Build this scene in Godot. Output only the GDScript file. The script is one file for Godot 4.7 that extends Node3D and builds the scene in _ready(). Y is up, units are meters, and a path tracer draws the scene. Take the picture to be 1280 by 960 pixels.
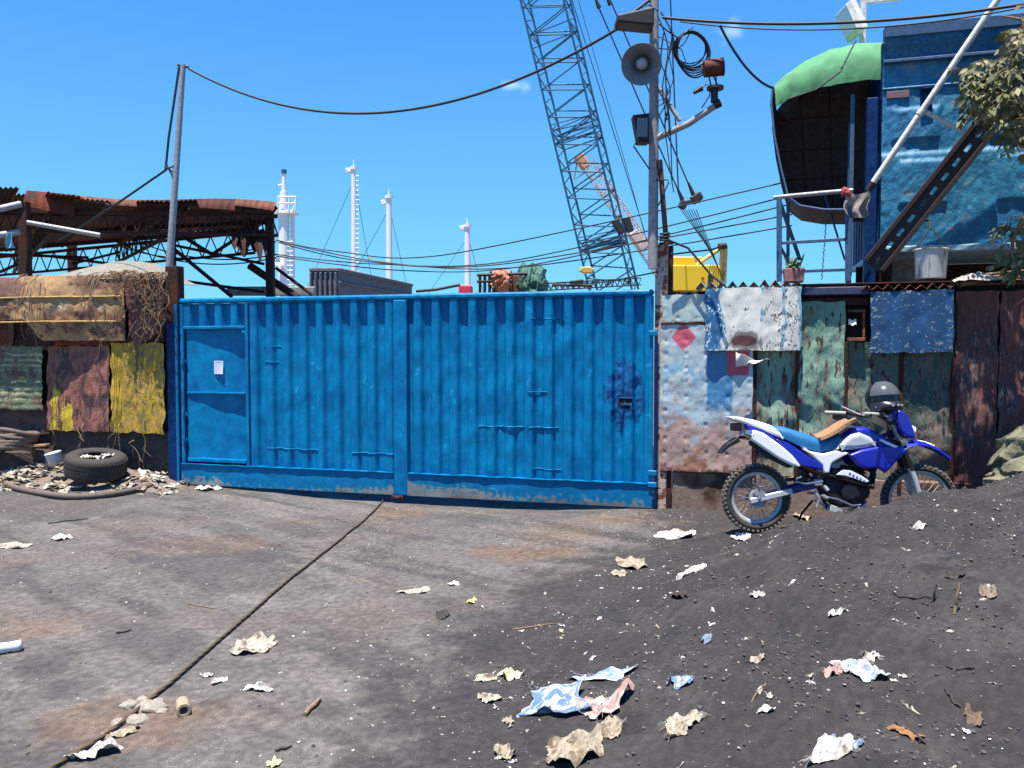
extends Node3D
# Scrap-yard entrance: blue gate made of shipping-container sides, scrap-metal walls, parked motorcycle, coal-dust mound.
# Metres, y up. The gate and the walls stand in one line; WALL is that line's frame: x along it, y up, z towards the street.

class Shape extends RefCounted:
	var v := PackedVector3Array()
	var n := PackedVector3Array()
	var t := PackedVector2Array()
	var k := PackedInt32Array()
	func vert(p: Vector3, nn: Vector3, uv: Vector2 = Vector2.ZERO) -> int:
		v.append(p); n.append(nn); t.append(uv)
		return v.size() - 1
	func quad(a: Vector3, b: Vector3, c: Vector3, d: Vector3) -> void:   # counter-clockwise seen from outside
		var nn := (b - a).cross(c - a)
		if nn.length_squared() < 1e-16: nn = (c - a).cross(d - a)
		nn = nn.normalized()
		var i := vert(a, nn, Vector2(0, 1)); vert(b, nn, Vector2(1, 1)); vert(c, nn, Vector2(1, 0)); vert(d, nn, Vector2(0, 0))
		k.append_array([i, i + 2, i + 1, i, i + 3, i + 2])
	func tri(a: Vector3, b: Vector3, c: Vector3) -> void:
		var nn := (b - a).cross(c - a).normalized()
		var i := vert(a, nn); vert(b, nn); vert(c, nn)
		k.append_array([i, i + 2, i + 1])
	func box(x: Transform3D, s: Vector3, bev := 0.0) -> Shape:
		var h := s * 0.5
		var e := minf(bev, minf(h.x, minf(h.y, h.z)) * 0.9)
		var P := func(a: float, b: float, c: float, axis: int) -> Vector3:
			var q := Vector3(a * h.x, b * h.y, c * h.z)
			if axis != 0: q.x -= a * e
			if axis != 1: q.y -= b * e
			if axis != 2: q.z -= c * e
			return x * q
		for sg in [-1.0, 1.0]:
			var w := [[-1, -1], [1, -1], [1, 1], [-1, 1]]
			if sg < 0: w.reverse()
			quad(P.call(sg, w[0][0], w[0][1], 0), P.call(sg, w[1][0], w[1][1], 0), P.call(sg, w[2][0], w[2][1], 0), P.call(sg, w[3][0], w[3][1], 0))
			quad(P.call(w[0][1], sg, w[0][0], 1), P.call(w[1][1], sg, w[1][0], 1), P.call(w[2][1], sg, w[2][0], 1), P.call(w[3][1], sg, w[3][0], 1))
			quad(P.call(w[0][0], w[0][1], sg, 2), P.call(w[1][0], w[1][1], sg, 2), P.call(w[2][0], w[2][1], sg, 2), P.call(w[3][0], w[3][1], sg, 2))
		if e > 0.0:
			for a in [-1.0, 1.0]:
				for b in [-1.0, 1.0]:
					var f: bool = a * b > 0
					_q(P.call(a, b, -1, 0), P.call(a, b, 1, 0), P.call(a, b, 1, 1), P.call(a, b, -1, 1), not f)
					_q(P.call(-1, a, b, 1), P.call(1, a, b, 1), P.call(1, a, b, 2), P.call(-1, a, b, 2), not f)
					_q(P.call(b, -1, a, 2), P.call(b, 1, a, 2), P.call(b, 1, a, 0), P.call(b, -1, a, 0), not f)
					for c in [-1.0, 1.0]:
						if a * b * c > 0: tri(P.call(a, b, c, 0), P.call(a, b, c, 1), P.call(a, b, c, 2))
						else: tri(P.call(a, b, c, 0), P.call(a, b, c, 2), P.call(a, b, c, 1))
		return self
	func _q(a: Vector3, b: Vector3, c: Vector3, d: Vector3, flip: bool) -> void:
		if flip: quad(d, c, b, a)
		else: quad(a, b, c, d)
	func bx(lo: Vector3, hi: Vector3, bev := 0.0) -> Shape:              # box from corner to corner
		return box(Transform3D(Basis.IDENTITY, (lo + hi) * 0.5), (hi - lo).abs(), bev)
	func bar(a: Vector3, b: Vector3, wide: float, high: float, bev := 0.0, up := Vector3.UP) -> Shape:   # square bar from a to b
		var d := b - a
		var z := d.normalized()
		var xx := up.cross(z)
		if xx.length() < 1e-3: xx = Vector3.RIGHT.cross(z)
		if xx.length() < 1e-3: xx = Vector3.BACK.cross(z)
		xx = xx.normalized()
		return box(Transform3D(Basis(xx, z.cross(xx), z), (a + b) * 0.5), Vector3(wide, high, d.length()), bev)
	func tube(pts: Array, r, sides := 8, caps := true) -> Shape:           # r: one radius or one for each point
		var m := pts.size()
		var up := Vector3.UP
		var rows := []
		for i in m:
			var d: Vector3 = (pts[mini(i + 1, m - 1)] - pts[maxi(i - 1, 0)]).normalized()
			if i == 0 and absf(d.dot(up)) > 0.9: up = Vector3.RIGHT
			var s := d.cross(up).normalized()
			up = s.cross(d).normalized()
			var rr: float = r if (r is float or r is int) else r[i]
			var row := []
			for j in sides + 1:
				var a := TAU * j / sides
				var o := s * cos(a) + up * sin(a)
				row.append(vert(pts[i] + o * rr, o, Vector2(float(j) / sides, i)))
			rows.append(row)
		for i in m - 1:
			for j in sides:
				k.append_array([rows[i][j], rows[i][j + 1], rows[i + 1][j], rows[i][j + 1], rows[i + 1][j + 1], rows[i + 1][j]])
		if caps:
			for e in [0, m - 1]:
				var nn: Vector3 = (pts[1] - pts[0]).normalized() * -1.0 if e == 0 else (pts[m - 1] - pts[m - 2]).normalized()
				var c := vert(pts[e], nn)
				for j in sides:
					var a := vert(v[rows[e][j]], nn)
					var b := vert(v[rows[e][j + 1]], nn)
					if e == 0: k.append_array([c, b, a])
					else: k.append_array([c, a, b])
		return self
	func lathe(x: Transform3D, prof: Array, segs := 20, smooth := true, from := 0.0, sweep := TAU) -> Shape:   # prof: Vector2(radius, height) round local y
		var m := prof.size()
		var cs := 1.0
		for i in m - 1:
			var p: Vector2 = prof[i]
			var q: Vector2 = prof[i + 1]
			if p.distance_to(q) < 1e-6: continue
			var rows := [[], []]
			for e in 2:
				var c: Vector2 = q if e else p
				var d := q - p
				if smooth:
					var w := (prof[mini(i + e + 1, m - 1)] as Vector2) - (prof[maxi(i + e - 1, 0)] as Vector2)
					if w.normalized().dot(d.normalized()) > 0.7: d = w
				var nr := Vector2(d.y, -d.x).normalized() * cs
				for j in segs + 1:
					var a := from + sweep * j / segs
					rows[e].append(vert(x * Vector3(c.x * cos(a), c.y, c.x * sin(a)), (x.basis * Vector3(nr.x * cos(a), nr.y, nr.x * sin(a))).normalized(), Vector2(float(j) / segs, float(i + e) / m)))
			for j in segs:
				k.append_array([rows[0][j], rows[0][j + 1], rows[1][j], rows[0][j + 1], rows[1][j + 1], rows[1][j]])
		return self
	func prism(x: Transform3D, poly: Array, z0: float, z1: float, bev := 0.0) -> Shape:   # outline in local xy, from z0 to z1, its z1 edge chamfered by bev
		var p := PackedVector2Array(poly)
		if not Geometry2D.is_polygon_clockwise(p): p.reverse()
		p.reverse()                                                      # counter-clockwise now
		var m := p.size()
		var ins := PackedVector2Array()
		for i in m:
			var d0 := (p[i] - p[(i + m - 1) % m]).normalized()
			var d1 := (p[(i + 1) % m] - p[i]).normalized()
			var mm := Vector2(-d0.y - d1.y, d0.x + d1.x)
			if mm.length() < 0.2: mm = Vector2(-d0.y, d0.x)
			mm = mm.normalized() / maxf(0.5, mm.normalized().dot(Vector2(-d1.y, d1.x)))
			ins.append(p[i] + mm * bev)
		var f := Geometry2D.triangulate_polygon(ins)
		var g := Geometry2D.triangulate_polygon(p)
		for e in 2:
			var pl := ins if (e or bev <= 0.0) else ins
			var zz := z1 if e else z0
			var tri_ := f if f.size() else g
			for i in range(0, tri_.size(), 3):
				var a := x * Vector3(pl[tri_[i]].x, pl[tri_[i]].y, zz)
				var b := x * Vector3(pl[tri_[i + 1]].x, pl[tri_[i + 1]].y, zz)
				var c := x * Vector3(pl[tri_[i + 2]].x, pl[tri_[i + 2]].y, zz)
				var up := x.basis.z * (1.0 if e else -1.0)
				if (b - a).cross(c - a).dot(up) > 0: tri(a, b, c)
				else: tri(a, c, b)
		var zb := z1 - signf(z1 - z0) * bev
		var za := z0 + signf(z1 - z0) * bev
		for i in m:
			var j := (i + 1) % m
			var fl := z1 < z0
			_q(x * Vector3(p[i].x, p[i].y, za), x * Vector3(p[j].x, p[j].y, za), x * Vector3(p[j].x, p[j].y, zb), x * Vector3(p[i].x, p[i].y, zb), fl)
			if bev > 0.0:
				_q(x * Vector3(p[i].x, p[i].y, zb), x * Vector3(p[j].x, p[j].y, zb), x * Vector3(ins[j].x, ins[j].y, z1), x * Vector3(ins[i].x, ins[i].y, z1), fl)
				_q(x * Vector3(ins[i].x, ins[i].y, z0), x * Vector3(ins[j].x, ins[j].y, z0), x * Vector3(p[j].x, p[j].y, za), x * Vector3(p[i].x, p[i].y, za), fl)
		return self
	func rounded(poly: Array, z0: float, z1: float, bev: float) -> Shape:   # like prism, its edges rounded on both faces
		var p := PackedVector2Array(poly)
		if Geometry2D.is_polygon_clockwise(p): p.reverse()
		var m := p.size()
		var dir := PackedVector2Array()
		for i in m:
			var d := (p[(i + 1) % m] - p[(i + m - 1) % m]).normalized()
			dir.append(Vector2(d.y, -d.x))
		var lo := minf(z0, z1)
		var hi := maxf(z0, z1)
		bev = minf(bev, (hi - lo) * 0.5)
		var rings := []
		for k in 11:
			var a := -PI / 2 + PI * k / 10.0
			var zc := hi - bev if k > 5 else (lo + bev if k < 5 else (lo + hi) * 0.5)
			var row := []
			for i in m:
				var q := p[i] - dir[i] * bev * (1.0 - cos(a))
				row.append(vert(Vector3(q.x, q.y, zc + bev * sin(a)), Vector3(dir[i].x * cos(a), dir[i].y * cos(a), sin(a))))
			rings.append(row)
		for r in 10:
			for i in m:
				var j := (i + 1) % m
				k.append_array([rings[r][i], rings[r + 1][i], rings[r][j], rings[r][j], rings[r + 1][i], rings[r + 1][j]])
		for e in [0, 10]:
			var f := Geometry2D.triangulate_polygon(p)
			for i in range(0, f.size(), 3):
				var a: int = rings[e][f[i]]
				var b: int = rings[e][f[i + 1]]
				var c: int = rings[e][f[i + 2]]
				var up := (v[b] - v[a]).cross(v[c] - v[a]).z
				if (up > 0) == (e == 10): k.append_array([a, c, b])
				else: k.append_array([a, b, c])
		return self
	func sheet(nu: int, nv: int, f: Callable, thick := 0.0, keep = null) -> Shape:   # f(u, v) -> point; u runs right and v down for a sheet facing +z
		var pts := []
		for j in nv + 1:
			for i in nu + 1:
				pts.append(f.call(float(i) / nu, float(j) / nv))
		var nor := []
		for j in nv + 1:
			for i in nu + 1:
				var du: Vector3 = pts[j * (nu + 1) + mini(i + 1, nu)] - pts[j * (nu + 1) + maxi(i - 1, 0)]
				var dv: Vector3 = pts[mini(j + 1, nv) * (nu + 1) + i] - pts[maxi(j - 1, 0) * (nu + 1) + i]
				nor.append(dv.cross(du).normalized())
		for side in (2 if thick > 0.0 else 1):
			var base := v.size()
			for j in nv + 1:
				for i in nu + 1:
					var q := j * (nu + 1) + i
					vert(pts[q] - nor[q] * (thick * side), nor[q] * (1.0 if side == 0 else -1.0), Vector2(float(i) / nu, float(j) / nv))
			for j in nv:
				for i in nu:
					if keep != null and not keep.call((i + 0.5) / nu, (j + 0.5) / nv): continue
					var q := base + j * (nu + 1) + i
					if side == 0: k.append_array([q, q + 1, q + nu + 1, q + 1, q + nu + 2, q + nu + 1])
					else: k.append_array([q, q + nu + 1, q + 1, q + 1, q + nu + 1, q + nu + 2])
		if thick > 0.0 and keep == null:
			var rim := []
			for i in nu: rim.append([i, i + 1])
			for j in nv: rim.append([j * (nu + 1) + nu, (j + 1) * (nu + 1) + nu])
			for i in range(nu, 0, -1): rim.append([nv * (nu + 1) + i, nv * (nu + 1) + i - 1])
			for j in range(nv, 0, -1): rim.append([j * (nu + 1), (j - 1) * (nu + 1)])
			for e in rim:
				quad(pts[e[1]], pts[e[0]], pts[e[0]] - nor[e[0]] * thick, pts[e[1]] - nor[e[1]] * thick)
		return self
	func mesh() -> ArrayMesh:
		var a := []
		a.resize(Mesh.ARRAY_MAX)
		a[Mesh.ARRAY_VERTEX] = v; a[Mesh.ARRAY_NORMAL] = n; a[Mesh.ARRAY_TEX_UV] = t; a[Mesh.ARRAY_INDEX] = k
		var m := ArrayMesh.new()
		m.add_surface_from_arrays(Mesh.PRIMITIVE_TRIANGLES, a)
		return m

var taken := {}
var M := {}
var rng := RandomNumberGenerator.new()
const EYE := Vector3(0, 1.86, 0)
const PITCH := 2.35
const FOCAL := 1024.0
var WALL := Transform3D(Basis(Vector3(0.9628, 0, 0.2703), Vector3.UP, Vector3(-0.2703, 0, 0.9628)), Vector3(-4.59, 0, -11.4))

func V(x: float, y: float, z := 0.0) -> Vector3: return Vector3(x, y, z)
func I(p := Vector3.ZERO, euler := Vector3.ZERO) -> Transform3D: return Transform3D(Basis.from_euler(euler * (PI / 180.0)), p)
func sight(x: float, y: float) -> Vector3:           # direction measured in the photograph
	return Vector3((x - 640) / FOCAL, (480 - y) / FOCAL, -1).rotated(Vector3.RIGHT, -deg_to_rad(PITCH))
func at(x: float, y: float, d: float) -> Vector3:    # the point d metres away (along -z) that was measured there
	var r := sight(x, y)
	return EYE + r * (d / -r.z)
func on_wall(x: float, y: float, w := 0.0) -> Vector3:   # the same on the wall line (w metres in front of it), in WALL's own axes
	var r := sight(x, y)
	var q := (WALL.origin + WALL.basis.z * w - EYE).dot(WALL.basis.z) / r.dot(WALL.basis.z)
	return WALL.affine_inverse() * (EYE + r * q)
func on_ground(x: float, y: float) -> Vector3:
	var r := sight(x, y)
	var s := 1.0
	while s < 40.0:
		var p := EYE + r * s
		if p.y <= height(p.x, p.z): break
		s += 0.02
	var e := EYE + r * s
	return Vector3(e.x, height(e.x, e.z), e.z)

func numbered(called: String) -> String:
	taken[called] = taken.get(called, -1) + 1
	return called if taken[called] == 0 else "%s_%03d" % [called, taken[called]]
func thing(called: String, label: String, category: String, x := Transform3D.IDENTITY, group := "") -> Node3D:
	var o := Node3D.new()
	o.name = numbered(called)
	add_child(o)
	o.transform = x
	tag(o, label, category, group)
	return o
func tag(o: Node, label: String, category: String, group := "") -> void:
	o.set_meta("label", label)
	o.set_meta("category", category)
	if group != "": o.set_meta("group", group)
func part(parent: Node, called: String, s: Shape, m: Material, label := "") -> MeshInstance3D:
	return part_mesh(parent, called, s.mesh(), m, label)
func part_mesh(parent: Node, called: String, me: Mesh, m: Material, label := "") -> MeshInstance3D:
	var o := MeshInstance3D.new()
	o.mesh = me
	o.material_override = m
	o.name = called
	parent.add_child(o, true)
	if label != "": o.set_meta("label", label)
	return o
func solo(called: String, s: Shape, m: Material, label: String, category: String, x := Transform3D.IDENTITY, group := "") -> MeshInstance3D:
	var o := part(self, numbered(called), s, m)
	o.transform = x
	tag(o, label, category, group)
	return o
func structure(called: String, me: Mesh, m: Material) -> MeshInstance3D:
	var o := part_mesh(self, called, me, m)
	o.set_meta("kind", "structure")
	return o

# ---------- computed textures
func noise_bytes(w: int, h: int, freq: float, sd: int, oct := 4, kind := FastNoiseLite.TYPE_SIMPLEX_SMOOTH, seamless := true) -> PackedByteArray:
	var f := FastNoiseLite.new()
	f.noise_type = kind
	f.seed = sd
	f.frequency = freq
	f.fractal_octaves = oct
	if oct == 1: f.fractal_type = FastNoiseLite.FRACTAL_NONE
	var im: Image = f.get_seamless_image(w, h) if seamless else f.get_image(w, h)
	im.convert(Image.FORMAT_L8)
	return im.get_data()
func picture(w: int, h: int, bytes: PackedByteArray, grey := false) -> ImageTexture:
	var im := Image.create_from_data(w, h, false, Image.FORMAT_L8 if grey else Image.FORMAT_RGB8, bytes)
	return ImageTexture.create_from_image(im)
func smooth(a: float, b: float, x: float) -> float: return smoothstep(a, b, x)
# Layers of paint, rust and dirt: each [colour, mask(u, v, coarse, middle, fine) -> 0..1]; all three noises 0..1
func painted(w: int, h: int, sd: int, base: Color, layers: Array, vary := 0.12, fr := 1.0) -> ImageTexture:
	var a := noise_bytes(w, h, 0.008 * fr * 256.0 / w, sd, 3)
	var b := noise_bytes(w, h, 0.03 * fr * 256.0 / w, sd + 1, 4)
	var c := noise_bytes(w, h, 0.12 * fr * 256.0 / w, sd + 2, 3)
	var out := PackedByteArray()
	out.resize(w * h * 3)
	for y in h:
		var vv := (y + 0.5) / h
		for x in w:
			var i := y * w + x
			var na := a[i] / 255.0
			var nb := b[i] / 255.0
			var nc := c[i] / 255.0
			var col := base
			for l in layers:
				var m: float = l[1].call((x + 0.5) / w, vv, na, nb, nc)
				if m > 0.0: col = col.lerp(l[0], minf(m, 1.0))
			var g := 1.0 + vary * ((nb - 0.5) + (nc - 0.5) * 0.8)
			out[i * 3] = clampi(int(col.r * g * 255.0), 0, 255)
			out[i * 3 + 1] = clampi(int(col.g * g * 255.0), 0, 255)
			out[i * 3 + 2] = clampi(int(col.b * g * 255.0), 0, 255)
	return picture(w, h, out)
func grey_tex(w: int, freq: float, sd: int, lo: float, hi: float, oct := 5) -> ImageTexture:
	var a := noise_bytes(w, w, freq, sd, oct)
	for i in a.size(): a[i] = clampi(int((lo + (hi - lo) * a[i] / 255.0) * 255.0), 0, 255)
	return picture(w, w, a, true)

func mat(c: Color, rough := 0.75, metal := 0.0, tex: Texture2D = null, scale := 1.0, bump: Texture2D = null, bump_cm := 0.3, tri := true) -> StandardMaterial3D:
	var m := StandardMaterial3D.new()
	m.albedo_color = c
	m.roughness = rough
	m.metallic = metal
	if tex: m.albedo_texture = tex
	if bump:
		m.heightmap_enabled = true
		m.heightmap_texture = bump
		m.heightmap_scale = bump_cm
	if tri:
		m.uv1_triplanar = true
		m.uv1_scale = Vector3.ONE * scale
	return m
func flat(r: int, g: int, b: int) -> Color: return Color(r / 255.0, g / 255.0, b / 255.0)

# ---------- the ground's shape
var n1 := FastNoiseLite.new()
var n2 := FastNoiseLite.new()
var n3 := FastNoiseLite.new()
func curve(tab: Array, x: float) -> float:           # smooth interpolation in a table of Vector2
	if x <= tab[0].x: return tab[0].y
	for i in tab.size() - 1:
		if x <= tab[i + 1].x:
			var q: float = (x - tab[i].x) / (tab[i + 1].x - tab[i].x)
			return lerpf(tab[i].y, tab[i + 1].y, q)
	return tab[-1].y
const TOE := [Vector2(-9.5, 2.3), Vector2(-8.2, 1.75), Vector2(-7.2, 1.15), Vector2(-5.7, 0.35), Vector2(-4.6, -0.1), Vector2(-3.6, -0.2), Vector2(-1.0, 0.3), Vector2(1.0, 1.2)]
const RISE := [Vector2(0, -0.05), Vector2(0.25, 0.02), Vector2(0.6, 0.14), Vector2(1.28, 0.40), Vector2(1.6, 0.5), Vector2(1.95, 0.60), Vector2(2.35, 0.70), Vector2(2.85, 0.80), Vector2(3.35, 0.90), Vector2(5.0, 1.2), Vector2(8.0, 1.3), Vector2(12, 0.6)]
const ALONG := [Vector2(-9.6, 0.0), Vector2(-8.6, 0.1), Vector2(-7.75, 0.28), Vector2(-7.2, 0.62), Vector2(-6.9, 0.86), Vector2(-6.5, 1.0), Vector2(-6.0, 0.98), Vector2(-3.0, 0.62), Vector2(0.0, 0.45), Vector2(2.0, 0.3)]
func yard(x: float, z: float) -> float:              # the trodden ground
	var q := WALL.affine_inverse() * Vector3(x, 0, z)
	var near := clampf(1.0 - absf(q.z) / 2.2, 0.0, 1.0)
	var dip := smoothstep(0.3, 2.6, q.x) * (1.0 - smoothstep(4.6, 6.6, q.x))
	return -0.015 - 0.095 * dip * near * near + 0.018 * n1.get_noise_2d(x * 0.7, z * 0.7) + 0.0025 * n1.get_noise_2d(x * 4.0, z * 4.0)
func mound(x: float, z: float) -> float:
	var t := x - curve(TOE, z)
	if t <= 0.0: return -0.3 + 0.2 * maxf(0.0, 1.0 + t)
	var h := 0.0
	for o in [-0.14, 0.0, 0.14]: h += curve(RISE, t + o) * curve(ALONG, z + o * 1.5) / 3.0
	var pit := smoothstep(0.45, 0.05, n3.get_noise_2d(x, z) + 1.0 + 0.15 * n2.get_noise_2d(x * 4.0, z * 4.0))   # scuffs and footmarks
	h += (0.06 * n1.get_noise_2d(x * 1.3 + 40, z * 1.3) - 0.035 * pit + 0.022 * n1.get_noise_2d(x * 5.0, z * 5.0 + 9) + 0.017 * n2.get_noise_2d(x * 13.0, z * 13.0)) * smoothstep(0.0, 0.9, t)
	h += 0.105 * exp(-(pow(x - 2.3, 2.0) + pow(z + 7.75, 2.0)) / 0.22)      # spilled dust under the rear wheel
	return h - 0.02
func height(x: float, z: float) -> float: return maxf(yard(x, z), mound(x, z))
func field(x0: float, x1: float, z0: float, z1: float, step: float, f: Callable, tint: Callable, keep = null) -> ArrayMesh:
	var nx := int((x1 - x0) / step)
	var nz := int((z1 - z0) / step)
	var v := PackedVector3Array()
	var c := PackedColorArray()
	var t := PackedVector2Array()
	for j in nz + 1:
		for i in nx + 1:
			var x := x0 + step * i
			var z := z0 + step * j
			v.append(Vector3(x, f.call(x, z), z))
			c.append(tint.call(x, z))
			t.append(Vector2(x, z))
	var n := PackedVector3Array()
	for j in nz + 1:
		for i in nx + 1:
			var a := v[j * (nx + 1) + maxi(i - 1, 0)]
			var b := v[j * (nx + 1) + mini(i + 1, nx)]
			var d := v[maxi(j - 1, 0) * (nx + 1) + i]
			var e := v[mini(j + 1, nz) * (nx + 1) + i]
			n.append((e - d).cross(b - a).normalized())
	var k := PackedInt32Array()
	for j in nz:
		for i in nx:
			var q := j * (nx + 1) + i
			if keep != null and not keep.call(v[q]) and not keep.call(v[q + nx + 2]): continue
			k.append_array([q, q + 1, q + nx + 1, q + 1, q + nx + 2, q + nx + 1])
	var a := []
	a.resize(Mesh.ARRAY_MAX)
	a[Mesh.ARRAY_VERTEX] = v; a[Mesh.ARRAY_NORMAL] = n; a[Mesh.ARRAY_COLOR] = c; a[Mesh.ARRAY_TEX_UV] = t; a[Mesh.ARRAY_INDEX] = k
	var m := ArrayMesh.new()
	m.add_surface_from_arrays(Mesh.PRIMITIVE_TRIANGLES, a)
	return m

func _ready() -> void:
	rng.seed = 7
	var cam := Camera3D.new()
	cam.name = "camera"
	add_child(cam)
	cam.position = EYE
	cam.rotation_degrees.x = -PITCH
	cam.fov = rad_to_deg(2.0 * atan(480.0 / FOCAL))
	cam.far = 3000.0
	cam.current = true
	var sky_mat := ProceduralSkyMaterial.new()
	sky_mat.sky_top_color = flat(26, 92, 176)
	sky_mat.sky_horizon_color = flat(106, 173, 199)
	sky_mat.sky_curve = 0.2
	sky_mat.ground_bottom_color = flat(96, 92, 88)
	sky_mat.ground_horizon_color = flat(150, 150, 150)
	sky_mat.sky_cover = small_clouds()
	var sk := Sky.new()
	sk.sky_material = sky_mat
	var env := Environment.new()
	env.background_mode = Environment.BG_SKY
	env.sky = sk
	env.tonemap_mode = Environment.TONE_MAPPER_LINEAR
	env.tonemap_exposure = 2.1
	env.sdfgi_enabled = true
	env.ssao_enabled = true
	env.ssil_enabled = true
	var we := WorldEnvironment.new()
	we.name = "world_environment"
	we.environment = env
	add_child(we)
	var sun := DirectionalLight3D.new()
	sun.name = "sun"
	add_child(sun)
	var to_sun := (WALL.basis * Vector3(-0.055, 1.0, 0.23)).normalized()
	sun.basis = Basis.looking_at(-to_sun, Vector3.FORWARD)
	sun.light_energy = 1.6
	sun.light_color = Color(1.0, 0.965, 0.91)
	sun.light_angular_distance = 0.5
	sun.shadow_enabled = true
	n1.seed = 11
	n1.frequency = 1.0
	n1.fractal_octaves = 3
	n2.seed = 5
	n2.frequency = 1.0
	n2.fractal_octaves = 3
	n3.seed = 12
	n3.frequency = 1.7
	n3.noise_type = FastNoiseLite.TYPE_CELLULAR
	n3.fractal_type = FastNoiseLite.FRACTAL_NONE
	n3.cellular_return_type = FastNoiseLite.RETURN_DISTANCE
	make_materials()
	make_ground()
	make_gate()
	make_left_wall()
	make_right_wall()
	make_cabin()
	make_shed()
	make_far()
	make_poles()
	make_tree()
	make_motorcycle()
	make_litter()

func small_clouds() -> ImageTexture:
	# faint fair-weather puffs all round the sky; where the photograph shows three they sit there, elsewhere at random
	var w := 2048
	var h := 1024
	var im := Image.create(w, h, false, Image.FORMAT_RGBA8)
	im.fill(Color(1, 1, 1, 0))
	var f := FastNoiseLite.new()
	f.seed = 3
	f.frequency = 0.16
	f.fractal_octaves = 4
	var puffs := [[602, 134, 16, 7, 0.32], [655, 143, 5, 3, 0.2], [958, 352, 14, 8, 1.0], [1040, 350, 10, 5, 0.9]]
	var list := []
	for p in puffs:
		var d := sight(p[0], p[1]).normalized()
		list.append([atan2(d.x, -d.z), asin(d.y), p[2] / 5.8, p[3] / 5.8, p[4]])
	var r := RandomNumberGenerator.new()
	r.seed = 21
	for i in 26:
		var az := r.randf_range(1.3, TAU - 1.3)
		list.append([az, r.randf_range(0.08, 0.9), r.randf_range(2, 9), r.randf_range(1.5, 4), r.randf_range(0.15, 0.7)])
	for c in list:
		var cx := fposmod(c[0] / TAU + 0.5, 1.0) * w
		var cy: float = (0.5 - c[1] / PI) * h
		for y in range(int(cy - c[3] * 3), int(cy + c[3] * 3) + 1):
			for x in range(int(cx - c[2] * 3), int(cx + c[2] * 3) + 1):
				if y < 0 or y >= h / 2 - 1: continue
				var e := Vector2((x - cx) / c[2], (y - cy) / c[3]).length()
				var a: float = clampf(1.15 - e + 0.9 * f.get_noise_2d(x, y), 0.0, 1.0) * c[4]
				if a <= 0.0: continue
				var xx := posmod(x, w)
				var o := im.get_pixel(xx, y).a
				im.set_pixel(xx, y, Color(0.8, 0.8, 0.8, maxf(o, a)))
	return ImageTexture.create_from_image(im)

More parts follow.
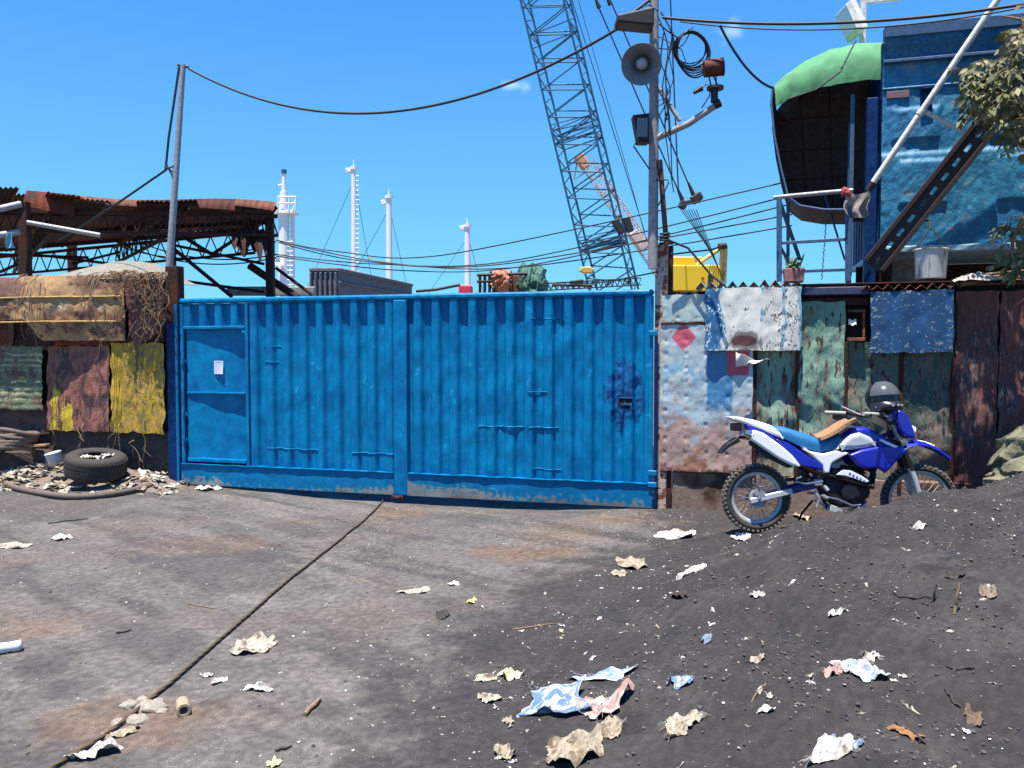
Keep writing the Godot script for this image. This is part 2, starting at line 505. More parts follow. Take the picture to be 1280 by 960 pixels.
func make_materials() -> void:
	var vary := grey_tex(512, 0.02, 3, 0.76, 1.08)
	var fine := grey_tex(512, 0.09, 4, 0.25, 0.75)
	var dents := grey_tex(512, 0.012, 8, 0.0, 1.0, 3)
	var lumps := grey_tex(512, 0.05, 9, 0.0, 1.0, 5)
	M.vary_tex = vary; M.fine_tex = fine; M.dents_tex = dents; M.lumps_tex = lumps
	# earth: grains and flecks
	var w := 1024
	var a := noise_bytes(w, w, 0.02, 31, 5)
	var b := noise_bytes(w, w, 0.2, 32, 3)
	var out := PackedByteArray()
	out.resize(w * w * 3)
	var r := RandomNumberGenerator.new()
	r.seed = 9
	for i in w * w:
		var g := 0.66 + 0.28 * (a[i] / 255.0 - 0.5) + 0.5 * (b[i] / 255.0 - 0.5)
		var z := r.randf()
		if z > 0.9965: g += 0.35
		elif z < 0.01: g -= 0.2
		var q := clampi(int(g * 255.0), 10, 255)
		out[i * 3] = q; out[i * 3 + 1] = q; out[i * 3 + 2] = q
	for s in 2600:                                   # flecks of grit a few millimetres across
		var x := r.randi_range(3, w - 5)
		var y := r.randi_range(3, w - 5)
		var l := r.randi_range(1, 4)
		var q := 255 if r.randf() < 0.45 else r.randi_range(40, 110)
		for dy in l:
			for dx in l:
				if r.randf() < 0.8:
					var i := ((y + dy) * w + x + dx) * 3
					out[i] = q; out[i + 1] = q; out[i + 2] = q
	var earth := picture(w, w, out)
	var ground := mat(Color.WHITE, 0.96, 0.0, earth, 0.62, fine, 0.25)
	ground.uv1_world_triplanar = true
	ground.vertex_color_use_as_albedo = true
	M.ground = ground
	var coal := mat(Color.WHITE, 0.94, 0.0, earth, 0.8, lumps, 0.9)
	coal.uv1_world_triplanar = true
	coal.vertex_color_use_as_albedo = true
	M.coal = coal
	# rust
	var rust := painted(512, 512, 40, flat(104, 62, 46), [
		[flat(62, 38, 34), func(_u, _v, p, q, _s): return smooth(0.5, 0.7, q * 0.6 + p * 0.4)],
		[flat(150, 84, 50), func(_u, _v, p, _q, s): return 0.8 * smooth(0.55, 0.75, p * 0.7 + s * 0.3)],
		[flat(40, 28, 28), func(_u, _v, _p, q, s): return smooth(0.66, 0.76, q * 0.5 + s * 0.5)]], 0.5)
	M.rust_tex = rust
	M.smear_tex = painted(256, 256, 45, flat(255, 255, 255), [
		[flat(150, 138, 124), func(_u, _v, p, q, _s): return smooth(0.5, 0.66, p * 0.5 + q * 0.5)],
		[flat(96, 90, 86), func(_u, _v, _p, q, s): return 0.9 * smooth(0.58, 0.7, q * 0.6 + s * 0.4)]], 0.16)
	M.rust = mat(Color.WHITE, 0.85, 0.1, rust, 0.9, lumps, 0.4)
	M.rust_dark = mat(flat(150, 132, 140), 0.85, 0.1, rust, 1.1, lumps, 0.4)
	M.rust_red = mat(flat(205, 165, 160), 0.85, 0.05, rust, 0.7, lumps, 0.4)
	# gate paint: brushed blue with older coats showing
	var gate := painted(512, 512, 60, flat(0, 107, 156), [
		[flat(0, 117, 165), func(_u, _v, p, q, _s): return 0.8 * smooth(0.42, 0.66, p * 0.6 + q * 0.4)],
		[flat(0, 92, 148), func(_u, _v, p, q, _s): return 0.6 * smooth(0.5, 0.7, 1.0 - p * 0.5 - q * 0.5)],
		[flat(30, 62, 92), func(_u, _v, _p, q, s): return 0.8 * smooth(0.73, 0.79, q * 0.35 + s * 0.65)],
		[flat(50, 150, 196), func(_u, _v, p, q, s): return 0.8 * smooth(0.72, 0.78, p * 0.2 + q * 0.3 + s * 0.5)]], 0.12)
	M.gate_tex = gate
	M.gate = mat(Color.WHITE, 0.42, 0.0, gate, 0.45, dents, 0.4)
	M.gate_rail = mat(flat(255, 255, 255), 0.4, 0.0, gate, 0.9, dents, 0.6)
	M.gate_dark = mat(flat(90, 110, 150), 0.5, 0.0, gate, 0.9, dents, 0.5)
	# bottom beam, splashed with grey mud along its foot (as in the photograph, thickest right of the middle post)
	M.gate_beam = mat(Color.WHITE, 0.6, 0.0, painted(1024, 48, 66, flat(0, 107, 156), [
		[flat(0, 92, 140), func(_u, _v, p, q, _s): return 0.7 * smooth(0.5, 0.66, p * 0.5 + q * 0.5)],
		[flat(132, 122, 116), func(u, v, p, q, s): return 0.85 * smooth(-0.08, 0.3, v - 0.9 + 0.55 * exp(-pow((u - 0.57) / 0.13, 2.0)) + 0.22 * exp(-pow((u - 0.03) / 0.06, 2.0)) + 0.16 * exp(-pow((u - 0.95) / 0.06, 2.0)) + 0.35 * (p - 0.5) + 0.3 * (q - 0.5) + 0.8 * (s - 0.5))],
		[flat(96, 86, 84), func(_u, v, p, _q, s): return 0.7 * smooth(0.0, 0.2, v - 0.98 + 0.6 * (s - 0.5) + 0.5 * (p - 0.5))]], 0.2, 2.0), 1.0, null, 1.0, false)
	for k in ["gate", "gate_rail", "gate_dark", "gate_beam"]: M[k].metallic_specular = 0.3
	# plain stuff
	M.steel = mat(flat(150, 150, 152), 0.45, 0.7, vary, 2.0, fine, 0.05)
	M.chrome = mat(flat(205, 206, 210), 0.22, 0.9, vary, 3.0)
	M.galv = mat(flat(158, 160, 166), 0.6, 0.3, vary, 1.5, fine, 0.1)
	M.pole = mat(flat(150, 148, 152), 0.8, 0.0, vary, 1.2, fine, 0.2)
	M.black = mat(flat(30, 30, 33), 0.6, 0.0, vary, 2.0, fine, 0.1)
	M.wire = mat(flat(24, 24, 28), 0.6)
	M.rubber = mat(flat(58, 55, 53), 0.88, 0.0, vary, 3.0, fine, 0.2)
	M.tread = mat(flat(112, 106, 100), 0.92, 0.0, vary, 6.0, fine, 0.2)
	M.void = mat(flat(26, 22, 22), 0.9, 0.0, vary, 1.0)
	M.concrete = mat(flat(128, 112, 104), 0.92, 0.0, painted(512, 512, 70, flat(255, 248, 240), [
		[flat(190, 168, 156), func(_u, _v, p, q, _s): return smooth(0.4, 0.7, p * 0.6 + q * 0.4)],
		[flat(130, 104, 96), func(_u, _v, p, q, _s): return smooth(0.52, 0.7, p * 0.7 + q * 0.3)]], 0.2), 0.4, lumps, 0.4)
	M.dirt_shade = mat(flat(74, 66, 64), 0.95, 0.0, vary, 0.8, lumps, 1.0)  # black dirt, with the fence plinth's shade painted into the same tone
	M.white = mat(flat(214, 214, 208), 0.55, 0.0, vary, 1.4, fine, 0.05)
	M.white_far = mat(flat(222, 224, 226), 0.6)
	M.teal = mat(flat(28, 86, 114), 0.5, 0.1)
	M.yellow = mat(flat(216, 176, 26), 0.5)
	M.blue_steel = mat(flat(58, 92, 128), 0.55, 0.1, vary, 1.5, fine, 0.1)
	M.wood = mat(flat(176, 140, 98), 0.85, 0.0, vary, 4.0, fine, 0.2)
	M.card = mat(flat(158, 120, 88), 0.9, 0.0, vary, 3.0, fine, 0.1)
	M.rope = mat(flat(96, 80, 62), 0.95, 0.0, vary, 8.0, fine, 0.3)
	M.hose = mat(flat(104, 92, 84), 0.85, 0.0, vary, 3.0, fine, 0.2)
	M.vine = mat(flat(140, 116, 92), 0.95, 0.0, vary, 5.0, fine, 0.2)
	M.paper = mat(flat(226, 222, 210), 0.95, 0.0, vary, 3.0)

func make_ground() -> void:
	var clay := []
	for p in [[650, 692, 95, 13, 1.0], [500, 641, 46, 9, 1.0], [255, 680, 120, 14, 0.45], [160, 905, 120, 42, 0.9], [50, 785, 70, 26, 0.75], [700, 668, 80, 14, 0.5], [770, 648, 70, 9, 0.7], [860, 650, 60, 12, 0.6], [380, 650, 60, 9, 0.25], [20, 700, 60, 14, 0.35]]:
		var q := on_ground(p[0], p[1])
		clay.append([q.x, q.z, p[2] / 1024.0 * -q.z, p[3] * q.z * q.z / (1024.0 * 1.86), p[4]])
	var tint := func(x: float, z: float) -> Color:
		var c := Color(0.25, 0.228, 0.21)
		var s := x * 0.78 + z * 0.62                                       # ruts and drag marks run from the lower left up to the gate
		var t := -x * 0.62 + z * 0.78
		var patch := n1.get_noise_2d(x * 0.45 + 3.0, z * 0.45) + 0.5 * n1.get_noise_2d(x * 1.3, z * 1.3)
		c = c.lerp(Color(0.165, 0.149, 0.14), smooth(-0.15, 0.5, patch))
		c = c.lerp(Color(0.115, 0.104, 0.099), 0.75 * smooth(0.05, 0.4, n2.get_noise_2d(s * 0.22, t * 2.2) + 0.3 * n2.get_noise_2d(x * 3, z * 3)))
		c = c.lerp(Color(0.34, 0.305, 0.27), 0.65 * smooth(0.12, 0.45, n1.get_noise_2d(s * 0.3 + 30, t * 1.9) + 0.3 * n2.get_noise_2d(x * 5, z * 5)))
		c = c.lerp(Color(0.24, 0.187, 0.15), 0.5 * smooth(0.1, 0.5, n1.get_noise_2d(x * 0.6 + 70.0, z * 0.6) + 0.3 * n2.get_noise_2d(x * 4, z * 4)))
		for e in clay:
			var d := Vector2((x - e[0]) / e[2], (z - e[1]) / e[3]).length()
			if d < 1.6: c = c.lerp(Color(0.30, 0.19, 0.125), 0.75 * e[4] * (1.0 - smooth(0.35, 1.05, d + 0.55 * n2.get_noise_2d(x * 2.5, z * 2.5) + 0.35 * n2.get_noise_2d(x * 9, z * 9))))
		var toe: float = x - curve(TOE, z)
		c = c.lerp(Color(0.07, 0.063, 0.062), 0.95 * smooth(-0.95, -0.1, toe + 0.5 * n1.get_noise_2d(x * 1.2, z * 1.2) + 0.35 * n2.get_noise_2d(x * 4.5, z * 4.5)))
		if z < -9.0 and x < -4.7: c = c.lerp(Color(0.16, 0.145, 0.135), 0.6)
		return c * (1.0 + 0.16 * n2.get_noise_2d(x * 11, z * 11) + 0.2 * n2.get_noise_2d(x * 2.3, z * 2.3 + 50.0))
	structure("ground", field(-11.0, 7.0, -16.0, 1.0, 0.045, yard, tint), M.ground)
	var coal_tint := func(x: float, z: float) -> Color:
		var c := Color(0.066, 0.0595, 0.0585).lerp(Color(0.10, 0.089, 0.086), smooth(-0.1, 0.5, n1.get_noise_2d(x * 0.8, z * 0.8) + 0.3 * n2.get_noise_2d(x * 3, z * 3)))
		c = c.lerp(Color(0.042, 0.04, 0.043), smooth(0.2, 0.55, n2.get_noise_2d(x * 2.0 + 7, z * 2.0)))
		return c * (0.95 + 0.45 * n2.get_noise_2d(x * 14, z * 14))
	structure("coal_dust_mound", field(-1.2, 8.8, -9.6, 1.0, 0.032, mound, coal_tint, func(p: Vector3): return p.y > -0.12), M.coal)
	var far := Shape.new()                                                 # the yard and the harbour flats behind the gate, out to the horizon
	for q in [[-2500, -11, -2500, 2500], [7, 2500, -2500, 2500], [-11, 7, -2500, -16], [-11, 7, 1, 2500]]:
		far.quad(V(q[0], -0.03, q[3]), V(q[1], -0.03, q[3]), V(q[1], -0.03, q[2]), V(q[0], -0.03, q[2]))
	M.flats = mat(flat(118, 112, 106), 0.95, 0.0, M.vary_tex, 0.2)
	M.flats.uv1_world_triplanar = true
	structure("ground_beyond", far.mesh(), M.flats)
	# countless grit and chips lying on mound and yard
	var chip := Shape.new()
	chip.sheet(2, 2, func(u, v): return V((u - 0.5), 0.16 * (1.0 - absf(u - 0.5) * 2.0) + 0.1 * v, (v - 0.5) * (0.6 + 0.5 * u)))
	var chip_mat := mat(Color.WHITE, 0.9)
	chip_mat.vertex_color_use_as_albedo = true
	scatter("chips", chip.mesh(), chip_mat, 7500, 0.0025, 0.016, "countless pale chips and scraps sprinkled over the ground", func(): 
		var z := rng.randf()
		var g := rng.randf_range(0.2, 0.6)
		return Color(g, g * 0.97, g * 0.92) if z < 0.7 else Color(0.3, 0.24, 0.18), 1.0)
	var clod := Shape.new()
	clod.lathe(I(), [Vector2(0, -0.5), Vector2(0.42, -0.25), Vector2(0.5, 0.1), Vector2(0.28, 0.45), Vector2(0, 0.5)], 5, false)
	scatter("clods", clod.mesh(), chip_mat, 11000, 0.004, 0.024, "countless dark crumbs of coal dust and cinder on the mound", func():
		var g := rng.randf_range(0.04, 0.085)
		return Color(g, g * 0.97, g), 0.12)

func scatter(called: String, me: Mesh, m: Material, count: int, lo: float, hi: float, label: String, tint: Callable, on_yard: float) -> void:
	var mm := MultiMesh.new()
	mm.transform_format = MultiMesh.TRANSFORM_3D
	mm.use_colors = true
	mm.mesh = me
	mm.instance_count = count
	var i := 0
	while i < count:
		var d := pow(rng.randf(), 0.6) * 9.0 + 2.2
		var p := Vector2(rng.randf_range(-0.66, 0.66) * d, -d)
		var toe: float = p.x - curve(TOE, p.y)
		if toe < 0.1 and rng.randf() > on_yard * (0.35 if toe < -0.8 else 0.9): continue
		if (WALL.affine_inverse() * V(p.x, 0, p.y)).z < 0.15: continue
		if n1.get_noise_2d(p.x * 0.9 + 12.0, p.y * 0.9) < rng.randf_range(-0.55, 0.5): continue      # drifts and bare spots
		var s := lo * pow(hi / lo, pow(rng.randf(), 2.0))
		var b := Basis.from_euler(Vector3(rng.randf_range(-0.5, 0.5), rng.randf() * TAU, rng.randf_range(-0.5, 0.5))).scaled(Vector3(s, s * rng.randf_range(0.4, 0.9), s * rng.randf_range(0.6, 1.4)))
		mm.set_instance_transform(i, Transform3D(b, V(p.x, height(p.x, p.y) + s * 0.12, p.y)))
		mm.set_instance_color(i, tint.call())
		i += 1
	var o := MultiMeshInstance3D.new()
	o.multimesh = mm
	o.material_override = m
	o.name = called
	add_child(o)
	o.set_meta("kind", "stuff")
	tag(o, label, "debris")

func corrugated(s: Shape, u0: float, u1: float, v0: float, v1: float, pitch: float, w_out: float, w_in: float, dent := 0.004, phase := 0.0) -> Shape:
	# container side: rib, slope, trough, slope
	var us := []
	var u := u0
	var q := phase
	while u < u1 - 0.001:
		us.append([u, w_out if q < 0.36 else (w_in if (q >= 0.5 and q < 0.86) else -9.0)])
		var nxt := 0.0
		for stop in [0.36, 0.5, 0.86, 1.0]:
			if stop > q + 1e-4:
				nxt = stop
				break
		u += (nxt - q) * pitch
		q = fmod(nxt, 1.0)
	var prof := []                                        # outline points (u, w), each stretch cut in three
	u = u0
	q = phase
	while true:
		var w := w_out
		if q >= 0.36 and q < 0.5: w = lerpf(w_out, w_in, (q - 0.36) / 0.14)
		elif q >= 0.5 and q < 0.86: w = w_in
		elif q >= 0.86: w = lerpf(w_in, w_out, (q - 0.86) / 0.14)
		prof.append(Vector2(u, w))
		if u >= u1 - 0.001: break
		var step := 0.0
		for stop in [0.12, 0.24, 0.36, 0.43, 0.5, 0.62, 0.74, 0.86, 0.93, 1.0]:
			if stop > q + 1e-4:
				step = stop - q
				break
		step = minf(step, (u1 - u) / pitch)
		u += step * pitch
		q = fmod(q + step, 1.0)
		if q > 0.9999: q = 0.0
	var nv := 26
	var nu := prof.size() - 1
	return s.sheet(nu, nv, func(a: float, b: float) -> Vector3:
		var p: Vector2 = prof[roundi(a * nu)]
		var y := lerpf(v1, v0, b)
		var ed := minf(1.0, minf(b, 1.0 - b) * 8.0) * minf(1.0, minf(a, 1.0 - a) * 20.0)
		return V(p.x, y, p.y + ed * dent * (1.4 * n1.get_noise_2d(p.x * 2.2, y * 2.2) + 1.0 * n2.get_noise_2d(p.x * 7.0, y * 6.0))), 0.003)

func rib_depth(u: float) -> float:                    # how proud the gate's panels stand at u
	var q := fposmod((u - 1.078) / 0.248 + 0.9, 1.0) if u < 3.25 else fposmod((u - 3.388) / 0.244 + 0.62, 1.0)
	if q < 0.36: return 0.034
	if q < 0.5: return lerpf(0.034, -0.03, (q - 0.36) / 0.14)
	return -0.03 if q < 0.86 else lerpf(-0.03, 0.034, (q - 0.86) / 0.14)

func make_gate() -> void:
	var g := thing("gate", "blue double gate made of corrugated container sides with a small door in it", "gate", WALL)
	part(g, "top_rail", Shape.new().bx(V(-0.01, 2.505, -0.03), V(6.5, 2.575, 0.047), 0.022), M.gate_rail)
	part(g, "side_rail", Shape.new().bx(V(0.0, 0.29, -0.03), V(0.055, 2.503, 0.04), 0.006), M.gate)
	part(g, "side_rail", Shape.new().bx(V(6.44, 0.29, -0.03), V(6.495, 2.503, 0.04), 0.006), M.gate)
	part(g, "middle_post", Shape.new().bx(V(3.2, 0.0, -0.04), V(3.385, 2.503, 0.05), 0.01), M.gate)
	part(g, "door_post", Shape.new().bx(V(1.03, 0.29, -0.03), V(1.075, 2.503, 0.042), 0.006), M.gate)
	for r in [[0.0, 3.197], [3.388, 6.495]]:
		var s := Shape.new()
		var a0: float = r[0]
		var a1: float = r[1]
		s.sheet(60, 8, func(u, v): return V(lerpf(a0, a1, u), lerpf(0.285, 0.0, v), 0.05 + 0.004 * n1.get_noise_2d(lerpf(a0, a1, u) * 3.0, v * 2.0) * minf(1.0, minf(v, 1.0 - v) * 6.0)), 0.09)
		# the print runs along the whole gate: shift each half's texture to its stretch
		for i in s.t.size(): s.t[i] = Vector2((lerpf(a0, a1, s.t[i].x)) / 6.5, s.t[i].y)
		part(g, "bottom_beam", s, M.gate_beam)
		# the top ledge of the beam is bent and uneven
		var l := Shape.new()
		l.sheet(40, 2, func(u, v): return V(lerpf(a0 + 0.003, a1 - 0.003, u), 0.291 + 0.008 * n2.get_noise_1d(lerpf(a0, a1, u) * 3.0) + 0.004 * n2.get_noise_1d(u * 60.0), lerpf(-0.02, 0.072 + 0.008 * n2.get_noise_1d(u * 40.0), v)), 0.006)
		part(g, "ledge", l, M.gate_rail)
	part(g, "corrugated_panel", corrugated(Shape.new(), 1.06, 3.21, 0.285, 2.515, 0.248, 0.034, -0.03, 0.008, 0.827), M.gate)
	part(g, "corrugated_panel", corrugated(Shape.new(), 3.375, 6.45, 0.285, 2.515, 0.244, 0.034, -0.03, 0.012, 0.567), M.gate)
	part(g, "corrugated_panel", corrugated(Shape.new(), 0.05, 1.035, 2.185, 2.503, 0.248, 0.034, -0.03, 0.002, 0.95), M.gate)
	# wicket door
	part(g, "door_jamb", Shape.new().bx(V(0.062, 0.25, -0.085), V(1.05, 2.2, -0.075)).bx(V(-0.02, 0.25, -0.085), V(0.06, 2.5, -0.032), 0.004), M.gate_dark)
	part(g, "lintel", Shape.new().bx(V(0.058, 2.15, -0.02), V(1.027, 2.193, 0.052), 0.008), M.gate_rail)
	var door := Shape.new()
	door.sheet(20, 36, func(u, v):
		var x := lerpf(0.09, 1.02, u)
		var y := lerpf(2.146, 0.335, v)
		var e := minf(1.0, minf(u, 1.0 - u) * 10.0) * minf(1.0, minf(v, 1.0 - v) * 12.0)
		return V(x, y, 0.014 - 0.06 * u + e * (0.012 * n1.get_noise_2d(x * 1.6, y * 1.3) + 0.008 * sin(u * PI) * sin(v * TAU))), 0.012)
	var d := part(g, "door", door, M.gate)
	part(d, "rail", Shape.new().bx(V(0.09, 1.262, -0.05), V(1.018, 1.288, 0.03), 0.004), M.gate_rail)
	part(d, "rail", Shape.new().bx(V(0.09, 0.318, -0.05), V(1.018, 0.368, 0.034), 0.006), M.gate_rail)
	for y in [1.71, 0.98, 0.62]: part(d, "hinge", Shape.new().tube([V(0.052, y - 0.035, 0.05), V(0.052, y + 0.035, 0.05)], 0.02, 10).bx(V(0.04, y - 0.02, 0.03), V(0.1, y + 0.02, 0.047), 0.003), M.gate_rail)
	part(d, "rod", Shape.new().tube([V(0.072, 0.42, 0.045), V(0.07, 1.2, 0.046), V(0.076, 2.1, 0.043)], 0.009, 8), M.gate_dark)
	# hand hole with its latch
	part(g, "latch_box", Shape.new().bx(V(6.09, 1.285, 0.02), V(6.265, 1.30, 0.046), 0.002).bx(V(6.09, 1.165, 0.02), V(6.265, 1.178, 0.046), 0.002).bx(V(6.09, 1.178, 0.02), V(6.103, 1.285, 0.046), 0.002).bx(V(6.252, 1.178, 0.02), V(6.265, 1.285, 0.046), 0.002), M.gate_dark)
	part(g, "hole_shade_plate", Shape.new().bx(V(6.103, 1.178, 0.024), V(6.252, 1.285, 0.037)), M.void)  # near-black plate painted as the shade inside the hole
	part(g, "latch", Shape.new().bx(V(6.12, 1.195, 0.037), V(6.23, 1.225, 0.052), 0.004), M.gate_dark)
	# darker fresh paint brushed round the hand hole
	var pt := Shape.new()
	pt.sheet(60, 80, func(a, b):
		var x := lerpf(5.9, 6.40, a)
		var y := lerpf(1.85, 0.9, b)
		var e := minf(1.0, (6.45 - x) / 3.075 * 20.0)
		return V(x, y, rib_depth(x) + 0.005 + e * 0.012 * (1.4 * n1.get_noise_2d(x * 2.2, y * 2.2) + n2.get_noise_2d(x * 7.0, y * 6.0))), 0.0,
		func(a, b):
			if a > 0.36 and a < 0.78 and b > 0.55 and b < 0.74: return false
			return Vector2((a - 0.5) * 1.9, (b - 0.5) * 1.8).length() < 0.78 + 0.5 * n2.get_noise_2d(a * 1.6, b * 1.6) + 0.2 * n2.get_noise_2d(a * 7.0, b * 2.0))
	part(g, "fresh_paint", pt, mat(flat(0, 90, 150), 0.4, 0.0, M.vary_tex, 1.5))
	# weld beads and patches
	for q in [[597, 533, 697, 535, 3], [660, 490, 684, 490, 2], [660, 398, 705, 399, 2], [665, 586, 700, 588, 2], [327, 433, 348, 433, 2], [329, 452, 346, 453, 2], [690, 420, 690, 530, 2], [440, 566, 492, 568, 3], [332, 560, 398, 563, 3]]:
		var a := on_wall(q[0], q[1], 0.036)
		var b := on_wall(q[2], q[3], 0.036)
		var pts := []
		var m := 48
		for i in m + 1:
			var p := a.lerp(b, float(i) / m)
			p.z = rib_depth(p.x) + 0.003
			pts.append(p + V(0.003 * n2.get_noise_2d(i * 3.0, q[0]), 0.008 * n2.get_noise_2d(i * 2.0, q[1]), 0.002 * n2.get_noise_2d(i * 5.0, 3.0)))
		part(g, "weld_seam", Shape.new().tube(pts, q[4] * 0.0028, 6), M.gate_rail)
	# right-hand hinge pipe
	part(g, "hinge_pipe", Shape.new().tube([V(6.53, 0.02, 0.05), V(6.53, 2.1, 0.05)], 0.022, 10), M.gate_dark)
	for y in [2.06, 0.42, 0.28]: part(g, "hinge", Shape.new().bx(V(6.45, y - 0.03, 0.041), V(6.55, y + 0.03, 0.075), 0.006), M.gate)
	part(g, "roller", Shape.new().bx(V(3.17, -0.055, 0.0), V(3.34, -0.002, 0.07), 0.008).tube([V(3.22, -0.03, 0.08), V(3.3, -0.03, 0.08)], 0.02, 8), M.rust_dark)
	# paper notice on the door
	var nt := 64
	var im := Image.create(nt, nt * 5 / 4, false, Image.FORMAT_RGB8)
	im.fill(flat(206, 216, 224))
	var r := RandomNumberGenerator.new()
	r.seed = 4
	im.fill_rect(Rect2i(8, 6, 48, 9), flat(120, 150, 186))
	for y in range(20, 74, 5):
		var x := 6
		while x < 56:
			var l := r.randi_range(3, 9)
			im.fill_rect(Rect2i(x, y, mini(l, 58 - x), 2), flat(110, 130, 160))
			x += l + 3
	var nm := mat(Color.WHITE, 0.9, 0.0, ImageTexture.create_from_image(im), 1.0, null, 0.0, false)
	var ns := Shape.new()
	var c := on_wall(268, 451, 0.0)
	var e := on_wall(279.5, 467.5, 0.0)
	ns.sheet(4, 5, func(u, v): return V(lerpf(c.x, e.x, u), lerpf(c.y, e.y, v), 0.0075 + 0.012 * v * v * u), 0.0008)
	solo("paper_notice", ns, nm, "small white printed paper notice stuck on the blue wicket door", "notice", WALL)
	# posts
	var lp := thing("gate_post", "square post left of the gate, brown rust above and blue paint below", "post", WALL)
	part(lp, "upper_post", Shape.new().bx(V(-0.235, 2.25, -0.12), V(-0.03, 3.03, 0.03), 0.01), M.rust_dark)
	part(lp, "lower_post", Shape.new().bx(V(-0.235, -0.15, -0.12), V(-0.03, 2.248, 0.03), 0.01), M.gate_dark)
	part(lp, "edge_pipe", Shape.new().tube([V(-0.045, -0.1, 0.05), V(-0.045, 2.5, 0.05)], 0.022, 8), M.gate)
	var rp := thing("gate_post", "rust-streaked pale steel column right of the gate carrying the loudspeaker pole", "post", WALL)
	var col := mat(Color.WHITE, 0.8, 0.1, painted(256, 256, 90, flat(186, 168, 158), [
		[flat(128, 74, 58), func(_u, _v, p, q, _s): return smooth(0.48, 0.6, p * 0.5 + q * 0.5)],
		[flat(70, 44, 42), func(_u, _v, _p, q, s): return smooth(0.6, 0.7, q * 0.6 + s * 0.4)]], 0.3), 1.4, M.lumps_tex, 0.3)
	part(rp, "flange", Shape.new().bx(V(6.508, -0.15, -0.06), V(6.655, 3.1, 0.0), 0.006), col)
	part(rp, "web", Shape.new().bx(V(6.657, -0.15, -0.1), V(6.71, 3.08, -0.03), 0.006), M.rust_dark)
	part(rp, "cap_plate", Shape.new().bx(V(6.55, 3.102, -0.11), V(6.71, 3.12, 0.01), 0.003), M.rust_dark)

# a bent metal sheet with its own print, hung at w (metres proud of the wall line)
func panel(parent: Node, called: String, u0: float, u1: float, v0: float, v1: float, w: Callable, m: Material, label := "", nu := 24, nv := 24, edge := 0.012, thick := 0.004) -> MeshInstance3D:
	var s := Shape.new()
	s.sheet(nu, nv, func(a, b):
		var x := lerpf(u0, u1, a)
		var y := lerpf(v1, v0, b)
		var ex := edge * n2.get_noise_2d(y * 4.0, u0 * 9.0) * (absf(a - 0.5) * 2.0)
		var ey := edge * n2.get_noise_2d(x * 4.0, v0 * 9.0) * (absf(b - 0.5) * 2.0)
		return V(x + ex, y + ey, w.call(x, y, a, b)), thick)
	return part(parent, called, s, m, label)
func sheet_mat(tex: Texture2D, rough := 0.7, bump_cm := 0.0) -> StandardMaterial3D:
	return mat(Color.WHITE, rough, 0.0, tex, 1.0, M.lumps_tex if bump_cm > 0 else null, bump_cm, false)
func dent(x: float, y: float, f: float, a: float) -> float: return a * (n1.get_noise_2d(x * f, y * f) + 0.4 * n2.get_noise_2d(x * f * 3.0, y * f * 3.0))

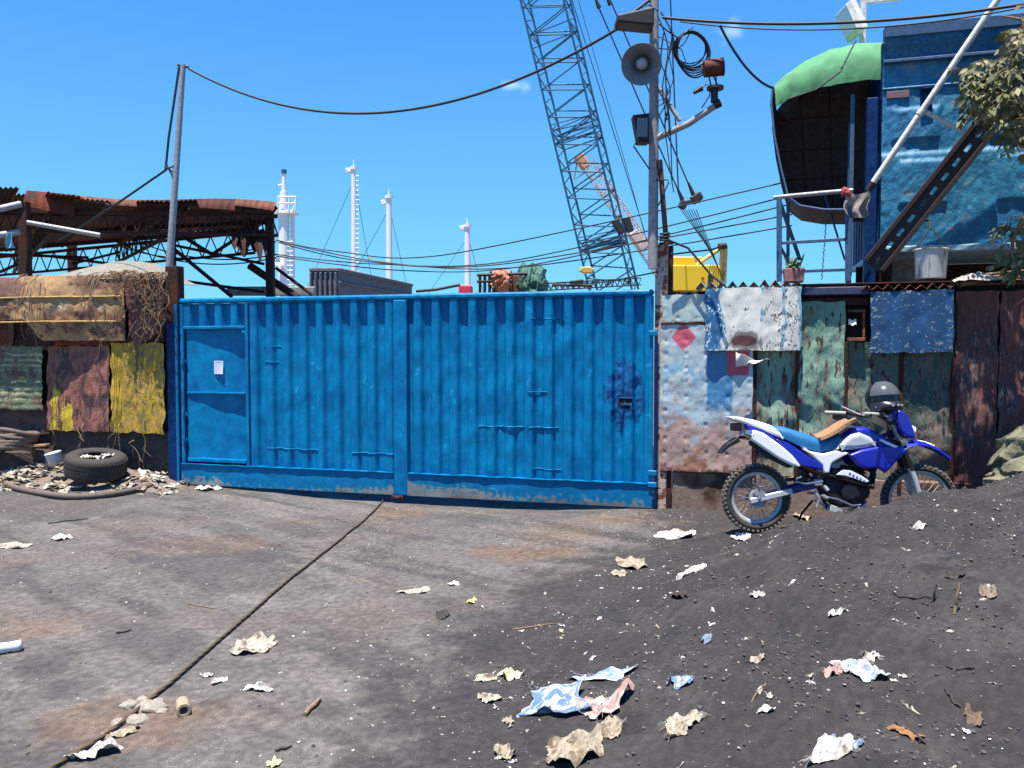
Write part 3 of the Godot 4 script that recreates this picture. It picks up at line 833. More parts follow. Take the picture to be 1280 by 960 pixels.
func tank_bulge(x: float) -> float: return lerpf(0.20, 0.05, smooth(-2.5, -1.0, x))
func make_left_wall() -> void:
	var g := thing("scrap_metal_fence", "fence left of the gate patched from tan, yellow, red and striped green sheets", "fence", WALL)
	part(g, "plinth", Shape.new().bx(V(-7.5, -0.3, -0.35), V(-0.25, 0.72, -0.07), 0.02), M.dirt_shade)  # its colour holds dirt and the shade below the overhanging sheet
	part(g, "backing", Shape.new().bx(V(-7.5, 0.722, -0.3), V(-0.25, 2.88, -0.12), 0.01), M.void)
	# tan bulging tank sheet with two long seams
	var tan := sheet_mat(painted(1024, 256, 100, flat(158, 126, 88), [
		[flat(150, 108, 72), func(_u, _v, p, q, _s): return smooth(0.42, 0.6, p * 0.6 + q * 0.4)],
		[flat(166, 154, 132), func(_u, v, p, q, _s): return 0.7 * smooth(0.5, 0.66, p * 0.5 + q * 0.5) * (1.0 - smooth(0.5, 0.62, v))],
		[flat(92, 62, 52), func(_u, v, p, q, s): return 0.9 * smooth(0.5, 0.62, p * 0.45 + q * 0.35 + s * 0.2 + 0.12 * (1.0 - smooth(0.0, 0.4, v)))],
		[flat(80, 56, 48), func(u, _v, p, q, s): return 0.75 * smooth(0.0, 0.03, 0.015 - absf(u - 0.9 + 0.03 * (p - 0.5)) + 0.05 * (q - 0.5)) + 0.8 * smooth(0.0, 0.03, 0.01 - absf(u - 0.62) + 0.05 * (q - 0.5) + 0.03 * (s - 0.5))],
		[flat(96, 92, 88), func(u, v, p, q, _s): return 0.8 * smooth(0.0, 0.06, 0.05 - Vector2((u - 0.79), (v - 0.5) * 0.35).length() + 0.08 * (p - 0.5) + 0.05 * (q - 0.5))],
		[flat(210, 210, 206), func(u, v, p, q, s): return 0.9 * smooth(0.0, 0.02, 0.017 - Vector2((u - 0.805), (v - 0.47) * 0.35).length() + 0.06 * (s - 0.5)) + 0.8 * smooth(0.0, 0.02, 0.014 - Vector2((u - 0.93), (v - 0.5) * 0.35).length() + 0.06 * (s - 0.5))],
		[flat(44, 32, 32), func(_u, _v, _p, q, s): return smooth(0.7, 0.76, q * 0.4 + s * 0.6)]], 0.3, 1.6), 0.75)
	var tank := Shape.new()
	tank.sheet(110, 30, func(a, b):
		var x := lerpf(-6.0, -0.86, a)
		var low := 2.0 + 0.30 * (1.0 - smooth(-2.5, -2.2, x)) + 0.02 * n2.get_noise_1d(x * 3.0)
		var y := lerpf(2.93 + 0.02 * n1.get_noise_1d(x * 2.0), low, b)
		var q := (y - 2.45) / 0.52
		var w := 0.05 + tank_bulge(x) * sqrt(maxf(0.0, 1.0 - q * q * 0.92))
		return V(x, y, w + dent(x, y, 2.5, 0.02) + 0.02 * n2.get_noise_2d(x * 5.0, y * 3.0) * smooth(0.3, 0.6, b)), 0.005)
	part(g, "tank_sheet", tank, tan)
	for y in [2.62, 2.27]:
		var pts := []
		for i in 40:
			var x := lerpf(-6.0, -0.9, i / 39.0)
			var q: float = (y - 2.45) / 0.52
			pts.append(V(x, y + 0.008 * n2.get_noise_1d(x * 2.0 + y), 0.062 + tank_bulge(x) * sqrt(1.0 - q * q * 0.92) + dent(x, y, 2.5, 0.02)))
		part(g, "seam_pipe", Shape.new().tube(pts, 0.014, 6), mat(flat(188, 156, 96), 0.8, 0.0, M.vary_tex, 2.0))
	part(g, "rusty_beam", Shape.new().bx(V(-2.3, 1.93, -0.1), V(-0.86, 2.02, 0.02), 0.012), mat(flat(255, 190, 150), 0.8, 0.0, M.rust_tex, 1.0, M.lumps_tex, 0.4))
	# drum end at the right: two round-bottomed dark red flaps
	var red := sheet_mat(painted(256, 256, 110, flat(112, 66, 60), [
		[flat(84, 50, 50), func(_u, _v, p, q, _s): return smooth(0.45, 0.62, p * 0.5 + q * 0.5)],
		[flat(190, 170, 150), func(u, v, _p, _q, s): return 0.8 * smooth(0.0, 0.02, 0.03 - Vector2(u - 0.42, v - 0.36).length() + 0.08 * (s - 0.5))],
		[flat(50, 34, 34), func(_u, _v, _p, q, s): return smooth(0.64, 0.72, q * 0.5 + s * 0.5)]], 0.3), 0.8, 0.4)
	for f in [[-0.83, -0.40, 2.38, 2.90, 0.10], [-0.83, -0.38, 1.97, 2.40, 0.05]]:
		var s := Shape.new()
		s.sheet(20, 20, func(a, b):
			var x := lerpf(f[0], f[1], a)
			var drop := 0.42 * (1.0 - sqrt(maxf(0.0, 1.0 - pow((a - 0.5) * 1.9, 2.0))))
			var y := lerpf(f[3], lerpf(f[2], f[3], minf(drop, 0.9)), b)
			return V(x, y, f[4] + 0.05 * sin(a * PI) + dent(x, y, 5.0, 0.012)), 0.012)
		part(g, "drum_flap", s, red)
	part(g, "corner_sheet", Shape.new().bx(V(-0.85, 1.97, -0.1), V(-0.26, 2.86, 0.035), 0.01), M.rust_dark)
	part(g, "drum_side", Shape.new().tube([V(-0.615, 2.66, 0.0), V(-0.615, 2.66, 0.09)], 0.225, 20), M.rust_dark)
	# yellow sheet
	var yel := sheet_mat(painted(256, 144, 120, flat(176, 142, 40), [
		[flat(150, 128, 44), func(u, _v, p, q, s): return smooth(0.42, 0.56, p * 0.4 + q * 0.6) * smooth(0.2, 0.3, u)],
		[flat(120, 98, 62), func(u, v, p, q, s): return 0.8 * smooth(0.46, 0.58, q * 0.6 + s * 0.4) * smooth(0.2, 0.3, u)],
		[flat(98, 70, 54), func(u, v, p, q, s): return 0.9 * smooth(0.0, 0.08, 0.10 - absf(u - 0.52) - 0.12 * v + 0.2 * (q - 0.5)) * (1.0 - smooth(0.5, 0.7, v))],
		[flat(70, 52, 40), func(u, _v, _p, q, s): return 0.8 * smooth(0.0, 0.01, 0.006 - absf(u - 0.245) + 0.015 * (q - 0.5)) + smooth(0.68, 0.75, q * 0.4 + s * 0.6)]], 0.25, 1.6), 0.75, 0.4)
	panel(g, "yellow_sheet", -1.16, -0.25, 0.70, 1.97, func(x, y, a, b): return 0.035 + 0.03 * smooth(0.3, 1.0, b) + dent(x, y, 2.5, 0.02) + 0.02 * smooth(0.2, 0.26, a) , yel, "", 24, 30, 0.04)
	# dark red sheet with yellow patches at its foot
	var ry := sheet_mat(painted(256, 160, 130, flat(112, 70, 62), [
		[flat(132, 84, 72), func(_u, _v, p, q, _s): return smooth(0.4, 0.6, p * 0.5 + q * 0.5)],
		[flat(70, 52, 52), func(_u, _v, p, q, s): return smooth(0.55, 0.66, 1.0 - p * 0.5 - q * 0.4 - s * 0.1)],
		[flat(186, 160, 44), func(u, v, p, q, s): return smooth(0.0, 0.02, 0.06 - absf(u - 0.14 + 0.1 * (p - 0.5)) + 0.06 * (q - 0.5)) * smooth(0.45, 0.55, v + 0.1 * (q - 0.5)) + smooth(0.0, 0.02, 0.09 - absf(u - 0.33) + 0.1 * (p - 0.5) + 0.1 * (v - 0.8)) * smooth(0.62, 0.7, v + 0.2 * (q - 0.5))],
		[flat(56, 42, 42), func(u, _v, _p, q, s): return smooth(0.0, 0.012, 0.006 - absf(u - 0.65) + 0.02 * (q - 0.5)) + smooth(0.68, 0.75, q * 0.4 + s * 0.6)]], 0.25, 1.4), 0.75, 0.4)
	panel(g, "red_sheet", -2.33, -1.18, 0.69, 1.92, func(x, y, a, b): return -0.03 + 0.06 * a + 0.04 * b + dent(x, y, 2.0, 0.025), ry, "", 26, 30, 0.03)
	# striped green sheets to the left, one over the other
	var gs := func(sd): return sheet_mat(painted(512, 256, sd, flat(96, 104, 82), [
		[flat(120, 126, 98), func(_u, _v, p, q, _s): return smooth(0.45, 0.6, p * 0.5 + q * 0.5)],
		[flat(164, 156, 118), func(_u, v, p, q, s): return 0.9 * smooth(0.3, 0.5, sin(v * 78.0 + 2.0 * (p - 0.5)) * (1.0 if (v > 0.14 and v < 0.42) or (v > 0.66 and v < 0.9) else 0.0) + 0.5 * (q - 0.5))],
		[flat(84, 58, 48), func(_u, _v, p, q, s): return 0.85 * smooth(0.54, 0.64, p * 0.5 + q * 0.3 + s * 0.2)]], 0.25, 1.3), 0.75, 0.4)
	var sg: Material = gs.call(140)
	panel(g, "striped_sheet", -4.2, -2.38, 0.98, 1.98, func(x, y, a, b): return 0.02 + 0.03 * b + dent(x, y, 2.0, 0.02) + 0.006 * sin(y * 70.0), sg, "", 40, 40, 0.03)
	panel(g, "striped_sheet", -6.0, -4.15, 0.9, 2.0, func(x, y, a, b): return 0.0 + 0.03 * b + dent(x, y, 2.0, 0.02), gs.call(150))
	panel(g, "brown_sheet", -3.6, -2.34, 0.62, 1.06, func(x, y, a, b): return -0.03 + dent(x, y, 2.0, 0.02), sheet_mat(painted(128, 128, 155, flat(88, 66, 58), [[flat(60, 44, 42), func(_u, _v, p, q, _s): return smooth(0.5, 0.6, p * 0.4 + q * 0.6)]], 0.3), 0.8, 0.4))
	panel(g, "brown_sheet", -2.9, -2.2, 1.92, 2.3, func(x, y, a, b): return 0.03 + 0.02 * a + dent(x, y, 3.0, 0.03), M.rust_dark)
	panel(g, "brown_sheet", -3.9, -2.86, 1.96, 2.32, func(x, y, a, b): return 0.12 + 0.06 * sin(b * PI) + dent(x, y, 3.0, 0.03), M.rust_red)
	panel(g, "brown_sheet", -4.6, -3.5, 2.62, 2.98, func(x, y, a, b): return 0.26 + dent(x, y, 3.0, 0.03), M.rust_dark)
	# grey tarpaulin hump showing above the fence
	var tp := Shape.new()
	tp.sheet(24, 12, func(u, v):
		var x := lerpf(-2.75, -0.75, u)
		var hump := pow(sin(PI * clampf(u * 0.9 + 0.08, 0.0, 1.0)), 1.3)
		return V(x, 2.86 + 0.46 * hump * sin(PI * v * 0.5 + 0.02) * (1.0 - 0.12 * v) + 0.012 * n1.get_noise_2d(u * 4, v * 4), lerpf(0.1, -1.4, v)), 0.006)
	solo("tarpaulin", tp, mat(flat(134, 132, 122), 0.9, 0.0, M.vary_tex, 1.0, M.dents_tex, 2.0), "grey tarpaulin humped above the tan tank sheet of the left fence", "tarpaulin", WALL)
	dry_vines()

func dry_vines() -> void:
	var r := RandomNumberGenerator.new()
	r.seed = 17
	var g := thing("dry_vine", "tangle of dead brown vines hanging over the dark red drum end beside the gate", "vine", WALL)
	var spots := []
	for i in 46: spots.append([lerpf(-0.62, -0.14, pow(r.randf(), 0.6)), 2.93, r.randf_range(0.3, 1.0), 0.28])
	for i in 20: spots.append([r.randf_range(-0.9, -0.5), 2.93, r.randf_range(0.1, 0.4), 0.34])
	for s in spots: part(g, "stem", vine(r, V(s[0], s[1], s[3] - 0.1), s[2], 0.12), M.vine)
	var h := thing("dry_vine", "thin dead vines trailing down the tan tank sheet of the left fence", "vine", WALL)
	for s in [[-1.12, 0.9], [-1.2, 0.95], [-1.06, 0.8], [-2.15, 0.7], [-2.25, 0.85], [-2.35, 0.95], [-1.15, 2.0], [-2.2, 1.2], [-3.0, 1.0], [-1.1, 1.1], [-1.25, 0.6], [-2.42, 0.7], [-3.1, 0.8], [-1.42, 0.4]]:
		part(h, "stem", vine(r, V(s[0], 2.95, 0.24), s[1], 0.05, 0.2), M.vine)
	var k := thing("dry_vine", "dead creeper stems hanging in front of the dark plinth behind the tyre", "vine", WALL)
	for s in [[-1.0, 0.9, 0.9], [-0.62, 0.9, 0.75], [-1.62, 0.8, 0.6], [-1.68, 0.8, 0.65], [-1.15, 0.8, 0.5], [-0.75, 0.6, 0.55], [-2.2, 0.9, 0.6]]:
		part(k, "stem", vine(r, V(s[0], s[1], 0.05), s[2], 0.08), M.vine)

func vine(r: RandomNumberGenerator, p: Vector3, drop: float, sway: float, bulge := 0.0) -> Shape:
	var pts := []
	var rad := []
	var m := 12
	var ph := r.randf() * 100.0
	var q := p
	for i in m + 1:
		var t := float(i) / m
		pts.append(V(p.x + sway * 2.0 * n1.get_noise_2d(t * 1.6, ph) + 0.02 * n2.get_noise_2d(t * 6.0, ph), p.y + 0.06 * sin(minf(t * 6.0, PI)) - drop * t, p.z + bulge * sin(minf(1.0, (p.y - (p.y - drop * t)) / 0.95) * PI) * 0.8 + sway * n1.get_noise_2d(ph, t * 2.0) + 0.05 * minf(t * 6.0, 1.0)))
		rad.append(0.0075 * (1.0 - 0.65 * t) * r.randf_range(0.7, 1.3))
	var s := Shape.new().tube(pts, rad, 5, false)
	for i in r.randi_range(0, 3):                       # side shoots
		var a: Vector3 = pts[r.randi_range(3, m - 1)]
		s.tube([a, a + V(r.randf_range(-0.06, 0.06), -r.randf_range(0.01, 0.08), r.randf_range(0.0, 0.05)), a + V(r.randf_range(-0.12, 0.12), -r.randf_range(0.05, 0.18), r.randf_range(0.0, 0.06))], 0.0035, 4, false)
	return s

func make_right_wall() -> void:
	var g := thing("scrap_metal_wall", "wall right of the gate patched from riveted, painted and rusted metal sheets", "wall", WALL)
	g.set_meta("kind", "thing")
	part(g, "plinth", Shape.new().bx(V(6.72, -0.3, -0.3), V(11.8, 0.44, -0.02), 0.02), M.concrete)
	part(g, "backing", Shape.new().bx(V(6.72, 0.472, -0.28), V(11.8, 2.55, -0.14), 0.01), M.void)
	var rivets := func(x: float, y: float) -> float:
		var p := Vector2(fposmod(x - 6.64, 0.235) - 0.1175, fposmod(y, 0.165) - 0.0825)
		var d := Vector2(absf(p.x) - 0.1175, absf(p.y) - 0.0825)
		return -0.013 * (0.4 + 0.9 * absf(n2.get_noise_2d(floorf(x / 0.1) * 7.0, floorf(y / 0.08) * 5.0))) * exp(-d.length_squared() / 0.0007)
	var riv := sheet_mat(painted(512, 768, 200, flat(158, 176, 184), [
		[flat(124, 162, 184), func(u, v, p, q, _s): return smooth(0.0, 0.1, 0.16 - absf(v - 0.34) + 0.5 * (p - 0.5) + 0.2 * (q - 0.5)) * (1.0 - smooth(0.46, 0.5, u))],
		[flat(176, 182, 178), func(u, v, p, q, _s): return 0.8 * smooth(0.5, 0.62, p * 0.6 + q * 0.4) * (1.0 - smooth(0.5, 0.7, v))],
		[flat(62, 118, 160), func(u, v, p, q, _s): return smooth(0.0, 0.03, 0.155 - absf(u - 0.65) + 0.02 * (p - 0.5)) * (1.0 - smooth(0.5, 0.62, v + 0.1 * (q - 0.5)))],
		[flat(176, 76, 96), func(u, v, p, _q, _s): return smooth(0.0, 0.02, 0.13 - absf(u - 0.84) - 1.1 * maxf(0.0, v - 0.33) + 0.02 * (p - 0.5)) * smooth(0.17, 0.19, v) * (1.0 - smooth(0.335, 0.35, v))],
		[flat(186, 82, 100), func(u, v, p, _q, _s): return smooth(0.0, 0.03, 0.15 - absf(u - 0.25) - 1.4 * absf(v - 0.085) + 0.03 * (p - 0.5))],
		[flat(158, 132, 124), func(u, v, p, q, s): return 0.96 * smooth(0.0, 0.16, v - 0.60 + 0.06 * sin(u * 9.0) + 0.3 * (p - 0.5) + 0.2 * (q - 0.5))],
		[flat(134, 92, 76), func(u, v, p, q, s): return 0.9 * smooth(0.0, 0.1, v - 0.9 + 0.25 * (p - 0.5) + 0.25 * (q - 0.5))],
		[flat(92, 60, 52), func(u, v, p, q, s): return smooth(0.73, 0.8, q * 0.45 + s * 0.55) + smooth(0.0, 0.03, v - 0.975 + 0.06 * (q - 0.5))]], 0.14, 1.2), 0.6)
	panel(g, "riveted_sheet", 6.578, 7.62, 0.45, 2.16, func(x, y, a, b): return 0.012 + rivets.call(x, y) + dent(x, y, 1.8, 0.012) + 0.012 * smooth(0.9, 1.0, b), riv, "pale blue riveted sheet with pink patches and a brown foot", 96, 130, 0.012)
	var riv2 := sheet_mat(painted(256, 128, 210, flat(158, 184, 182), [
		[flat(184, 186, 176), func(_u, _v, p, q, _s): return smooth(0.5, 0.64, p * 0.6 + q * 0.4)],
		[flat(126, 118, 108), func(_u, v, p, q, s): return 0.8 * smooth(0.0, 0.12, v - 0.9 + 0.3 * (q - 0.5)) + smooth(0.7, 0.76, q * 0.4 + s * 0.6)]], 0.14), 0.6)
	panel(g, "riveted_sheet", 6.60, 7.13, 2.19, 2.505, func(x, y, a, b): return 0.02 + 1.2 * rivets.call(x + 0.1, y + 0.08) + dent(x, y, 1.8, 0.01), riv2, "", 50, 32, 0.015)
	part(g, "seam_bar", Shape.new().bx(V(6.58, 2.162, -0.02), V(7.1, 2.186, 0.022), 0.004), M.rust_dark)
	# flaking white and blue board
	var wb := sheet_mat(painted(512, 176, 220, flat(206, 206, 198), [
		[flat(34, 96, 140), func(u, _v, p, q, s): return smooth(0.0, 0.05, 0.185 - u + 0.08 * (p - 0.5) + 0.1 * (q - 0.5)) * (1.0 - smooth(0.62, 0.68, q * 0.5 + s * 0.5))],
		[flat(98, 150, 168), func(u, v, p, q, s): return 0.95 * smooth(0.0, 0.03, 0.018 - absf(u - 0.60) + 0.07 * (q - 0.5)) * (1.0 - smooth(0.4, 0.6, v)) + 0.9 * smooth(0.0, 0.03, 0.03 - absf(u - 0.83 - 0.05 * (p - 0.5)) + 0.07 * (q - 0.5)) + 0.8 * smooth(0.0, 0.03, u - 0.955 + 0.06 * (q - 0.5))],
		[flat(92, 84, 84), func(u, v, p, q, s): return 0.9 * smooth(0.56, 0.62, q * 0.45 + s * 0.55) * smooth(0.62, 0.7, u + 0.2 * (p - 0.5))],
		[flat(112, 106, 102), func(u, v, p, q, s): return 0.9 * smooth(0.0, 0.05, 0.20 - Vector2((u - 0.43), (v - 0.86) * 1.0).length() + 0.12 * (q - 0.5) + 0.08 * (s - 0.5)) * smooth(0.185, 0.2, u)],
		[flat(88, 56, 50), func(u, v, p, q, s): return smooth(0.0, 0.02, 0.15 - Vector2((u - 0.42), (v - 0.85) * 1.6).length() + 0.06 * (q - 0.5))],
		[flat(170, 164, 156), func(u, v, p, q, s): return 0.9 * smooth(0.0, 0.02, v - 0.95 + 0.05 * (q - 0.5)) * smooth(0.52, 0.6, s)],
		[flat(70, 64, 66), func(u, v, p, q, s): return smooth(0.69, 0.74, q * 0.4 + s * 0.6) * smooth(0.2, 0.25, u)]], 0.12, 1.3), 0.75)
	panel(g, "white_board", 7.085, 8.125, 1.86, 2.565, func(x, y, a, b): return 0.08 + 0.05 * a + 0.012 * sin(x * 23.0) + dent(x, y, 2.0, 0.012), wb, "flaking white and blue sheet with a rusted hollow, hung proud of the wall", 40, 24, 0.018)
	# dark gap with a beam, then tall green sheets
	part(g, "beam", Shape.new().bx(V(8.13, 2.47, -0.1), V(8.84, 2.56, 0.05), 0.01), mat(flat(44, 56, 90), 0.7, 0.0, M.vary_tex, 1.0))
	part(g, "beam", Shape.new().bx(V(8.1, 2.36, -0.13), V(8.84, 2.45, -0.04), 0.01), M.rust_dark)
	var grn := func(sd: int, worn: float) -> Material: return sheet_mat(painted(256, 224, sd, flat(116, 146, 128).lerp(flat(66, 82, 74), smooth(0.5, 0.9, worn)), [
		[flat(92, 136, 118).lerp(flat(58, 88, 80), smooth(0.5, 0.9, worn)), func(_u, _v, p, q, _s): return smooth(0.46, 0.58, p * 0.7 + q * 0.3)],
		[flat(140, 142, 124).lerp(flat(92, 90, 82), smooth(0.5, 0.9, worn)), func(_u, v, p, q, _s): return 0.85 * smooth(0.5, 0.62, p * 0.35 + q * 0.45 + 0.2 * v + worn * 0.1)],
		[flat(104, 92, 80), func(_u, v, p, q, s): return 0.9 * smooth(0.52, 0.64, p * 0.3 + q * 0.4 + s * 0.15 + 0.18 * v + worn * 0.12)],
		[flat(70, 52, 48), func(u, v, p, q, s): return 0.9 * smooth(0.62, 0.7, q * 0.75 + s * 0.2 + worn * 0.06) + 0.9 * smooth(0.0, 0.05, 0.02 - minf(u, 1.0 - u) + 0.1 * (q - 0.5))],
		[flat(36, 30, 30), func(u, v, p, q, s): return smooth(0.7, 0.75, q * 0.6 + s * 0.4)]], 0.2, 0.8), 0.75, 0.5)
	var buckle := func(x: float, y: float, ph: float) -> float: return 0.03 * sin((y + 0.15 * n1.get_noise_2d(x * 1.5, y) + ph) * 7.0) * (0.6 + 0.4 * sin(x * 8.0)) + dent(x, y, 2.0, 0.03)
	panel(g, "green_sheet", 7.66, 8.09, 0.43, 2.42, func(x, y, a, b): return -0.03 + buckle.call(x, y, 0.1) + 0.015 * sin(a * PI), grn.call(230, 0.3), "", 22, 60, 0.02)
	panel(g, "green_sheet", 8.11, 8.60, 0.43, 2.40, func(x, y, a, b): return -0.02 + buckle.call(x, y, 0.5) + 0.015 * sin(a * PI), grn.call(240, 0.0), "", 22, 60, 0.02)
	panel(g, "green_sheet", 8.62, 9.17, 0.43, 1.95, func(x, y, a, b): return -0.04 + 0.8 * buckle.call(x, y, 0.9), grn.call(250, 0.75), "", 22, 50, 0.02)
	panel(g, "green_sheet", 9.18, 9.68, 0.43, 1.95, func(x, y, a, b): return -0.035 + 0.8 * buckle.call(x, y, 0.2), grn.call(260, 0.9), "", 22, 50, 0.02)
	for s in [[7.642, 0.35, 2.3], [8.10, 0.3, 2.3], [8.61, 0.3, 1.95], [9.175, 0.3, 1.9], [9.69, 0.3, 2.4]]: part(g, "seam_strip", Shape.new().bx(V(s[0] - 0.022, s[1], -0.07), V(s[0] + 0.022, s[2], -0.012 + 0.01 * fposmod(s[0] * 7.0, 1.0)), 0.005), M.rust_dark)
	part(g, "peephole_frame", Shape.new().bx(V(8.62, 1.96, -0.08), V(8.8, 2.0, 0.04), 0.005).bx(V(8.62, 2.28, -0.08), V(8.8, 2.31, 0.0), 0.005).bx(V(8.775, 2.0, -0.08), V(8.8, 2.28, 0.0), 0.005), M.rust)
	part(g, "peephole_pale_bit", Shape.new().sheet(6, 4, func(u, v): return V(8.63 + 0.08 * u, 2.2 - 0.06 * v + 0.01 * sin(u * 9.0), -0.03 + 0.02 * u * v), 0.004), M.paper)  # small pale sheet inside the peephole frame
	var blu := sheet_mat(painted(256, 256, 270, flat(10, 68, 114), [  # blue darkened to carry the shade lying on this board
		[flat(8, 54, 94), func(u, _v, p, q, _s): return 0.8 * smooth(0.45, 0.6, sin(u * 18.0) * 0.3 + q)],
		[flat(176, 172, 150), func(u, v, p, q, s): return 0.9 * smooth(0.70, 0.75, s * 0.5 + q * 0.5 + 0.09 * smooth(0.85, 1.0, maxf(maxf(u, 1.0 - u), maxf(v, 1.0 - v))))],
		[flat(150, 146, 128), func(u, v, p, q, s): return 0.8 * smooth(0.0, 0.03, 0.05 - Vector2(u - 0.83, (v - 0.85) * 0.8).length() + 0.1 * (q - 0.5) + 0.05 * (s - 0.5))]], 0.12, 1.3), 0.7)
	panel(g, "blue_board", 8.84, 9.655, 1.835, 2.50, func(x, y, a, b): return 0.09 + 0.01 * sin(x * 24.0) + dent(x, y, 2.0, 0.01), blu, "flat blue sheet with chipped edges hung proud of the wall", 36, 20, 0.02)
	var rr := func(sd: int) -> Material: return sheet_mat(painted(256, 200, sd, flat(112, 66, 58), [
		[flat(78, 52, 56), func(_u, _v, p, q, _s): return smooth(0.42, 0.58, p * 0.5 + q * 0.5)],
		[flat(160, 92, 66), func(_u, v, p, q, _s): return 0.8 * smooth(0.52, 0.66, p * 0.4 + q * 0.4 + 0.12 * (1.0 - smooth(0.1, 0.25, v)) + 0.12 * smooth(0.6, 0.9, v))],
		[flat(132, 118, 112), func(_u, v, p, q, s): return 0.8 * smooth(0.52, 0.64, q * 0.6 + s * 0.2 + 0.2 * sin(v * PI) * p)],
		[flat(48, 34, 36), func(_u, _v, _p, q, s): return smooth(0.62, 0.70, q * 0.5 + s * 0.5)]], 0.3, 1.4), 0.8, 0.5)
	panel(g, "rust_red_sheet", 9.70, 10.11, 0.2, 2.49, func(x, y, a, b): return -0.02 + buckle.call(x, y, 0.3), rr.call(280), "", 20, 60, 0.02)
	panel(g, "rust_red_sheet", 10.12, 10.62, 0.2, 2.49, func(x, y, a, b): return 0.0 + buckle.call(x, y, 0.8), rr.call(290), "", 20, 60, 0.02)
	panel(g, "rust_red_sheet", 10.63, 11.5, 0.2, 2.47, func(x, y, a, b): return -0.01 + buckle.call(x, y, 0.6), rr.call(300), "", 20, 60, 0.02)
	# corrugated roofing lying on the wall's top, its cut end showing as a zigzag
	var zig := func(u0: float, u1: float, y: float, w0: float, w1: float, pitch: float, amp: float) -> Shape:
		var m := int((u1 - u0) / pitch) * 2
		var s := Shape.new()
		for i in m:
			var a := u0 + (u1 - u0) * i / m
			var b := u0 + (u1 - u0) * (i + 1) / m
			var ya := y + (amp if i % 2 else 0.0) * (0.8 + 0.4 * fposmod(i * 0.37, 1.0))
			var yb := y + (0.0 if i % 2 else amp) * (0.8 + 0.4 * fposmod((i + 1) * 0.37, 1.0))
			s.quad(V(a, ya, w0), V(b, yb, w0), V(b, yb + 0.05, w1), V(a, ya + 0.05, w1))
			s.quad(V(a, ya - 0.006, w1), V(b, yb - 0.006, w1), V(b, yb - 0.006, w0), V(a, ya - 0.006, w0))
			s.quad(V(a, ya - 0.006, w0), V(b, yb - 0.006, w0), V(b, yb, w0), V(a, ya, w0))
		return s
	part(g, "corrugated_roofing", zig.call(6.98, 8.14, 2.575, 0.07, -0.7, 0.115, 0.075), M.galv)
	part(g, "corrugated_roofing", zig.call(8.74, 9.72, 2.515, 0.10, -0.6, 0.1, 0.055), mat(flat(190, 180, 168), 0.7, 0.0, M.rust_tex, 0.6))
	part(g, "roof_strip", Shape.new().bx(V(8.1, 2.585, -0.5), V(10.9, 2.60, 0.04), 0.003), M.rust_dark)
	# rag and stick caught under the white board
	var rag := Shape.new()
	var ra := on_wall(920, 440, 0.18)
	var rb := on_wall(962, 451, 0.16)
	rag.sheet(16, 5, func(u, v): return V(lerpf(ra.x, rb.x, u), lerpf(ra.y, rb.y, pow(u, 0.5)) - 0.16 * (1.0 - u) * v * (1.0 if u < 0.35 else 0.55) + 0.02 * sin(u * 8.0), ra.z + 0.03 * sin(u * 9.0 + v * 3.0)), 0.003)
	solo("rag", rag, M.paper, "torn white rag caught under the flaking white and blue board", "rag", WALL)
	# dirty canvas bundle at the wall's foot, far right
	var cv := Shape.new()
	var c0 := at(1290, 575, 7.9)
	cv.sheet(30, 24, func(u, v):
		var a: float = u * PI * 1.1 - 0.1
		var rr2 := 0.42 * (1.0 + 0.25 * n1.get_noise_2d(u * 3.0, v * 3.0) + 0.14 * n2.get_noise_2d(u * 5.0, v * 4.0) + 0.08 * sin(u * 26.0 + 6.0 * v))
		return c0 + V(-cos(a) * rr2 * (0.8 + 0.2 * v), (1.0 - v) * 0.62 * (0.55 + 0.45 * sin(a)) - 0.22 + 0.06 * n2.get_noise_2d(u * 6.0, v * 5.0), sin(a) * rr2 * (0.25 + 0.75 * v)), 0.006)
	solo("canvas_bundle", cv, mat(flat(122, 120, 98), 0.95, 0.0, M.vary_tex, 2.0, M.dents_tex, 1.0), "crumpled olive canvas cover slumped on the mound by the rust-red sheets", "tarpaulin")

func W(x: float, y: float, w := 0.0) -> Vector3:      # a point of the wall line's frame, in the world
	return WALL * on_wall(x, y, w)

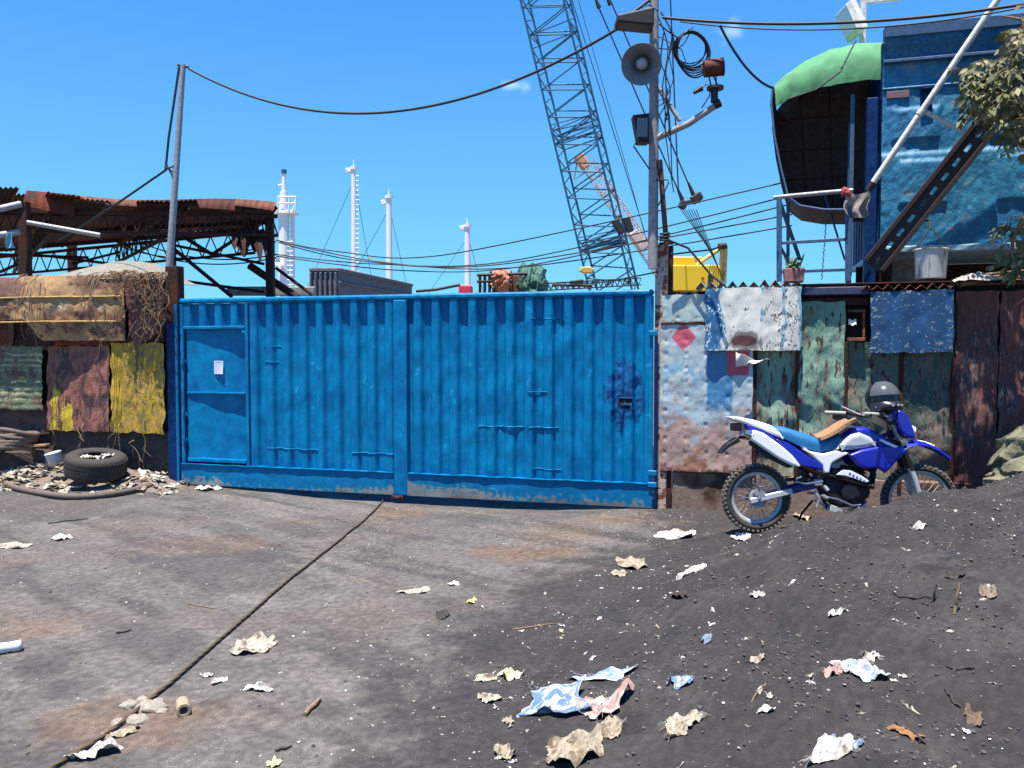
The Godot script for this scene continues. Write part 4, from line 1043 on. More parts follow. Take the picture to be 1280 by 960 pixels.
func make_cabin() -> void:
	var g := thing("blue_cabin", "blue metal container cabin with green hood, standing above the right-hand wall", "cabin", WALL)
	var paint := mat(Color.WHITE, 0.55, 0.0, painted(512, 512, 320, flat(20, 104, 142), [
		[flat(28, 114, 150), func(_u, _v, p, q, _s): return smooth(0.45, 0.6, p * 0.5 + q * 0.5)],
		[flat(16, 92, 134), func(_u, _v, p, q, s): return 0.8 * smooth(0.5, 0.62, 1.0 - p * 0.4 - q * 0.4 - s * 0.2)],
		[flat(120, 104, 110), func(_u, _v, p, q, s): return 0.7 * smooth(0.62, 0.68, p * 0.3 + q * 0.35 + s * 0.35)]], 0.14, 1.3), 0.7, M.lumps_tex, 0.35)
	M.cabin = paint
	var u0 := 9.02
	# front sheet, hammered, with a raised lower band and two embossed fields
	var f := Shape.new()
	f.sheet(150, 80, func(a, b):
		var x := lerpf(u0, 13.2, a)
		var y := lerpf(5.16, 3.06, b)
		var w := -0.6 + 0.010 * n1.get_noise_2d(x * 2.0, y * 2.0) + 0.007 * n2.get_noise_2d(x * 9.0, y * 9.0)
		w += 0.03 * smooth(4.13, 4.09, y)
		for e in [[9.12, 9.62, 4.25, 4.62], [9.2, 9.72, 3.50, 4.02], [10.1, 10.75, 4.22, 4.66], [10.2, 10.8, 3.5, 4.02]]:
			var q := minf(minf(x - e[0], e[1] - x), minf(y - e[2], e[3] - y))
			w += 0.028 * smooth(0.0, 0.02, q)
		return V(x, y, w), 0.006)
	part(g, "front_sheet", f, paint)
	part(g, "ridge", Shape.new().tube([V(u0, 4.85, -0.59), V(13.2, 4.86, -0.59)], 0.016, 6), paint)
	var par := Shape.new()
	par.sheet(60, 8, func(a, b): return V(lerpf(u0, 13.2, a), lerpf(5.42, 5.17, b), -0.57 + 0.012 * n1.get_noise_2d(a * 20, b * 2) + 0.05 * smooth(0.7, 0.3, b)), 0.01)
	part(g, "parapet", par, mat(flat(220, 220, 225), 0.6, 0.0, paint.albedo_texture, 1.6, M.lumps_tex, 1.2))
	part(g, "parapet_ledge", Shape.new().bx(V(u0, 5.13, -0.62), V(13.2, 5.165, -0.53), 0.006), M.blue_steel)
	part(g, "parapet_cap", Shape.new().bx(V(u0, 5.40, -0.66), V(13.2, 5.54, -0.50), 0.012), mat(flat(40, 80, 120), 0.6, 0.0, M.vary_tex, 1.0))
	part(g, "side_sheet", corrugated(Shape.new(), 0.0, 2.4, 3.06, 5.4, 0.25, 0.0, -0.03, 0.003), M.gate_dark).transform = Transform3D(Basis(Vector3(0, 0, 1), Vector3.UP, Vector3(-1, 0, 0)), V(u0 - 0.005, 0, -3.01))  # darker blue here paints in the shade on the cabin's side
	part(g, "back_sheet", Shape.new().bx(V(u0, 3.06, -3.05), V(13.2, 5.4, -3.02)), M.gate_dark)
	part(g, "roof", Shape.new().bx(V(u0, 5.28, -3.0), V(13.2, 5.32, -0.68)), M.galv)
	part(g, "floor_beam", Shape.new().bx(V(u0 - 0.02, 2.98, -3.0), V(13.2, 3.055, -0.55), 0.01), mat(flat(150, 190, 205), 0.6, 0.0, M.vary_tex, 1.2))
	for b in [[9.47, 4.73], [10.02, 4.78]]:
		part(g, "bracket", Shape.new().bx(V(b[0] - 0.06, b[1] + 0.06, -0.6), V(b[0] + 0.06, b[1] + 0.1, -0.48), 0.006).bx(V(b[0] - 0.055, b[1] - 0.2, -0.6), V(b[0] - 0.025, b[1] + 0.06, -0.54), 0.004).bx(V(b[0] + 0.02, b[1] - 0.2, -0.6), V(b[0] + 0.05, b[1] + 0.06, -0.54), 0.004), M.gate_dark)
	part(g, "number_plate", Shape.new().bx(V(9.06, 4.74, -0.585), V(9.3, 4.82, -0.575), 0.003), mat(flat(120, 92, 104), 0.6, 0.0, M.vary_tex, 6.0))
	# stilts and the dim crawl space
	for u in [9.12, 10.9, 12.9]:
		for w in [-0.8, -2.8]: part(g, "stilt", Shape.new().bx(V(u - 0.06, -0.1, w - 0.06), V(u + 0.06, 2.98, w + 0.06), 0.008), M.rust_dark)
	part(g, "under_sheet", Shape.new().bx(V(8.95, 2.3, -2.1), V(13.2, 2.97, -2.06)), M.rust_dark)
	part(g, "under_board", Shape.new().bx(V(9.08, 2.55, -0.95), V(9.62, 2.93, -0.93), 0.004), mat(flat(150, 140, 130), 0.9, 0.0, M.vary_tex, 1.0))
	# door side: corner post, then the hood
	part(g, "corner_post", Shape.new().bx(V(8.86, 2.6, -0.75), V(8.985, 4.78, -0.62), 0.01), M.gate_dark)
	part(g, "corner_post", Shape.new().bx(V(8.70, 2.6, -1.0), V(8.76, 4.6, -0.94), 0.006), M.blue_steel)
	var top := [[1113, 52], [1075, 53], [1040, 60], [1006, 76], [982, 92], [966, 108]]
	var hem := [[1113, 98], [1080, 100], [1044, 106], [1012, 113], [988, 122], [970, 134]]
	var hood := Shape.new()
	var pick := func(l: Array, q: float) -> Vector2:
		var i := mini(int(q * 5.0), 4)
		var t := q * 5.0 - i
		return Vector2(l[i][0], l[i][1]).lerp(Vector2(l[i + 1][0], l[i + 1][1]), t)
	hood.sheet(40, 18, func(a, b):
		var tq: Vector2 = pick.call(top, 1.0 - a)
		var hq: Vector2 = pick.call(hem, 1.0 - a)
		var back := on_wall(tq.x, tq.y, -1.0) + V(0, 0.12, -1.3)
		var crest := on_wall(tq.x, tq.y, -1.0)
		var front := on_wall(hq.x, hq.y, -0.72)
		var p: Vector3
		if b < 0.4: p = back.lerp(crest, b / 0.4)
		else:
			var q: float = (b - 0.4) / 0.6
			p = crest.lerp(front, q) + V(0, 0.05 * sin(q * PI), 0.10 * sin(q * PI))
		return p + V(0, 0.012 * n1.get_noise_2d(a * 5.0, b * 4.0), 0.012 * n2.get_noise_2d(a * 6.0, b * 5.0)), 0.006)
	var canvas := mat(flat(86, 152, 106), 0.85, 0.0, M.vary_tex, 0.4, M.dents_tex, 0.5)
	part(g, "hood", hood, canvas)
	# the hood's left flank and its sagging dark bottom, hemmed
	var rim := [[966, 108], [964, 128], [968, 170], [976, 210], [985, 246], [1000, 257], [1030, 262], [1062, 262]]
	var flank := Shape.new()
	flank.sheet(28, 6, func(a, b):
		var i := mini(int(a * 7.0), 6)
		var q := Vector2(rim[i][0], rim[i][1]).lerp(Vector2(rim[i + 1][0], rim[i + 1][1]), a * 7.0 - i)
		return on_wall(q.x, q.y, -0.72) + V(0.1 * b, 0.02 * b, -1.35 * b), 0.006)
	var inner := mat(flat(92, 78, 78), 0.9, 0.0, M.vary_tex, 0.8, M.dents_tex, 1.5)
	part(g, "hood_flank", flank, inner)
	var hemline := []
	for q in rim: hemline.append(on_wall(q[0], q[1], -0.715))
	part(g, "hood_hem", Shape.new().tube(hemline, 0.014, 6), mat(flat(70, 96, 128), 0.8))
	var bk := Shape.new()
	var edge := []
	for q in [[1112, 60], [1040, 66], [1006, 80], [982, 96], [970, 112], [968, 130], [973, 170], [981, 210], [990, 244], [1004, 254], [1030, 259], [1112, 259]]:
		var e := on_wall(q[0], q[1], -0.8) + V(0.01, 0.0, 0)
		edge.append(Vector2(e.x, e.y))
	bk.prism(I(), edge, -1.95, -1.9)
	part(g, "hood_back", bk, inner)
	for q in [[1000, 118, 1008, 255], [1036, 110, 1040, 258]]: part(g, "hood_rib", Shape.new().tube([on_wall(q[0], q[1], -1.4), on_wall(q[2], q[3], -1.4)], 0.018, 6), M.rust_dark)
	for y in [150, 190, 226]: part(g, "hood_rib", Shape.new().tube([on_wall(975, y, -1.5), on_wall(1066, y - 6, -1.4)], 0.012, 6), M.rust_dark)
	part(g, "hood_post", Shape.new().bar(on_wall(1066, 118, -0.85), on_wall(1062, 345, -0.85), 0.05, 0.05, 0.006), M.blue_steel)
	# balcony railing
	var r := thing("balcony_railing", "blue-grey steel railing with diagonal braces in front of the green-hooded doorway", "railing", WALL)
	var P := func(x, y, w := -0.45): return on_wall(x, y, w)
	part(r, "post", Shape.new().bar(P.call(974, 246), P.call(974, 352), 0.06, 0.06, 0.006), M.blue_steel)
	part(r, "post", Shape.new().bar(P.call(1060, 240), P.call(1060, 352), 0.06, 0.06, 0.006), M.blue_steel)
	part(r, "post", Shape.new().bar(P.call(985, 252, -1.1), P.call(985, 350, -1.1), 0.04, 0.04, 0.006), M.blue_steel)
	part(r, "handrail", Shape.new().tube([P.call(967, 247), P.call(1030, 241), P.call(1066, 238)], 0.026, 8), M.galv)
	part(r, "rail", Shape.new().bar(P.call(974, 304), P.call(1060, 299), 0.035, 0.035, 0.004), M.blue_steel)
	part(r, "rail", Shape.new().bar(P.call(974, 340), P.call(1060, 337), 0.035, 0.035, 0.004), M.blue_steel)
	part(r, "brace", Shape.new().bar(P.call(974, 250, -0.47), P.call(1000, 325, -1.1), 0.045, 0.02, 0.003), M.blue_steel)
	part(r, "brace", Shape.new().bar(P.call(976, 310, -0.47), P.call(996, 345, -1.1), 0.035, 0.02, 0.003), M.blue_steel)
	part(r, "brace", Shape.new().bar(P.call(1030, 240, -1.2), P.call(1056, 325, -1.0), 0.02, 0.02, 0.003), M.blue_steel)
	var ch := thing("chain", "thin dark chain hanging below the green hood inside the railing", "chain", WALL)
	var c0: Vector3 = P.call(1034, 262, -0.8)
	var c1: Vector3 = P.call(1027, 350, -0.8)
	for i in 34: part(ch, "link", Shape.new().tube([c0.lerp(c1, i / 34.0), c0.lerp(c1, (i + 0.8) / 34.0) + V(0.01 * sin(i * 2.4), 0, 0.01 * cos(i * 1.7))], 0.007, 5), M.blue_steel)
	# white prop pipe with its branch
	var pp := thing("white_pipe", "long white pipe leaning up past the cabin roof with a short branch", "pipe", WALL)
	var a0: Vector3 = P.call(1089, 232, -0.3)
	var a1: Vector3 = P.call(1252, -8, -0.05)
	part(pp, "main_pipe", Shape.new().tube([a0, a0.lerp(a1, 0.5), a1], 0.034, 12), M.white)
	part(pp, "collar", Shape.new().tube([a0.lerp(a1, 0.385), a0.lerp(a1, 0.405)], 0.042, 12), M.white)
	part(pp, "branch_pipe", Shape.new().tube([P.call(1157, 140, -0.22), P.call(1180, 152, -0.27), P.call(1206, 165, -0.33)], 0.026, 10), M.white)
	part(pp, "foot_socket", Shape.new().tube([P.call(1085, 238, -0.31), P.call(1092, 228, -0.29)], 0.042, 10), M.black)
	# slotted black channel rising like a stair stringer
	var st := thing("slotted_channel", "black slotted steel channel rising steeply across the blue cabin front", "steel channel", WALL)
	var s0: Vector3 = P.call(1092, 332, -0.42)
	var s1: Vector3 = P.call(1262, 120, -0.2)
	var ax := (s1 - s0).normalized()
	var ac := V(0, 0, 1).cross(ax).normalized()
	var an := ax.cross(ac)
	var L := (s1 - s0).length()
	var fx := Transform3D(Basis(ax, ac, an), s0)
	var dark := mat(flat(52, 40, 46), 0.7, 0.1, M.vary_tex, 2.0, M.fine_tex, 0.2)
	for e in [-1, 1]: part(st, "flange", Shape.new().box(fx * I(V(L * 0.5, 0.105 * e, 0.02)), V(L, 0.05, 0.07), 0.005), dark)
	var nn := 12
	for i in nn + 1:
		var c := L * i / nn
		part(st, "web_plate", Shape.new().box(fx * I(V(c, 0, 0)), V(L / nn * (0.46 if i % nn else 0.3), 0.158, 0.012), 0.002), dark)
	for e in [-1, 1]: part(st, "web_strip", Shape.new().box(fx * I(V(L * 0.5, 0.05 * e, 0.0)), V(L, 0.062, 0.010), 0.002), dark)
	# rag on the rail, pot plant, bucket
	var rg := Shape.new()
	rg.sheet(14, 16, func(u, v):
		var p: Vector3 = P.call(1056 + 30 * u, 238 + 30 * v + 5 * sin(u * 3.0), -0.40)
		return p + V(0.02 * sin(v * 7.0), 0.0, 0.05 * sin(u * 11.0 + v * 2.0) * (0.3 + v)), 0.004)
	solo("cloth", rg, mat(Color.WHITE, 0.95, 0.0, painted(128, 128, 340, flat(112, 106, 108), [[flat(176, 170, 160), func(_u, _v, _p, _q, s): return smooth(0.52, 0.58, s)], [flat(60, 58, 66), func(_u, _v, _p, q, s): return smooth(0.56, 0.62, 1.0 - s * 0.7 - q * 0.3)]], 0.1, 1.5), 1.0, null, 0.0, false), "speckled grey cloth hung over the foot of the white pipe", "cloth", WALL)
	var rd := Shape.new()
	var rp: Vector3 = P.call(1058, 241, -0.38)
	rd.sheet(10, 8, func(u, v): return rp + V((u - 0.5) * 0.11, 0.05 - 0.1 * v + 0.02 * sin(u * 5.0), 0.03 * sin(u * PI) * sin(v * PI) + 0.015 * n2.get_noise_2d(u * 4, v * 4)), 0.004)
	solo("red_rag", rd, mat(flat(172, 70, 74), 0.9, 0.0, M.vary_tex, 4.0), "small red rag tucked on the railing beside the speckled cloth", "rag", WALL)
	var pot := thing("potted_plant", "leafy plant in a dull pink square pot on the wall top by the railing", "plant", Transform3D(WALL.basis, WALL * P.call(992, 353, 0.0)))
	part(pot, "pot", Shape.new().prism(I(V(0, 0, 0.1), V(0, 0, 0)), [Vector2(-0.1, 0), Vector2(0.1, 0), Vector2(0.115, 0.15), Vector2(-0.115, 0.15)], -0.2, 0.0, 0.008), mat(flat(150, 104, 100), 0.85, 0.0, M.vary_tex, 3.0))
	part(pot, "soil", Shape.new().bx(V(-0.1, 0.145, -0.09), V(0.1, 0.156, 0.09)), M.dirt_shade)
	var leaf := mat(flat(104, 128, 92), 0.6, 0.0, M.vary_tex, 5.0)
	var rr := RandomNumberGenerator.new()
	rr.seed = 44
	for i in 26:
		var an2 := rr.randf() * TAU
		var lean := rr.randf_range(0.2, 1.0)
		var len_ := rr.randf_range(0.08, 0.2)
		var d := V(cos(an2) * lean, 1.1 - 0.5 * lean, sin(an2) * lean).normalized()
		var sd := d.cross(Vector3.UP).normalized()
		var o := V(rr.randf_range(-0.06, 0.06), 0.15, rr.randf_range(-0.06, 0.06))
		part(pot, "leaf", Shape.new().sheet(4, 2, func(u, v): return o + d * len_ * u + V(0, -0.06 * u * u * lean, 0) + sd * ((v - 0.5) * 0.045 * sin(PI * clampf(u, 0.06, 0.97)) * (1.0 if u < 0.99 else 0.1)) + V(0, 0.008 * absf(v - 0.5) * 2.0, 0), 0.001), leaf)
	var bp: Vector3 = P.call(1163, 349, -0.12)
	var bu := thing("paint_bucket", "dirty white plastic bucket hanging under the blue cabin", "bucket", Transform3D(WALL.basis, WALL * bp))
	var bt := painted(256, 128, 350, flat(186, 186, 182), [[flat(120, 112, 104), func(_u, v, p, q, s): return 0.8 * smooth(0.5, 0.62, q * 0.6 + s * 0.3 + 0.1 * v)], [flat(50, 70, 110), func(u, v, _p, q, s): return 0.8 * smooth(0.0, 0.02, 0.05 - absf(v - 0.5)) * smooth(0.0, 0.02, 0.05 - absf(u - 0.3)) * smooth(0.4, 0.5, s)]], 0.14)
	part(bu, "body", Shape.new().lathe(I(), [Vector2(0.0, 0.0), Vector2(0.145, 0.0), Vector2(0.15, 0.01), Vector2(0.168, 0.30), Vector2(0.178, 0.305), Vector2(0.178, 0.325), Vector2(0.168, 0.328), Vector2(0.16, 0.31), Vector2(0.14, 0.02), Vector2(0.0, 0.018)], 28), mat(Color.WHITE, 0.6, 0.0, bt, 1.0, null, 0.0, false))
	for e in [-1, 1]: part(bu, "handle", Shape.new().tube([V(0.17 * e, 0.3, 0), V(0.1 * e, 0.42, 0), V(0.01 * e, 0.56, -0.05)], 0.007, 6), M.black)
	part(bu, "hook", Shape.new().tube([V(0.0, 0.54, -0.05), V(0.012, 0.66, -0.2), V(0, 0.68, -0.3)], 0.012, 6), M.black)
	# lumber and rubbish on the wall's top, far right
	for q in [[1192, 352, 1280, 338, 0.02], [1200, 356, 1275, 346, 0.028], [1215, 349, 1290, 352, 0.018], [1185, 358, 1260, 343, 0.015]]:
		var l0 := on_wall(q[0], q[1], 0.02)
		var l1 := on_wall(q[2], q[3], -0.15)
		solo("lumber_stick", Shape.new().tube([l0, l0.lerp(l1, 0.4) + V(0, 0.02, 0.02), l1], [q[4], q[4] * 0.9, q[4] * 0.7], 7), M.vine, ["thin", "thick", "short crooked", "thinnest lowest"][[1192, 1200, 1215, 1185].find(q[0])] + " grey-brown stick lying along the top of the rust-red sheets", "stick", WALL, "sticks on the wall top")
	var cl := Shape.new()
	var cp := on_wall(1222, 349, 0.03)
	cl.sheet(16, 10, func(u, v): return cp + V((u - 0.5) * 0.5, 0.09 * sin(u * PI) * sin(v * PI) + 0.025 * n2.get_noise_2d(u * 5, v * 4) - 0.02, (v - 0.5) * 0.3), 0.006)
	solo("cloth", cl, mat(flat(186, 176, 166), 0.95, 0.0, M.vary_tex, 3.0), "pale crumpled cloth lying on the wall top above the rust-red sheets", "cloth", WALL)
	# floodlight on its white post behind the hood
	var fl := thing("floodlight", "white floodlight on a white post behind the green hood", "floodlight", WALL)
	var f0 := on_wall(1078, 52, -1.6)
	var f1 := on_wall(1080, -30, -1.6)
	part(fl, "post", Shape.new().bar(f0 + V(0, -0.3, 0), f1, 0.07, 0.07, 0.008), M.white)
	part(fl, "arm", Shape.new().bar(on_wall(1082, 2, -1.6), on_wall(1125, -2, -1.6), 0.05, 0.05, 0.006), M.white)
	var fp := on_wall(1059, 27, -1.5)
	var hx := Transform3D(Basis.from_euler(Vector3(0.25, -0.95, 0.3)), fp)
	part(fl, "lamp_housing", Shape.new().prism(hx, [Vector2(-0.15, -0.2), Vector2(0.15, -0.2), Vector2(0.15, 0.2), Vector2(-0.15, 0.2)], -0.16, 0.02, 0.05), M.white)
	part(fl, "lamp_glass", Shape.new().box(hx * I(V(0, 0, 0.024)), V(0.23, 0.33, 0.008), 0.002), mat(flat(190, 205, 215), 0.15, 0.0))
	part(fl, "yoke", Shape.new().bar(fp + V(0.1, 0, 0), on_wall(1076, 20, -1.6), 0.03, 0.05, 0.004), M.galv)

func make_tree() -> void:
	# leafy tree standing by the wall outside the frame's right edge; its twigs hang into view and it shades the wall's end
	var g := thing("leafy_tree", "tree with drooping grey-green compound leaves hanging in at the top right", "tree")
	var r := RandomNumberGenerator.new()
	r.seed = 77
	var foot := W(1420, 640, 0.55)
	foot.y = -0.05
	part(g, "trunk", Shape.new().tube([foot, foot + V(0.05, 1.2, 0), foot + V(-0.02, 2.6, -0.05), foot + V(0.05, 4.0, -0.1), foot + V(-0.05, 5.4, -0.1), foot + V(0.1, 6.6, 0)], [0.16, 0.14, 0.125, 0.11, 0.08, 0.03], 10), M.vine)
	var crown := Node3D.new()
	crown.name = "crown"
	g.add_child(crown)
	var sprays := []
	var limbs := []
	# sprays seen in the photograph
	for q in [[1268, 60, 0.3], [1258, 92, 0.25], [1246, 110, 0.25], [1270, 110, 0.2], [1230, 96, 0.2], [1222, 118, 0.2], [1256, 140, 0.15], [1276, 150, 0.15], [1240, 86, 0.3], [1262, 76, 0.25], [1275, 35, 0.3], [1282, 20, 0.25], [1252, 126, 0.2], [1274, 128, 0.15], [1278, 80, 0.1], [1266, 165, 0.15], [1238, 122, 0.3], [1210, 100, 0.25], [1284, 170, 0.1], [1226, 138, 0.25], [1264, 100, 0.3], [1272, 92, 0.2], [1250, 100, 0.15], [1280, 105, 0.3], [1260, 118, 0.35], [1268, 142, 0.3], [1244, 132, 0.1], [1282, 60, 0.3], [1284, 130, 0.3], [1272, 48, 0.2], [1234, 112, 0.15], [1260, 156, 0.3]]:
		sprays.append([W(q[0], q[1], q[2] + r.randf_range(0.2, 1.1)), 0.15])
	for q in [[1258, 284, 0.5], [1268, 300, 0.45], [1266, 330, 0.5], [1280, 285, 0.4], [1274, 318, 0.45]]: sprays.append([W(q[0], q[1], q[2]), 0.09])
	# unseen crown to the right of the frame, made larger to cast shade
	for i in 330:
		var d := Vector3(r.randfn(), r.randfn(), r.randfn()).normalized() * pow(r.randf(), 0.4)
		var p := foot + V(0.5, 4.7, 0.2) + d * V(1.75, 1.75, 1.3)
		if p.y < 2.9: continue
		var cs := p - EYE
		if absf(cs.x / -cs.z) < 0.66: continue           # the view to the cabin is clear in the photograph
		sprays.append([p, 0.2])
	for i in 9:
		var a := TAU * i / 9.0
		var b := foot + V(0.02, 2.8 + 0.35 * i, -0.05)
		var e := b + V(cos(a) * 1.2 - 0.1, 0.9 - 0.05 * i, sin(a) * 0.9)
		limbs.append([b, b.lerp(e, 0.5) + V(0, 0.15, 0), e])
	var hang := W(1288, 262, 0.45)
	limbs.append([foot + V(0, 3.3, 0), foot.lerp(hang, 0.7) + V(0, 3.0 - 0.7 * (hang.y - foot.y) + 0.55, 0), W(1300, 90, 0.3), W(1262, 88, 0.25), W(1236, 104, 0.25)])
	limbs.append([W(1300, 90, 0.3), W(1286, 50, 0.3), W(1276, 24, 0.3)])
	limbs.append([W(1330, 120, 0.4), W(1290, 135, 0.2), W(1258, 150, 0.15)])
	limbs.append([foot + V(0.0, 2.9, 0.1), W(1320, 255, 0.5), W(1280, 270, 0.45), W(1266, 300, 0.47), W(1264, 335, 0.5)])
	for l in limbs:
		var rad := []
		for i in l.size(): rad.append(lerpf(0.045, 0.008, float(i) / (l.size() - 1)))
		part(g, "limb", Shape.new().tube(l, rad, 6), M.vine)
	var lm := mat(flat(106, 112, 74), 0.75, 0.0, M.vary_tex, 3.0)
	lm.backlight_enabled = true
	lm.backlight = flat(60, 66, 24)
	var lm2 := mat(flat(146, 142, 106), 0.8, 0.0, M.vary_tex, 3.0)
	lm2.backlight_enabled = true
	lm2.backlight = flat(60, 60, 30)
	var far_a := Shape.new()
	var far_b := Shape.new()
	var n := 0
	var leaves := 0
	var leaf_mesh := Shape.new().sheet(4, 4, func(u, v): return V(u, -0.25 * u * u + 0.12 * absf(v - 0.5), (v - 0.5) * 2.0 * sin(PI * clampf(u, 0.02, 0.98)))).mesh()
	for s in sprays:
		var near := n < 37
		var twig := Shape.new()
		var p: Vector3 = s[0]
		for q in (5 if near else 4):
			var o: Vector3 = p + V(r.randfn(), r.randfn(), r.randfn()) * s[1] * 0.45
			var dir := V(r.randf_range(-1, 0.6), r.randf_range(-1.0, 0.1), r.randf_range(-0.6, 1)).normalized()
			var tip: Vector3 = o + dir * r.randf_range(0.12, 0.22)
			if near: twig.tube([p, o, o.lerp(tip, 0.5) + V(0, 0.01, 0), tip], 0.003, 4, false)
			for e in 8:
				var t := e / 7.0
				var b: Vector3 = o.lerp(tip, t)
				var side := dir.cross(V(r.randfn() * 0.3, 1, r.randfn() * 0.3)).normalized() * (1 if e % 2 else -1)
				var ld := (side + dir * 0.5 + V(0, -0.35 - 0.3 * r.randf(), 0)).normalized()
				var lw := ld.cross(V(r.randfn(), 1.0, r.randfn())).normalized()
				var len_ := r.randf_range(0.05, 0.085) * (1.3 if near else 1.5)
				var wd := len_ * 0.28
				var tgt := far_a if r.randf() < 0.6 else far_b
				var droop := V(0, -0.02, 0)
				if near and leaves < 300:
					leaves += 1
					var o2 := part_mesh(crown, "leaf", leaf_mesh, lm if (n + q) % 3 else lm2)
					o2.transform = Transform3D(Basis(ld * len_, lw.cross(ld).normalized() * len_, lw * wd), b)
					continue
				tgt.quad(b, b + ld * len_ * 0.5 + lw * wd, b + ld * len_ + droop, b + ld * len_ * 0.5 - lw * wd)
		if near: part(crown, "twig", twig, M.vine)
		n += 1
	part(crown, "foliage", far_a, lm).set_meta("kind", "stuff")
	part(crown, "foliage", far_b, lm2).set_meta("kind", "stuff")

func make_shed() -> void:
	var g := thing("open_shed", "derelict open shed with sagging rusty roof sheets on trusses behind the left fence", "shed")
	var FL := at(-60, 246, 12.6)
	var FR := at(346, 262, 13.8)
	var BL := at(-90, 326, 20.0)
	var BR := at(318, 286, 16.5)
	var front := func(q: float) -> Vector3: return FL.lerp(FR, q) + V(0, 0.04 * sin(q * 9.0), 0)
	var back := func(q: float) -> Vector3: return BL.lerp(BR, q)
	var sheets := 11
	var r := RandomNumberGenerator.new()
	r.seed = 5
	for i in sheets:                                     # overlapping corrugated sheets running front to back
		var q0 := float(i) / sheets - 0.006
		var q1 := float(i + 1) / sheets + 0.006
		var lift := r.randf_range(0.0, 0.07)
		var over := r.randf_range(-0.02, 0.05)
		var tilt := r.randf_range(-0.03, 0.03)
		var s := Shape.new()
		s.sheet(28, 6, func(u, v):
			var q := lerpf(q0, q1, u)
			var p: Vector3 = back.call(q).lerp(front.call(q), v * (1.0 + over))
			return p + V(0, lift + tilt * u + 0.018 * sin(u * TAU * 7.0) - 0.05 * sin(v * PI) + 0.02 * n1.get_noise_2d(q * 9.0, v * 3.0), 0), 0.003)
		part(g, "roof_sheet", s, [M.rust_red, M.rust, M.rust_dark][(i * 5) % 3])
	# sheets bent down over the front edge
	for e in [[0.22, 0.37, 0.34, 0], [0.0, 0.13, 0.22, 1], [0.37, 0.56, 0.12, 2], [0.72, 0.87, 0.2, 0], [0.56, 0.72, 0.1, 1], [0.87, 1.0, 0.16, 2]]:
		var s := Shape.new()
		s.sheet(30, 5, func(u, v):
			var q := lerpf(e[0], e[1], u)
			return front.call(q) + V(0, 0.10 - e[2] * v * (0.75 + 0.25 * u) + 0.012 * sin(v * 16.0), 0.05 + 0.10 * sin(v * 1.5) + 0.01 * sin(u * 40.0)), 0.003)
		part(g, "eave_sheet", s, [M.rust_red, M.rust_dark, M.rust][e[3]])
	# posts
	for p in [[30, 252, 12.7, 0.14], [337, 268, 13.9, 0.13], [90, 305, 19.0, 0.16], [215, 280, 17.4, 0.12], [-40, 252, 12.6, 0.14]]:
		var t := at(p[0], p[1], p[2])
		part(g, "post", Shape.new().bar(V(t.x, -0.1, t.z), t, p[3], p[3], 0.01), M.rust_dark)
	# trusses along the front and across
	var truss := func(a: Vector3, b: Vector3, deep: float, n: int) -> void:
		var s := Shape.new()
		s.bar(a, b, 0.06, 0.06)
		s.bar(a - V(0, deep, 0), b - V(0, deep, 0), 0.05, 0.05)
		for i in n:
			var q0 := float(i) / n
			var q1 := (i + 0.5) / n
			var q2 := (i + 1.0) / n
			s.tube([a.lerp(b, q0) - V(0, deep, 0), a.lerp(b, q1)], 0.014, 5, false)
			s.tube([a.lerp(b, q1), a.lerp(b, q2) - V(0, deep, 0)], 0.014, 5, false)
		part(g, "truss", s, M.rust_dark)
	truss.call(front.call(0.0) - V(0, 0.18, 0.05), front.call(1.0) - V(0, 0.12, 0.05), 0.32, 24)
	truss.call(back.call(0.0) - V(0, 0.08, 0), back.call(1.0) - V(0, 0.06, 0), 0.42, 22)
	truss.call(front.call(0.28) - V(0, 0.15, 0.1), back.call(0.3) - V(0, 0.1, 0), 0.35, 12)
	truss.call(front.call(0.62) - V(0, 0.15, 0.1), back.call(0.62) - V(0, 0.1, 0), 0.35, 10)
	for q in [0.12, 0.45, 0.8]: part(g, "purlin", Shape.new().bar(front.call(0.0).lerp(back.call(0.0), q) - V(0, 0.07, 0), front.call(1.0).lerp(back.call(1.0), q) - V(0, 0.07, 0), 0.05, 0.08), M.rust_dark)
	# twisted wreck of roofing and braces at the right end
	for q in [[288, 292, 320, 276, 0.05], [292, 300, 330, 285, 0.04], [300, 296, 312, 270, 0.035], [318, 305, 336, 286, 0.03]]:
		var a := at(q[0], q[1], 13.6)
		var b := at(q[2], q[3], 14.0)
		part(g, "bent_sheet", Shape.new().sheet(16, 4, func(u, v): return a.lerp(b, u) + V(0.1 * v, -0.34 * v * (0.35 + 0.65 * absf(sin(u * 8.0 + q[0]))), 0.1 * v), 0.004), M.rust_dark)
	for q in [[216, 288, 265, 318, 0.035], [216, 310, 290, 371, 0.035], [265, 318, 297, 297, 0.03], [215, 306, 330, 330, 0.028], [312, 332, 372, 372, 0.07], [345, 335, 395, 372, 0.03], [235, 352, 330, 365, 0.03], [60, 320, 180, 335, 0.03], [0, 340, 40, 322, 0.03], [150, 315, 90, 330, 0.025], [0, 318, 110, 322, 0.03]]:
		var dd := 14.2 if q[0] > 200 else 16.0
		part(g, "brace", Shape.new().tube([at(q[0], q[1], dd), at(q[2], q[3], dd - 0.1)], q[4], 6), M.rust_dark)
	for q in [[0, 261, 26, 255, 0.05], [0, 294, 24, 290, 0.05], [34, 278, 125, 294, 0.035]]:
		part(g, "pipe", Shape.new().tube([at(q[0], q[1], 12.3), at(q[2], q[3], 12.5)], q[4], 8), M.galv)
	var rag := Shape.new()
	var rp := at(12, 300, 12.2)
	rag.sheet(6, 10, func(u, v): return rp + V((u - 0.5) * 0.09 * (0.6 + v), -0.22 * v + 0.1, 0.03 * sin(u * 6.0 + v * 4.0)), 0.004)
